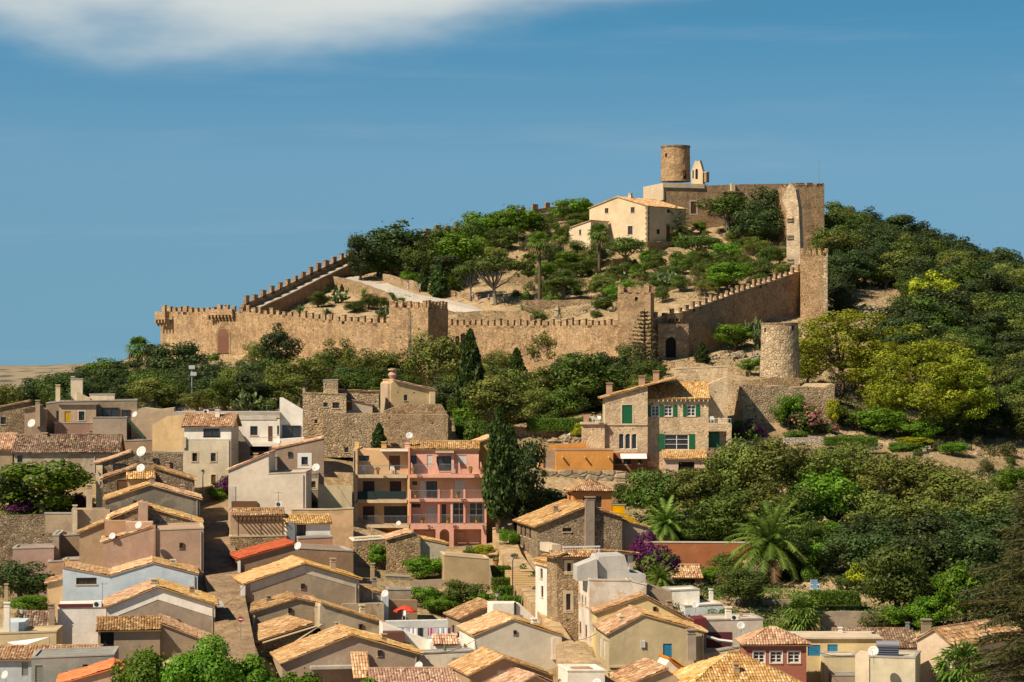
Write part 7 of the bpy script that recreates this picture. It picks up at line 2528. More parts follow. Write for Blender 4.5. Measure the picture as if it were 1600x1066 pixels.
wood(24, (690, 1010, 355, 384), ['olive', 'oak', 'olive', 'dark'], {'dark': 'dark tree in the wood under the front castle wall', 'oak': 'green tree in the wood under the front castle wall', 'olive': 'grey olive in the wood under the front castle wall'}, 'trees under the front castle wall', 4.6, 4.2, [(720, 570, 30, 30)])
wood(78, (560, 1225, 440, 545, lambda px, py, D: py < 478 and not (530 < px < 800 and py > 430) and not (915 < px < 1090 and py < 410)), ['oak', 'bright', 'olive', 'oak'],
     {'oak': 'small dark green tree among others on the castle slope', 'bright': 'small fresh green tree among others on the castle slope', 'olive': 'small greyish olive among others on the castle slope'}, 'small trees on the castle slope', 3.5, 3.2)
wood(130, (560, 1225, 440, 545, lambda px, py, D: py < 470 and not (540 < px < 800 and py > 432) and not (1000 < px < 1085 and py < 410)), ['scrub', 'bush', 'scrub'], {'scrub': 'dry scrub bush on the bare castle slope', 'bush': 'small green bush on the bare castle slope'}, 'bushes on the castle slope', 2.6, 1.6)
wood(60, (60, 700, 330, 450, lambda px, py, D: True), ['scrub', 'scrub', 'bush'], {'scrub': 'scrub bush on the rocky bank above the village', 'bush': 'small green bush on the rocky bank above the village'}, 'bushes above the village', 3.0, 1.5)
wood(40, (1290, 1640, 320, 440), ['scrub', 'scrub', 'bush'], {'scrub': 'scrub bush on the dry right-hand bank', 'bush': 'small green bush on the dry right-hand bank'}, 'bushes on the right-hand bank', 3.0, 1.3)
wood(40, (1000, 1500, 262, 320), ['bush', 'scrub', 'bush'], {'scrub': 'shaded scrub bush in the right-hand gardens', 'bush': 'shaded green bush in the right-hand gardens'}, 'bushes in the right-hand gardens', 3.0, 1.5)


def ground_cover():
    """low dry herbs and ground ivy: one uncountable mass"""
    rng = np.random.default_rng(8)
    n = 60000
    px = rng.uniform(-40, 1660, n)
    D = rng.uniform(255, 560, n)
    X = (px - 800) * D / F
    z = terrain_np(np.stack([X, D], 1))
    py = YH - z * F / D
    dens = np.sin(X * .21 + np.sin(D * .13) * 2) + np.sin(D * .17 + X * .07) + rng.normal(0, .8, n)
    keep = (dens > -.2) & ~((px > 520) & (px < 800) & (py > 432) & (py < 500)) & (((px > 1000) & (D > 262)) | (D > 335))
    keep &= ~((px < 420) & (px > 280) & (D < 345))
    P3 = np.stack([X, D, z + .08], 1)[keep]
    P3 = np.repeat(P3, 4, 0) + rng.normal(0, .28, (len(P3) * 4, 3)) * np.array([1, 1, .45])
    me = quads_mesh('ground_cover', P3, np.full(len(P3), .24), rng, LEAF['scrub'])
    o = link('ground_cover', me)
    tag(o, 'low dry herbs and ground ivy covering the hillside between trees', 'ground cover', kind='stuff')


ground_cover()


def undergrowth(name, label, n, region, size, mat, h, seed, gap=-.5, avoid=()):
    rng = np.random.default_rng(seed)
    px = rng.uniform(region[0], region[1], n)
    D = rng.uniform(region[2], region[3], n)
    X = (px - 800) * D / F
    z = terrain_np(np.stack([X, D], 1))
    py = YH - z * F / D
    dens = np.sin(X * .5 + np.sin(D * .33) * 2) + np.sin(D * .41 + X * .27) + rng.normal(0, .7, n)
    keep = dens > gap
    for a, b, w, q in avoid:
        keep &= ~((np.abs(px - a) < w) & (np.abs(py - b) < q))
    k = 7
    P3 = np.stack([X, D, z], 1)[keep]
    hh = h * (.35 + .65 * np.clip(dens[keep] / 2, 0, 1))
    P3 = np.repeat(P3, k, 0) + np.stack([rng.normal(0, .32, len(P3) * k), rng.normal(0, .32, len(P3) * k), rng.uniform(0, 1, len(P3) * k) * np.repeat(hh, k)], 1)
    o = link(name, quads_mesh(name, P3, np.full(len(P3), size), rng, LEAF[mat]))
    tag(o, label, 'undergrowth', kind='stuff')


undergrowth('garden_undergrowth', 'dense dark green garden undergrowth beneath the trees below the villa', 20000, (990, 1640, 236, 332), .26, 'dark', .6, 31, -.6, [(1285, 932, 90, 12), (1440, 705, 90, 14)])
LEAF['straw'] = leafmat('dry_grass', (0.24, 0.17, 0.075), (0.46, 0.36, 0.18), .2)
undergrowth('dry_grass', 'straw coloured dry grass on the open slope inside the castle', 9000, (620, 1230, 436, 540), .22, 'straw', .45, 34, .2, [(660, 460, 110, 24), (770, 490, 40, 10)])
undergrowth('garden_undergrowth', 'green undergrowth along the left garden walls', 2600, (-30, 130, 262, 292), .22, 'oak', 1.0, 35, -.4)
undergrowth('garden_undergrowth', 'low green planting round the fan palm and garden walls at right', 5000, (1100, 1430, 238, 264), .2, 'hedge', .5, 36, -1.0, [(1300, 921, 60, 6)])
undergrowth('wood_undergrowth', 'dense dark undergrowth beneath the wood on the right-hand slope', 22000, (1296, 1680, 345, 575), .28, 'dark', 1.0, 32, -.3, [(1372, 482, 36, 30), (1320, 508, 26, 14), (1395, 510, 16, 26), (1540, 708, 110, 20), (1340, 690, 60, 10)])
undergrowth('hillside_scrub', 'scrub covering the hill flank beyond the right-hand wood', 16000, (1640, 2150, 330, 600), .5, 'dark', 2.6, 37, -1.2)
undergrowth('hillside_undergrowth', 'dense undergrowth of the wood below the left and front castle walls', 22000, (20, 1020, 345, 425), .26, 'dark', .9, 33, -.2, [(350, 572, 34, 14), (850, 690, 60, 30)])


def hedge(px0, px1, pyT, pyB, D, depth, label, th=0, mat='hedge'):
    a, b = P(px0, pyB, D), P(px1, pyB, D)
    w, h = b.x - a.x, (pyB - pyT) * D / F
    rng = np.random.default_rng(int(px0))
    n = int(900 * (w * h + w * depth + depth * h) / 3) + 300
    q = rng.uniform(0, 1, (n, 3)) * np.array([w, depth, h + .3])
    f = rng.integers(0, 3, n)
    q[f == 0, 2] = h + .3
    q[f == 1, 1] = 0
    q[(f == 2) & (rng.random(n) < .5), 0] = 0
    q += rng.normal(0, .07, q.shape)
    q[:, 2] -= .3
    me = quads_mesh('hedge', q, np.full(n, .16), rng, LEAF[mat])
    o = link('hedge', me)
    o.location = a
    o.rotation_euler = (0, 0, R(th))
    mb = MB()
    mb.box(.06, w - .06, .08, depth - .06, -.6, h - .08)
    me2 = mb.build('core', LEAF[mat], o)
    tag(o, label, 'hedge', 'clipped hedges')


hedge(765, 799, 887, 905, 274, 1.6, 'clipped square hedge, topmost of the four beside the alley steps', 12)
hedge(772, 800, 905, 918, 268, 1.2, 'clipped square hedge, second from the top beside the alley steps', 12)
hedge(780, 803, 918, 934, 263, 1.2, 'clipped square hedge, third from the top beside the alley steps', 12)
hedge(786, 816, 934, 948, 258, 1.2, 'clipped square hedge, lowest of the four beside the alley steps', 12)
hedge(826, 912, 655, 667, 343, 1.6, 'long clipped hedge on the red earth terrace wall', 3)
hedge(838, 860, 650, 658, 345, 1.5, 'short hedge bump above the long clipped hedge', 3)
for i, (x0, x1, y0, y1, d) in enumerate(((700, 716, 626, 636, 352), (708, 722, 641, 650, 346), (711, 724, 653, 664, 341), (713, 726, 667, 678, 335))):
    hedge(x0, x1, y0, y1, d, 1.0, 'clipped garden hedge step %s beside the mansion wall' % ('at the top', 'second from top', 'third from top', 'at the bottom')[i])
hedge(1118, 1205, 934, 944, 261, 1.2, 'low clipped hedge left of the fan palm')
hedge(1268, 1344, 925, 938, 257.5, 1.2, 'clipped hedge on top of the grey garden wall')
hedge(1290, 1372, 684, 691, 338, 1.3, 'low hedge round the flower bed by the garden steps')
hedge(1392, 1425, 694, 704, 341, 1.5, 'left clipped hedge on the garden bank')
hedge(1428, 1450, 700, 707, 342, 1.2, 'right clipped hedge on the garden bank')
hedge(1088, 1130, 816, 836, 292, 1.5, 'dark hedge behind the orange garden wall', mat='oak')
hedge(0, 82, 836, 846, 268, 1.6, 'clipped hedge along the left garden wall')


# ---- foreground crowns, seen close: finer leaves
def fg_tree(px, pyC, wpx, hpx, D, seed, label, mat, n=20000, size=.2):
    w, h = wpx * D / F, hpx * D / F
    c = P(px, pyC, D)
    g = ground(c.x, c.y)
    o = thing('leafy_tree', label, 'leafy tree', (c.x, c.y, g), 0, None)
    me, cs = clump_crown(seed, 34, w * .42, h * .42, c.z - g, w * .155, n // 34, size, LEAF[mat], 'crown', -1, .9)
    link('crown', me, o)
    mb = MB()
    f = Vector((0, 0, c.z - g - h * .5))
    mb.tube([(0, 0, -.5), f * .5, f], [.4, .3, .25], 8)
    for t in cs[:16]:
        t = Vector(t)
        mb.tube([f, f.lerp(t, .5), t], [.14, .09, .03], 5)
    mb.build('trunk', BARK, o)


fg_tree(232, 1085, 130, 150, 168, 301, 'near leafy treetop at the bottom left, left of the tallest one', 'bright')
fg_tree(312, 1072, 140, 160, 165, 302, 'tallest near leafy treetop at the bottom left', 'bright')
fg_tree(398, 1090, 110, 140, 166, 303, 'near leafy treetop right of the tallest one at the bottom', 'bright')
fg_tree(470, 1085, 70, 80, 167, 304, 'small near treetop rising at the bottom edge before the tan gable', 'bright', 6000)
fg_tree(575, 1095, 50, 70, 167, 305, 'lowest near treetop at the bottom edge, rightmost of four', 'bright', 4000)


def feathery_conifer():
    D = 120.0
    rr = random.Random(9)
    rng = np.random.default_rng(9)
    c = P(1650, 1066, D)
    g = ground(c.x, c.y)
    o = thing('feathery_conifer', 'near dark feathery conifer with drooping boughs at the right edge', 'conifer', (c.x, c.y, g))
    tb = MB()
    zt = (YH - 735) * D / F - g
    tb.tube([(0, 0, -.5), (0, 0, zt * .5), (0, 0, zt)], [.35, .25, .05], 8)
    cen, ax = [], []
    for k in range(150):
        w = rr.random()
        z = zt - .3 - 11.5 * w
        L = 1.4 + 3.4 * min(1, w * 1.7) * rr.uniform(.55, 1.05)
        az = rr.uniform(1.7, 5.6) if k % 4 else rr.uniform(0, 6.28)
        d = Vector((math.cos(az), math.sin(az), rr.uniform(.1, .45)))
        p = Vector((0, 0, z))
        pts = [p.copy()]
        for q in range(6):
            p = p + d * (L / 6)
            d = (d + Vector((0, 0, -.10))).normalized()
            pts.append(p.copy())
        tb.tube(pts, [.045 * (1 - q / 7) + .008 for q in range(7)], 4, False)
        for q in range(int(130 * L / 3)):
            u = rr.uniform(.12, 1) * 5.99
            i = int(u)
            base = pts[i].lerp(pts[i + 1], u - i)
            dd = (pts[i + 1] - pts[i]).normalized()
            s = dd.cross(Vector((0, 0, 1))) * rr.choice((-1, 1))
            a = (dd * .8 + s * rr.uniform(.2, .9) + Vector((0, 0, rr.uniform(-.5, .15)))).normalized()
            ln = rr.uniform(.15, .5)
            cen.append(tuple(base + a * ln))
            ax.append(tuple(a))
    tb.build('trunk', BARK, o)
    me = quads_mesh('boughs', np.array(cen), np.full(len(cen), .42), rng, LEAF['bare2'], .13, axis=np.array(ax) * 2.0)
    link('boughs', me, o)


LEAF['bare2'] = leafmat('conifer_needles', (0.030, 0.042, 0.010), (0.13, 0.125, 0.035), .2)
feathery_conifer()
# ------------------------------------------------------------------ more chimneys, pipes and vents on the houses
def bld(part):
    return next(b for b in BLDS if part in b.label)


for lb, px, pyT, pyB, w, dep, m in (
        ('wide grey gable with a smooth', 520, 872, 895, 8, 2.5, W_TAN), ('wide grey gable with a smooth', 437, 882, 898, 7, 4, W_GREY), ('large tan gable house at the bottom', 600, 990, 1012, 8, 2, W_TAN), ('yellowish gabled house', 972, 962, 982, 9, 3, W_CREAM),
        ('tan gabled house behind', 1046, 938, 955, 9, 3, W_TAN), ('pale grey gable with a bright', 835, 966, 984, 9, 3, W_WHITE), ('pale blue plaster house', 270, 874, 890, 8, 3, W_CREAM), ('dark grey cement gable', 285, 757, 774, 7, 3, W_TAN),
        ('cement gable edged by a pale', 300, 916, 936, 8, 3, W_TAN), ('blotchy stucco house', 566, 945, 966, 8, 3, W_CREAM), ('low grey house with a shallow', 420, 930, 950, 8, 3, W_GREY), ('long low brown house', 70, 676, 694, 8, 4, W_TAN), ('long low brown house', 140, 676, 694, 7, 5, W_SALM),
        ('low tiled gable below the keep', 985, 302, 316, 5, 4, CREAMW), ('large rubble stone house', 868, 790, 808, 8, 4, W_TAN), ('hipped roof at the bottom', 1105, 1046, 1068, 9, 3.5, W_CREAM), ('hipped tile roof and three', 1240, 988, 1004, 7, 3, W_WHITE),
        ('cream house with a white upper', 340, 640, 658, 7, 3, W_WHITE), ('smooth off-white house', 400, 708, 724, 7, 3, W_SALM), ('bare left gable', 1540, 985, 1005, 9, 6, W_TAN), ('wavy tile lean-to', 215, 966, 984, 8, 2.5, W_TAN), ('half orange and half pink', 600, 690, 704, 8, 5, W_OCHRE)):
    bld(lb).chim(px, pyT, pyB, dep=dep, wpx=w, mat=m)
for lb, x, y0, y1 in (('dark grey cement gable', 308, 782, 808), ('cement gable edged by a pale', 332, 948, 992), ('big windowless salmon', 314, 830, 890), ('pale blue plaster house', 304, 900, 945), ('wide grey gable with a smooth', 556, 908, 950), ('yellowish gabled house', 1096, 990, 1050), ('smooth off-white house', 474, 742, 798),
                      ('large tan gable house at the bottom', 650, 1026, 1066), ('tan gabled house behind', 1070, 972, 1000), ('cream house with a white upper', 358, 688, 755), ('half orange and half pink', 553, 704, 850), ('long low brown house', 148, 712, 738)):
    b = bld(lb)
    x_, z1 = b.pt(x, y0)
    z0 = b.pt(x, y1)[1]
    mb = MB()
    mb.tube([(x_, -.07, z1), (x_, -.07, z0)], .05, 6)
    b.part('downpipe', mb, CONC)
for lb, x0, y0, x1, y1, k in (('dark grey cement gable', 208, 782, 213, 788, 'dark'), ('cement gable edged by a pale', 276, 968, 281, 975, 'dark'), ('wide grey gable with a smooth', 470, 912, 476, 920, 'dark'), ('large tan gable house at the bottom', 590, 1016, 597, 1025, 'dark'), ('pale grey gable with a bright', 802, 985, 807, 991, 'dark'),
                              ('big windowless salmon', 280, 848, 287, 857, 'wood'), ('yellowish gabled house', 1000, 1000, 1008, 1012, 'wshut'), ('tan gabled house behind', 1020, 948, 1026, 956, 'wood'), ('plain brown windowless block', 728, 885, 729, 886, 'dark'), ('low grey house with a shallow', 450, 950, 456, 958, 'dark'), ('blotchy stucco house', 560, 975, 567, 985, 'wood'), ('brown plaster house with a white', 450, 706, 456, 714, 'dark')):
    if x1 - x0 > 2:
        bld(lb).win(x0, y0, x1, y1, k, holes=False)
# ------------------------------------------------------------------ small things
for i, (x, y, r, D, lb) in enumerate([
        (50, 662, 7, 311, 'white dish on a tall brown pier left of the yellow shutter'), (211, 648, 5, 311, 'small dish on the corner of the wide dark terrace window'),
        (221.5, 706, 8.5, 284, 'large dish above the arched window house'), (220.5, 732, 7, 274, 'dish beside the salmon chimney pair'),
        (141, 847, 7, 260, 'round dish on the brown terrace rear wall'), (217, 821, 6, 250, 'dish on the salmon house roof wall'), (176, 838, 5.5, 251, 'pinkish dish low on the salmon wall head'),
        (494, 731, 6.5, 291, 'dish at the right edge of the white framed window house'), (640, 681, 5.5, 302, 'dish on top of the flats at the party wall'), (466, 853.5, 6.5, 252, 'dish at the top end of the red roof'),
        (602, 928, 6, 246, 'pale blue dish on the blue patio wall'), (655, 1041, 7, 216, 'dish in the shade right of the front tan gable'), (1087, 945, 6, 250, 'dish on the pale flat roof at right'),
        (1158, 978, 6.5, 238, 'dish on the beige block'), (1365, 1018, 8.5, 209, 'big dish beside the solar water heater'), (8, 1055, 7, 208, 'dish in the bottom left corner'), (623, 818, 4, 297, 'small dish on the lowest orange balcony'), (933, 1068, 8, 205, 'dish at the bottom edge of the sunny alley')]):
    dish(x, y, r, D, lb)
for x, y0, y1, D, lb in ((160, 910, 945, 235, 'thin aerial on the white roof block'), (435, 768, 792, 278, 'aerial behind the pergola house'), (299, 790, 812, 258, 'aerial on the rubble gable house'), (661, 672, 692, 303, 'aerial above the pink flats'), (582, 905, 930, 246, 'aerial over the patio walls'), (417, 632, 648, 310, 'aerial on the white house roof slab')):
    aerial(x, y0, y1, D, lb)
ac_unit(152, 949, 13, 232, 'air conditioner on the white roof block under the blue house')
ac_unit(436, 792, 11, 279, 'air conditioner above the pergola house')
ac_unit(1148, 969, 11, 236, 'air conditioner on the roof of the beige block')
ac_unit(322, 646, 8, 304, 'white roof unit on the white house slab')


def parasol(px, pyT, pyB, rpx, D, label, mat, open_=True):
    p = P(px, pyB, D)
    h = (pyB - pyT) * D / F
    r = rpx * D / F
    o = thing('parasol', label, 'parasol', p)
    mb = MB()
    mb.tube([(0, 0, 0), (0, 0, h)], .035, 6)
    mb.lathe([(.28, 0), (.28, .07), (.05, .09)], 10)
    mb.build('pole', METAL, o)
    mb = MB()
    if open_:
        n = 8
        for ring in ((r, h - .55), (r * .55, h - .2), (.03, h)):
            pass
        rings = ((r, h - .62), (r, h - .5), (r * .55, h - .2), (.03, h))
        b = 0
        for rr, z in rings:
            for k in range(n):
                mb.v.append((rr * math.cos(k * 2 * math.pi / n), rr * math.sin(k * 2 * math.pi / n), z))
        for q in range(3):
            for k in range(n):
                mb.f.append((q * n + k, q * n + (k + 1) % n, (q + 1) * n + (k + 1) % n, (q + 1) * n + k))
                mb.t.append(.5)
    else:
        mb.lathe([(.05, h * .35), (.17, h * .4), (.15, h * .6), (.1, h * .85), (.02, h)], 8)
    mb.build('canopy', mat, o)


parasol(633, 946, 970, 18.5, 248, 'open orange red parasol on the brown patio', plain('parasol_red', (.62, .06, .025), .7))
parasol(695, 1006, 1038, 6, 226, 'closed green parasol on the white terrace', plain('parasol_green', (.09, .15, .06), .8), False)
parasol(1293, 822, 853, 6, 288, 'closed yellow parasol leaning in the upper garden', plain('parasol_yellow', (.62, .34, .03), .7), False)


def _chair_proto():
    o = thing('plastic_chair', '-', 'chair', (0, 0, 0), 0, 'plastic chairs')
    mb = MB(); mb.box(-.25, .25, -.25, .25, .42, .46); mb.build('seat', WHITE, o)
    mb = MB(); mb.box(-.25, .25, .2, .25, .5, .92); mb.build('backrest', WHITE, o)
    for x in (-.22, .22):
        for y in (-.22, .22):
            mb = MB(); mb.tube([(x * 1.1, y * 1.1, 0), (x, y, .42)], .025, 4); mb.build('leg', WHITE, o)
        mb = MB(); mb.box(x - .03, x + .03, -.22, .22, .64, .68); mb.box(x - .025, x + .025, -.22, -.17, .46, .64); mb.build('armrest', WHITE, o)
    return o


_ch = None
for x, y, D, rz, lb in ((927, 661, 334, .4, 'left white chair on the small villa terrace'), (935, 661, 333, -.5, 'right white chair on the small villa terrace'), (613, 741, 301, .2, 'white chair on the top orange balcony'), (1113, 661.5, 334.5, .2, 'white chair on the right villa balcony'), (634, 969, 247, 2.4, 'white chair in the shade of the red parasol'), (568, 741, 301, 0, 'pale chair at the left of the top orange balcony')):
    if _ch is None:
        _ch = o = _chair_proto()
    else:
        o = copy_tree(_ch)
    o.location = P(x, y, D)
    o.rotation_euler = (0, 0, rz)
    o['label'] = lb
o = copy_tree(_ch)
o.location = P(1274, 934, 262)
o.scale = (1.7, 1.3, 2.0)
o['label'] = 'large pale blue garden chair beside the clipped hedge'
for c in o.children:
    c.data = c.data.copy()
    c.data.materials[0] = plain('pale_blue_paint', (.36, .52, .66), .6)
t_ = thing('garden_table', 'pale garden table right of the blue chair', 'table', P(1287, 935, 262))
mb = MB(); mb.box(-.7, .7, -.5, .5, .72, .77); mb.build('tabletop', WHITE, t_)
for x in (-.6, .6):
    for y in (-.4, .4):
        mb = MB(); mb.box(x - .03, x + .03, y - .03, y + .03, 0, .718); mb.build('leg', WHITE, t_)

# laundry on the white terrace
ln = thing('clothes_line', 'clothes line with pale washing over the white terrace', 'clothes line', P(665, 992, 232))
mb = MB(); mb.tube([(-3.0, 0, -1.5), (-3.0, 0, .7)], .03, 5); mb.tube([(2.6, .2, -1.5), (2.6, .2, .7)], .03, 5)
mb.build('posts', METAL, ln)['kind'] = 'stuff'
mb = MB(); mb.tube([(-3.0, 0, .68), (-.2, .1, .6), (2.6, .2, .68)], .012, 4); mb.build('line', CABLE, ln)
rl = random.Random(3)
for i, (x, w, h, c) in enumerate(((-2.5, .8, .9, (.35, .42, .6)), (-1.5, .7, .8, (.6, .6, .65)), (-.7, .5, 1.2, (.03, .03, .04)), (.2, .6, .7, (.5, .25, .35)), (1.1, .9, .8, (.55, .58, .66)), (1.9, .4, 1.0, (.2, .1, .16)))):
    o = thing('laundry', ('blue shirt hanging at the left end of the clothes line', 'pale towel second on the clothes line', 'black trousers hanging on the clothes line', 'pinkish cloth hanging right of the black trousers', 'wide pale sheet hanging on the clothes line', 'dark cloth at the right end of the clothes line')[i], 'laundry', Vector(ln.location) + Vector((x, .08, .62)))
    mb = MB()
    for k in range(6):
        a, b = w * k / 6, w * (k + 1) / 6
        y0, y1 = .05 * math.sin(k * 2), .05 * math.sin((k + 1) * 2)
        mb.face([(a, y0, 0), (b, y1, 0), (b, y1 * 2.2, -h), (a, y0 * 2.2, -h)])
        mb.face([(b, y1 + .02, 0), (a, y0 + .02, 0), (a, y0 * 2.2 + .02, -h), (b, y1 * 2.2 + .02, -h)])
    mb.build('cloth', plain('cloth%d' % i, c, .9), o)

# solar water heater on the cream block
sh = thing('solar_water_heater', 'solar water heater with a silver tank and dark collector on the cream block', 'solar heater', P(1387, 1027, 211.5), R(-10))
mb = MB(); mb.tube([(-.95, .9, 1.0), (.95, .9, 1.0)], .27, 12); mb.build('tank', plain('tank_silver', (.55, .57, .6), .3, .7), sh)
mb = MB(); mb.prism([Vector((-.9, -.2, .12)), Vector((.9, -.2, .12)), Vector((.9, .75, .85)), Vector((-.9, .75, .85))], Vector((0, .03, -.08))); mb.build('collector', plain('collector_dark', (.02, .025, .05), .15), sh)
for i in range(4):
    mb = MB(); z = .25 + .17 * i; y = -.2 + .95 * (z - .12) / .73
    mb.box(-.86, .86, y - .055, y - .03, z + .01, z + .05); mb.build('rail', METAL, sh)
mb = MB()
for x in (-.8, .8):
    mb.tube([(x, .9, 0), (x, .9, .8)], .03, 4); mb.tube([(x, -.15, 0), (x, -.15, .12)], .03, 4)
mb.build('stand', METAL, sh)

# parked white car beside the cypress
car = thing('parked_car', 'small white car parked half hidden between the cypress and the orange terrace', 'car', P(831, 729, 331), R(6))
mb = MB()
side = [(-1.9, .35), (-1.85, .8), (-1.2, .92), (-.7, 1.38), (.8, 1.42), (1.5, .95), (1.9, .85), (1.95, .35)]
mb.prism([Vector((x, -.8, z)) for x, z in side], Vector((0, 1.6, 0)))
mb.build('body', plain('car_white', (.75, .75, .74), .25), car)
mb = MB(); mb.prism([Vector((x, -.815, z)) for x, z in ((-1.05, .95), (-.65, 1.3), (.75, 1.33), (1.3, .97))], Vector((0, .012, 0))); mb.build('side_window', GLASS, car)
for x in (-1.25, 1.25):
    for y in (-.82, .66):
        mb = MB(); mb.lathe([(.32, 0), (.32, .16)], 14)
        w = mb.build('wheel', DARKM, car)
        w.rotation_euler = (R(-90), 0, 0)
        w.location = (x, y, .32)
for x in (-1.9, 1.93):
    mb = MB(); mb.box(x - .02, x + .02, -.7, -.4, .6, .74); mb.build('lamp', plain('lamp_glass', (.6, .55, .5), .2), car)

# floodlight mast, street lamps
fm = thing('floodlight_mast', 'tall grey floodlight mast above the white house roofs', 'floodlight', P(300, 615, 385))
h = (615 - 572) * 385 / F
mb = MB(); mb.tube([(0, 0, -1), (0, 0, h)], [.14, .09], 8); mb.build('mast', METAL, fm)
for z, x in ((h, 0), (h - 1.0, .25)):
    mb = MB(); mb.box(x - .45, x + .45, -.25, .15, z - .45, z + .1); mb.build('floodlight', plain('lamp_grey', (.45, .46, .46), .4), fm)


def lamp(px, pyT, pyB, D, label):
    p = P(px, pyB, D)
    h = (pyB - pyT) * D / F
    o = thing('street_lamp', label, 'street lamp', p, 0, 'street lamps')
    mb = MB(); mb.tube([(0, 0, -.5), (0, 0, h - .5)], [.07, .045], 6); mb.build('post', DARKM, o)
    mb = MB(); mb.lathe([(.12, h - .5), (.22, h - .1), (.05, h)], 6); mb.build('lantern', plain('lantern_glass', (.5, .48, .4), .3), o)
    mb = MB(); mb.lathe([(.26, h - .09), (.05, h + .12)], 6); mb.build('cap', DARKM, o)


lamp(801, 868, 934, 262, 'street lamp standing among the clipped hedges beside the alley steps')
lamp(777, 925, 960, 254, 'short lamp post below the brown windowless block')
lamp(976, 424, 447, 465, 'park lamp rising behind the tall gate tower')
lamp(1407, 482, 505, 452, 'lone white path lamp on the wooded slope')
lamp(317, 735, 757, 296, 'wall height lamp in front of the cream house')
lamp(34, 950, 985, 232, 'lamp on the yard beside the white chimneys')


# no-entry sign on the street wall
sg = thing('road_sign', 'round red no entry sign on the street corner post', 'road sign', P(376, 1004, 226))
h = 1.5
mb = MB(); mb.tube([(0, 0, 0), (0, 0, h + .9)], .035, 6); mb.build('post', METAL, sg)
mb = MB(); mb.lathe([(.25, 0), (.25, .03)], 18)
d = mb.build('disc', plain('sign_red', (.30, .02, .025), .5), sg)
d.rotation_euler = (R(90), 0, 0); d.location = (0, -.04, h + .55)
mb = MB(); mb.box(-.17, .17, -.083, -.073, h + .51, h + .59); mb.build('bar', WHITE, sg)

# flower pots
for x, y, D, lb in ((817, 897, 273, 'left clay pot at the top of the sunny alley'), (804, 880, 280, 'dark pot plant at the alley bend'), (1314, 702, 338, 'orange clay pot on the pale garden wall'), (775, 885, 281, 'reddish pot plant beside the hedges'), (1004, 852, 285, 'clay pot on the orange garden wall')):
    o = thing('flower_pot', lb, 'flower pot', P(x, y, D))
    mb = MB(); mb.lathe([(.2, 0), (.32, .5), (.34, .5), (.34, .56), (.28, .56)], 10); mb.build('pot', plain('terracotta', (.42, .16, .07), .8), o)
    rng = np.random.default_rng(int(x))
    me = quads_mesh('plant', ball(rng, 160, .4, .8) + np.array([0, 0, .8]), np.full(160, .16), rng, LEAF['hedge'])
    link('plant', me, o)

for x, y, lb in ((646, 741, 'left pot plant on the top pink balcony'), (735, 740, 'right pot plant on the top pink balcony'), (752, 741, 'pale flowering pot at the end of the top pink balcony'), (650, 778, 'pot plant on the middle pink balcony'), (715, 778, 'right pot plant on the middle pink balcony'), (660, 818, 'left pot plant on the lowest pink balcony'), (700, 818, 'middle pot plant on the lowest pink balcony'), (745, 818, 'right pot plant on the lowest pink balcony'), (590, 741, 'pot plant on the top orange balcony')):
    p = P(x, y, 299.2)
    o = thing('flower_pot', lb, 'flower pot', p)
    mb = MB(); mb.lathe([(.14, 0), (.2, .32), (.21, .36), (.16, .36)], 10); mb.build('pot', plain('terracotta', (.42, .16, .07), .8), o)
    rng = np.random.default_rng(int(x))
    link('plant', quads_mesh('plant', ball(rng, 120, .3, .9) + np.array([0, 0, .6]), np.full(120, .13), rng, LEAF['hedge']), o)

# overhead cables
for (a, b, sag, lb) in (((318, 835, 251), (372, 872, 253), .5, 'upper cable over the long street'), ((336, 950, 232), (383, 912, 243), .5, 'middle cable over the long street'), ((478, 742, 284), (553, 715, 300), .6, 'cable from the off-white house to the flats'), ((360, 700, 297), (432, 703, 296), .4, 'cable from the cream house to the brown house'),
                        ((877, 996, 226), (932, 990, 222), .4, 'cable high over the sunny alley'), ((760, 745, 300), (810, 812, 284), .6, 'cable from the flats to the rubble stone house'), ((655, 1020, 221), (742, 1000, 226), .5, 'cable from the front tan gable to the pale gable'), ((1100, 990, 222), (1166, 1012, 221), .4, 'cable from the yellowish gable to the pink house'), ((1260, 1010, 222), (1340, 1024, 212), .4, 'cable from the pink house to the cream block')):
    p, q = P(*a), P(*b)
    o = thing('cable', lb, 'cable', p)
    mb = MB()
    mb.tube([(q - p) * w - Vector((0, 0, sag * 4 * w * (1 - w))) for w in np.linspace(0, 1, 11)], .022, 4)
    mb.build('wire', CABLE, o)
for (a, b, sag, lb) in (((366, 975, 222), (376, 985, 216), .3, 'short cable at the street corner'), ((943, 1000, 221), (1075, 1010, 224), .5, 'cable drooping across the yellowish gable'), ((470, 938, 237), (560, 960, 240), .4, 'cable above the low grey gable'), ((905, 1012, 226), (960, 1052, 214), .4, 'cable across the sunny alley'), ((560, 770, 299), (638, 838, 299), .4, 'cable across the orange balconies')):
    p, q = P(*a), P(*b)
    o = thing('cable', lb, 'cable', p)
    mb = MB()
    mb.tube([(q - p) * w - Vector((0, 0, sag * 4 * w * (1 - w))) for w in np.linspace(0, 1, 9)], .018, 4)
    mb.build('wire', CABLE, o)


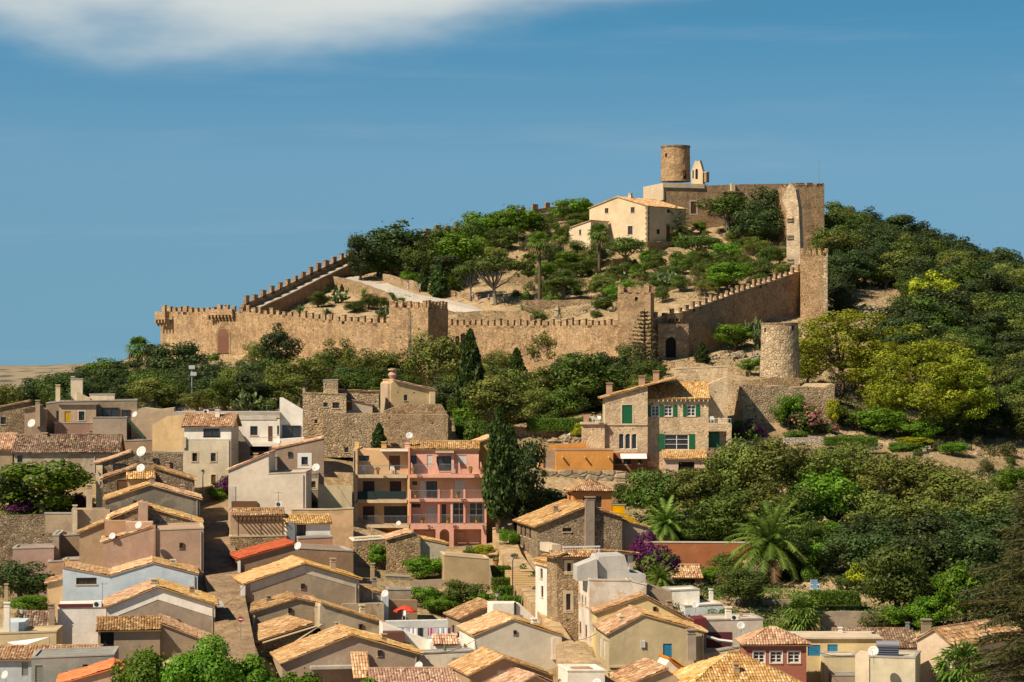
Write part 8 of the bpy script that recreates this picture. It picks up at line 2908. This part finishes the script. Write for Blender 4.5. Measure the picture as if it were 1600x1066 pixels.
# ------------------------------------------------------------------ people on the path
def skin_mesh(name, verts, edges, radii, mat, root=0):
    me = bpy.data.meshes.new(name)
    me.from_pydata(verts, edges, [])
    o = bpy.data.objects.new(name, me)
    COL.objects.link(o)
    md = o.modifiers.new('skin', 'SKIN')
    for i, r in enumerate(radii):
        me.skin_vertices[0].data[i].radius = (r, r)
        me.skin_vertices[0].data[i].use_root = i == root
    sb = o.modifiers.new('sub', 'SUBSURF')
    sb.levels = sb.render_levels = 2
    dg = bpy.context.evaluated_depsgraph_get()
    m2 = bpy.data.meshes.new_from_object(o.evaluated_get(dg))
    m2.name = name
    bpy.data.objects.remove(o)
    bpy.data.meshes.remove(me)
    m2.materials.clear()
    m2.materials.append(mat)
    return m2


def person(px, py, label, shirt, trous, rz, stride=.22, hat=None, bend=.25):
    D = hit(px, py) or 470
    X = (px - 800) * D / F
    o = thing('person', label, 'person', (X, D, ground(X, D) + .38), rz, 'people on the castle path')
    skin = plain('skin', (.48, .28, .19), .6, var=.05)
    s = stride
    J = [(0, 0, .95), (0, 0, 1.18), (0, 0, 1.42), (0, .01, 1.52), (0, .0, 1.62), (0, 0, 1.74),
         (-.1, 0, .9), (-.11, -s * .5, .5), (-.11, -s * 1.1, .08), (-.11, -s * 1.1 - .17, .04),
         (.1, 0, .9), (.11, s * .3, .5), (.11, s * 1.2, .1), (.11, s * 1.2 - .15, .04),
         (-.2, 0, 1.4), (-.27, s * .5, 1.14), (-.26, s * .4 - bend, .92), (-.26, s * .4 - bend - .05, .82),
         (.2, 0, 1.4), (.27, -s * .4, 1.14), (.26, -s * .6 - bend, .95), (.26, -s * .6 - bend - .05, .85)]
    E = [(0, 1), (1, 2), (2, 3), (3, 4), (4, 5), (0, 6), (6, 7), (7, 8), (8, 9), (0, 10), (10, 11), (11, 12), (12, 13), (2, 14), (14, 15), (15, 16), (16, 17), (2, 18), (18, 19), (19, 20), (20, 21)]
    rad = [.14, .13, .14, .055, .10, .085, .09, .06, .04, .035, .09, .06, .04, .035, .065, .042, .032, .03, .065, .042, .032, .03]
    link('body', skin_mesh('body', J, E, rad, skin), o)
    sh = skin_mesh('shirt', [J[i] for i in (0, 1, 2)] + [(-.2, 0, 1.4), (-.255, s * .3, 1.22), (.2, 0, 1.4), (.255, -s * .25, 1.22)], [(0, 1), (1, 2), (2, 3), (3, 4), (2, 5), (5, 6)], [.165, .155, .165, .085, .07, .085, .07], shirt)
    link('shirt', sh, o)
    tr = skin_mesh('shorts', [(0, 0, .98), (-.1, 0, .88), (-.112, -s * .45, .55), (.1, 0, .88), (.112, s * .27, .55)], [(0, 1), (1, 2), (0, 3), (3, 4)], [.165, .115, .09, .115, .09], trous)
    link('shorts', tr, o)
    mb = MB()
    mb.lathe([(.10, 1.60), (.118, 1.70), (.10, 1.79), (.04, 1.835)], 10, (0, .025))
    mb.build('hair', hat or plain('dark_hair', (.03, .02, .015), .7), o)


CW, CB, CT = plain('shirt_white', (.7, .7, .7), .9), plain('shirt_blue', (.12, .16, .3), .9), plain('shirt_teal', (.03, .25, .2), .9)
CR, CK, CBG = plain('shirt_red', (.5, .06, .05), .9), plain('shirt_black', (.02, .02, .025), .9), plain('beige_cloth', (.45, .36, .26), .9)
person(638, 459, 'person in a pale blue top and white trousers, leftmost on the path', plain('shirt_pale', (.5, .56, .66), .9), CW, .6)
person(656, 461.5, 'person in a teal top and light shorts walking on the path', CT, CBG, -.5)
person(672.5, 464, 'person in a white shirt beside the thick cypress on the path', CW, CBG, .9)
person(712, 472, 'person in black clothes before the stone terrace corner', CK, CK, 1.4, .1)
person(739, 476.5, 'person in a white shirt and dark shorts, left of the one in red', CW, CB, 1.0)
person(746, 477.5, 'person in a red top and white shorts walking down the path', CR, CW, .8)
person(764, 479, 'person in dark clothes in the shade of the umbrella pine', CB, CK, -.8, .08)
